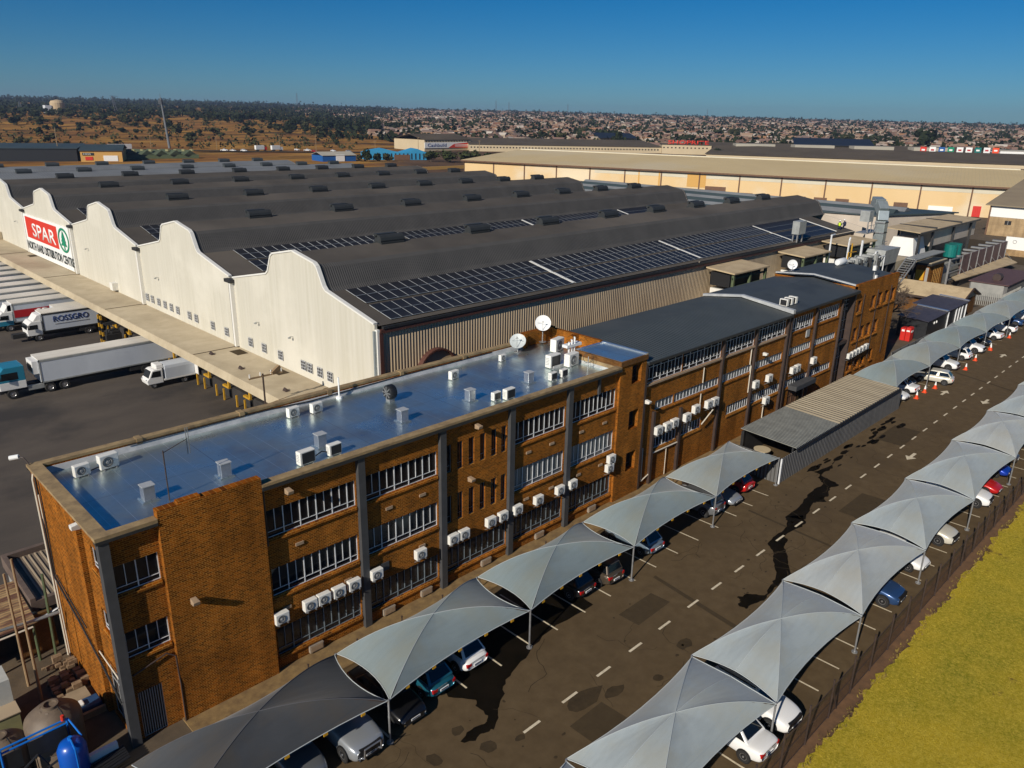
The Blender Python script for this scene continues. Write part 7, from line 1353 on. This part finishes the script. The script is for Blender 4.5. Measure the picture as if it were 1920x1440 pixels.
for i in range(70):
    a = rn.uniform(10, 56); r = 760 + 900 * rn.random(); x, y = pol(a, r); s = rn.uniform(6, 12); tree(rn.choice(['dark0', 'dark1', 'dark2', 'olive2']), x, y, s, s * rn.uniform(.9, 1.5), 'dark tree among the brown township roofs beyond the mall', G)
t = thing('water_tower', 'round tan water tower on top of the hill', 'water tower', (405, 1439, 22)); b = MB(); b.lathe([(11, 18), (11, 35), (9, 38), (0, 40)], 20, (405, 1439, 0)); b.build('drum', 'water_tower', t); b = MB(); b.box(385, 1432, 18, 394, 1445, 31); b.build('annex', 'white_frame', t)
def lattice(x, y, z, h, label, lean=0, w=2.4, top=True):
    t = thing('steel_tower', label, 'tower', (x, y, z)); b = MB()
    for s in (-1, 1): b.bar((x + s * w, y, z), (x + s * w * .25 + lean, y, z + h), .8)
    for k in range(7): q = k / 7; ww = w * (1 - .75 * q); b.bar((x - ww + lean * q, y, z + h * q), (x + ww * .8 + lean * q, y, z + h * (q + .14)), .5)
    b.build('frame', 'lattice', t)
    if top: b = MB(); b.bar((x - 4 + lean, y, z + h), (x + 9 + lean, y, z + h - .5), .6); b.build('arm', 'lattice', t)
lattice(496, 1448, 20, 28, 'slender crane tower on the hill skyline', -4); lattice(300, 1500, 20, 25, 'thin radio tower at the far left of the hill skyline', top=False); lattice(362, 1480, 20, 16, 'small round topped tower on the left hill skyline', top=False)
for i, (a, r, h) in enumerate([(46.5, 3900, 55), (45.6, 3950, 50), (41.5, 4000, 48), (60, 3600, 60), (32, 4100, 40)]): x, y = pol(a, r); lattice(x, y, tz(x, y), h, ['pair of thin pylons on the skyline, left one above the boards', 'pair of thin pylons on the skyline, right one', 'thin pylon beside the hill of dark trees on the skyline', 'thin pylon on the skyline right of the hill', 'faint pylon on the right hand skyline'][i], w=4, top=False)
# ------------------------------------------------------------------ the township
TONES = [(.20, .105, .065), (.25, .145, .095), (.16, .09, .06), (.30, .195, .13), (.13, .075, .055), (.32, .24, .18), (.22, .13, .10), (.19, .085, .05), (.36, .29, .24), (.26, .16, .09), (.48, .42, .35), (.11, .08, .065), (.30, .15, .07), (.17, .12, .10)]
def house_geo(rn, x, y, z, s, ang, tone, wallc):
    w, d, h = s * rn.uniform(.8, 1.25), s * rn.uniform(.65, .9), s * .3; c, sn = math.cos(ang), math.sin(ang); R_ = lambda u, v, k: (x + u * c - v * sn, y + u * sn + v * c, z + k); q = h + s * rn.uniform(.14, .24)
    vs = [R_(-w / 2, -d / 2, -.6), R_(w / 2, -d / 2, -.6), R_(w / 2, d / 2, -.6), R_(-w / 2, d / 2, -.6), R_(-w / 2, -d / 2, h), R_(w / 2, -d / 2, h), R_(w / 2, d / 2, h), R_(-w / 2, d / 2, h), R_(-w / 2, 0, q), R_(w / 2, 0, q)]
    return vs, [(0, 1, 5, 4), (1, 2, 6, 9, 5), (2, 3, 7, 6), (3, 0, 4, 8, 7), (4, 5, 9, 8), (6, 7, 8, 9)], [wallc] * 4 + [tone] * 2
b = MB(); tones = []; rn = random.Random(5)
def place(n, r0, r1, p=1.0, a0=9, a1=60):
    for i in range(n):
        a = rn.uniform(a0, a1); r = r0 + (r1 - r0) * rn.random() ** p; x, y = pol(a, r)
        if a > 55 and r < 1900: continue
        yield x, y, r
for x, y, r in place(15500, 860, 4480, .9):
    s = rn.uniform(6.5, 11.5) * (1 + .12 * (r / 1500)); vs, fs, tn = house_geo(rn, x, y, tz(x, y), s, rn.choice([.35, 1.92, .6, 2.17]) + rn.uniform(-.12, .12), rn.choice(TONES), rn.choice([(.24, .16, .105), (.30, .21, .14), (.18, .115, .075), (.36, .29, .21), (.21, .15, .115)])); b.raw(vs, fs); tones += tn
o = b.build('township_houses', 'house_tones'); ca = o.data.color_attributes.new('tone', 'FLOAT_COLOR', 'CORNER'); k = 0; buf = []
for p, c in zip(o.data.polygons, tones): buf += [c[0], c[1], c[2], 1] * p.loop_total
ca.data.foreach_set('color', buf); tag(o, 'thousands of small brown roofed township houses fading into the distance', 'houses', kind='stuff')
protos = []
for i in range(8):
    r = thing('township_house', '', 'house'); rr = random.Random(100 + i); ro = TONES[i * 5 % 14]; wc = [(.25, .17, .11), (.32, .23, .15), (.36, .29, .22), (.2, .13, .09)][i % 4]
    pm('roof_tone_%d' % i, ro, [q * .75 for q in ro], .3, .9); pm('wall_tone_%d' % i, wc, None, rough=.9)
    w, d, h, q = 10 * rr.uniform(.8, 1.3), 7.5, 2.8, 2.8 + rr.uniform(1.2, 2.0); m = MB(); m.box(-w / 2, -d / 2, -.6, w / 2, d / 2, h); m.prism([(-d / 2, h), (0, q - .1), (d / 2, h)], 'x', -w / 2, w / 2); m.build('wall', 'wall_tone_%d' % i, r)
    m = MB(); m.hexa([(-w / 2 - .4, -d / 2 - .4, h - .1), (w / 2 + .4, -d / 2 - .4, h - .1), (w / 2 + .4, 0, q), (-w / 2 - .4, 0, q)], [(-w / 2 - .4, -d / 2 - .4, h + .06), (w / 2 + .4, -d / 2 - .4, h + .06), (w / 2 + .4, 0, q + .16), (-w / 2 - .4, 0, q + .16)]); m.hexa([(-w / 2 - .4, 0, q), (w / 2 + .4, 0, q), (w / 2 + .4, d / 2 + .4, h - .1), (-w / 2 - .4, d / 2 + .4, h - .1)], [(-w / 2 - .4, 0, q + .16), (w / 2 + .4, 0, q + .16), (w / 2 + .4, d / 2 + .4, h + .06), (-w / 2 - .4, d / 2 + .4, h + .06)]); m.build('roof', 'roof_tone_%d' % i, r)
    for u in (-w * .3, w * .25):
        m = MB(); m.box(u - .6, -d / 2 - .05, .9, u + .6, -d / 2 + .02, 2.1); m.box(u - .6, d / 2 - .02, .9, u + .6, d / 2 + .05, 2.1); m.build('window', 'window_dark', r)
    protos.append([r, False])
G = 'nearest township houses beyond the mall'; k = 0
for x, y, r in place(900, 690, 1010, .8, 9.5, 50):
    if k >= 300: break
    if r < 720 + max(0, 24 - math.degrees(math.atan2(y, x))) * 6: continue
    p = protos[k % 8]; lab = 'small brown roofed house among the nearest rows of the township beyond the mall'
    if not p[1]: p[1] = True; o = p[0]; o.location = (x, y, tz(x, y)); o.rotation_euler = (0, 0, .35); o['label'] = lab; o['group'] = G
    else: dup(p[0], (x, y, tz(x, y)), rn.choice([.35, 1.92, .6]) + rn.uniform(-.1, .1), lab, G, rn.uniform(.85, 1.2))
    k += 1
# ------------------------------------------------------------------ sky, sun, air, camera
EL = 30.0; AZ = RAD(13.5)          # the light travels towards +x, slightly +y
d = Vector((math.cos(AZ) * math.cos(RAD(EL)), math.sin(AZ) * math.cos(RAD(EL)), -math.sin(RAD(EL))))
su = bpy.data.lights.new('sun', 'SUN'); su.energy = 4.8; su.angle = RAD(.5); su.color = (1, .93, .82)
so = bpy.data.objects.new('sun', su); COL.objects.link(so); so.rotation_euler = d.to_track_quat('-Z', 'Y').to_euler(); so.location = (-60, -40, 80)
w = bpy.data.worlds.new('World'); SC.world = w; w.use_nodes = True; nt = w.node_tree; bg = nt.nodes['Background']
sk = nt.nodes.new('ShaderNodeTexSky'); sk.sky_type = 'NISHITA'; sk.sun_disc = False; sk.sun_elevation = RAD(EL); sk.sun_rotation = math.atan2(-d.x, -d.y)
sk.altitude = 1600; sk.air_density = 1.0; sk.dust_density = 1.2; sk.ozone_density = 3.0
hs = nt.nodes.new('ShaderNodeHueSaturation'); hs.inputs['Saturation'].default_value = 1.22; hs.inputs['Value'].default_value = 1.0; tn = nt.nodes.new('ShaderNodeMix'); tn.data_type = 'RGBA'; tn.blend_type = 'MULTIPLY'; tn.inputs[0].default_value = 1; tn.inputs[7].default_value = (.55, .84, 1.12, 1); nt.links.new(sk.outputs[0], tn.inputs[6]); nt.links.new(tn.outputs[2], hs.inputs['Color']); nt.links.new(hs.outputs[0], bg.inputs['Color']); bg.inputs['Strength'].default_value = .05
hz = MB(); hz.box(-250, -500, -2, 5200, 6900, 118); ho = hz.build('haze', 'gable_trim'); tag(ho, 'thin pale blue air over the whole district', 'haze', kind='stuff')
hm = bpy.data.materials.new('haze_air'); hm.use_nodes = True; n = hm.node_tree; n.nodes.remove(n.nodes['Principled BSDF']); pv = n.nodes.new('ShaderNodeVolumePrincipled'); pv.inputs['Color'].default_value = (.5, .66, .95, 1); pv.inputs['Density'].default_value = 9e-5; pv.inputs['Anisotropy'].default_value = .2
n.links.new(pv.outputs[0], n.nodes['Material Output'].inputs['Volume']); ho.data.materials.clear(); ho.data.materials.append(hm); ho.display_type = 'WIRE'
cam = bpy.data.cameras.new('camera'); co = bpy.data.objects.new('camera', cam); COL.objects.link(co); SC.camera = co
yaw, pit, rol = RAD(45), RAD(19), RAD(1.15)
f = Vector((math.cos(yaw) * math.cos(pit), math.sin(yaw) * math.cos(pit), -math.sin(pit))); r = f.cross(Vector((0, 0, 1))).normalized(); u = r.cross(f)
r2 = r * math.cos(rol) + u * math.sin(rol); u2 = u * math.cos(rol) - r * math.sin(rol)
mw = Matrix(((r2.x, u2.x, -f.x, 0), (r2.y, u2.y, -f.y, 0), (r2.z, u2.z, -f.z, 27), (0, 0, 0, 1))); co.matrix_world = mw
cam.sensor_fit = 'HORIZONTAL'; cam.sensor_width = 36; cam.lens = 36 * 1452.4 / 1920; cam.clip_start = .5; cam.clip_end = 12000
vs = SC.view_settings; vs.view_transform = 'Standard'; vs.look = 'None'; vs.exposure = 0; vs.gamma = 1; vs.use_curve_mapping = False
SC.render.engine = 'CYCLES'; SC.cycles.use_denoising = True; SC.cycles.max_bounces = 6; SC.cycles.transparent_max_bounces = 12; SC.cycles.volume_bounces = 0; SC.cycles.volume_max_steps = 64
for q in [k for k in bpy.data.objects if k.parent is None and k.type == 'EMPTY' and not k.get('label')]:   # prototypes that were never placed
    for c in q.children_recursive: bpy.data.objects.remove(c)
    bpy.data.objects.remove(q)

for q in bpy.data.objects:
    if q.get('label') and q.parent is None and not 4 <= len(q['label'].split()) <= 16 and q.get('kind') != 'structure': print('LABEL', len(q['label'].split()), q['label'])
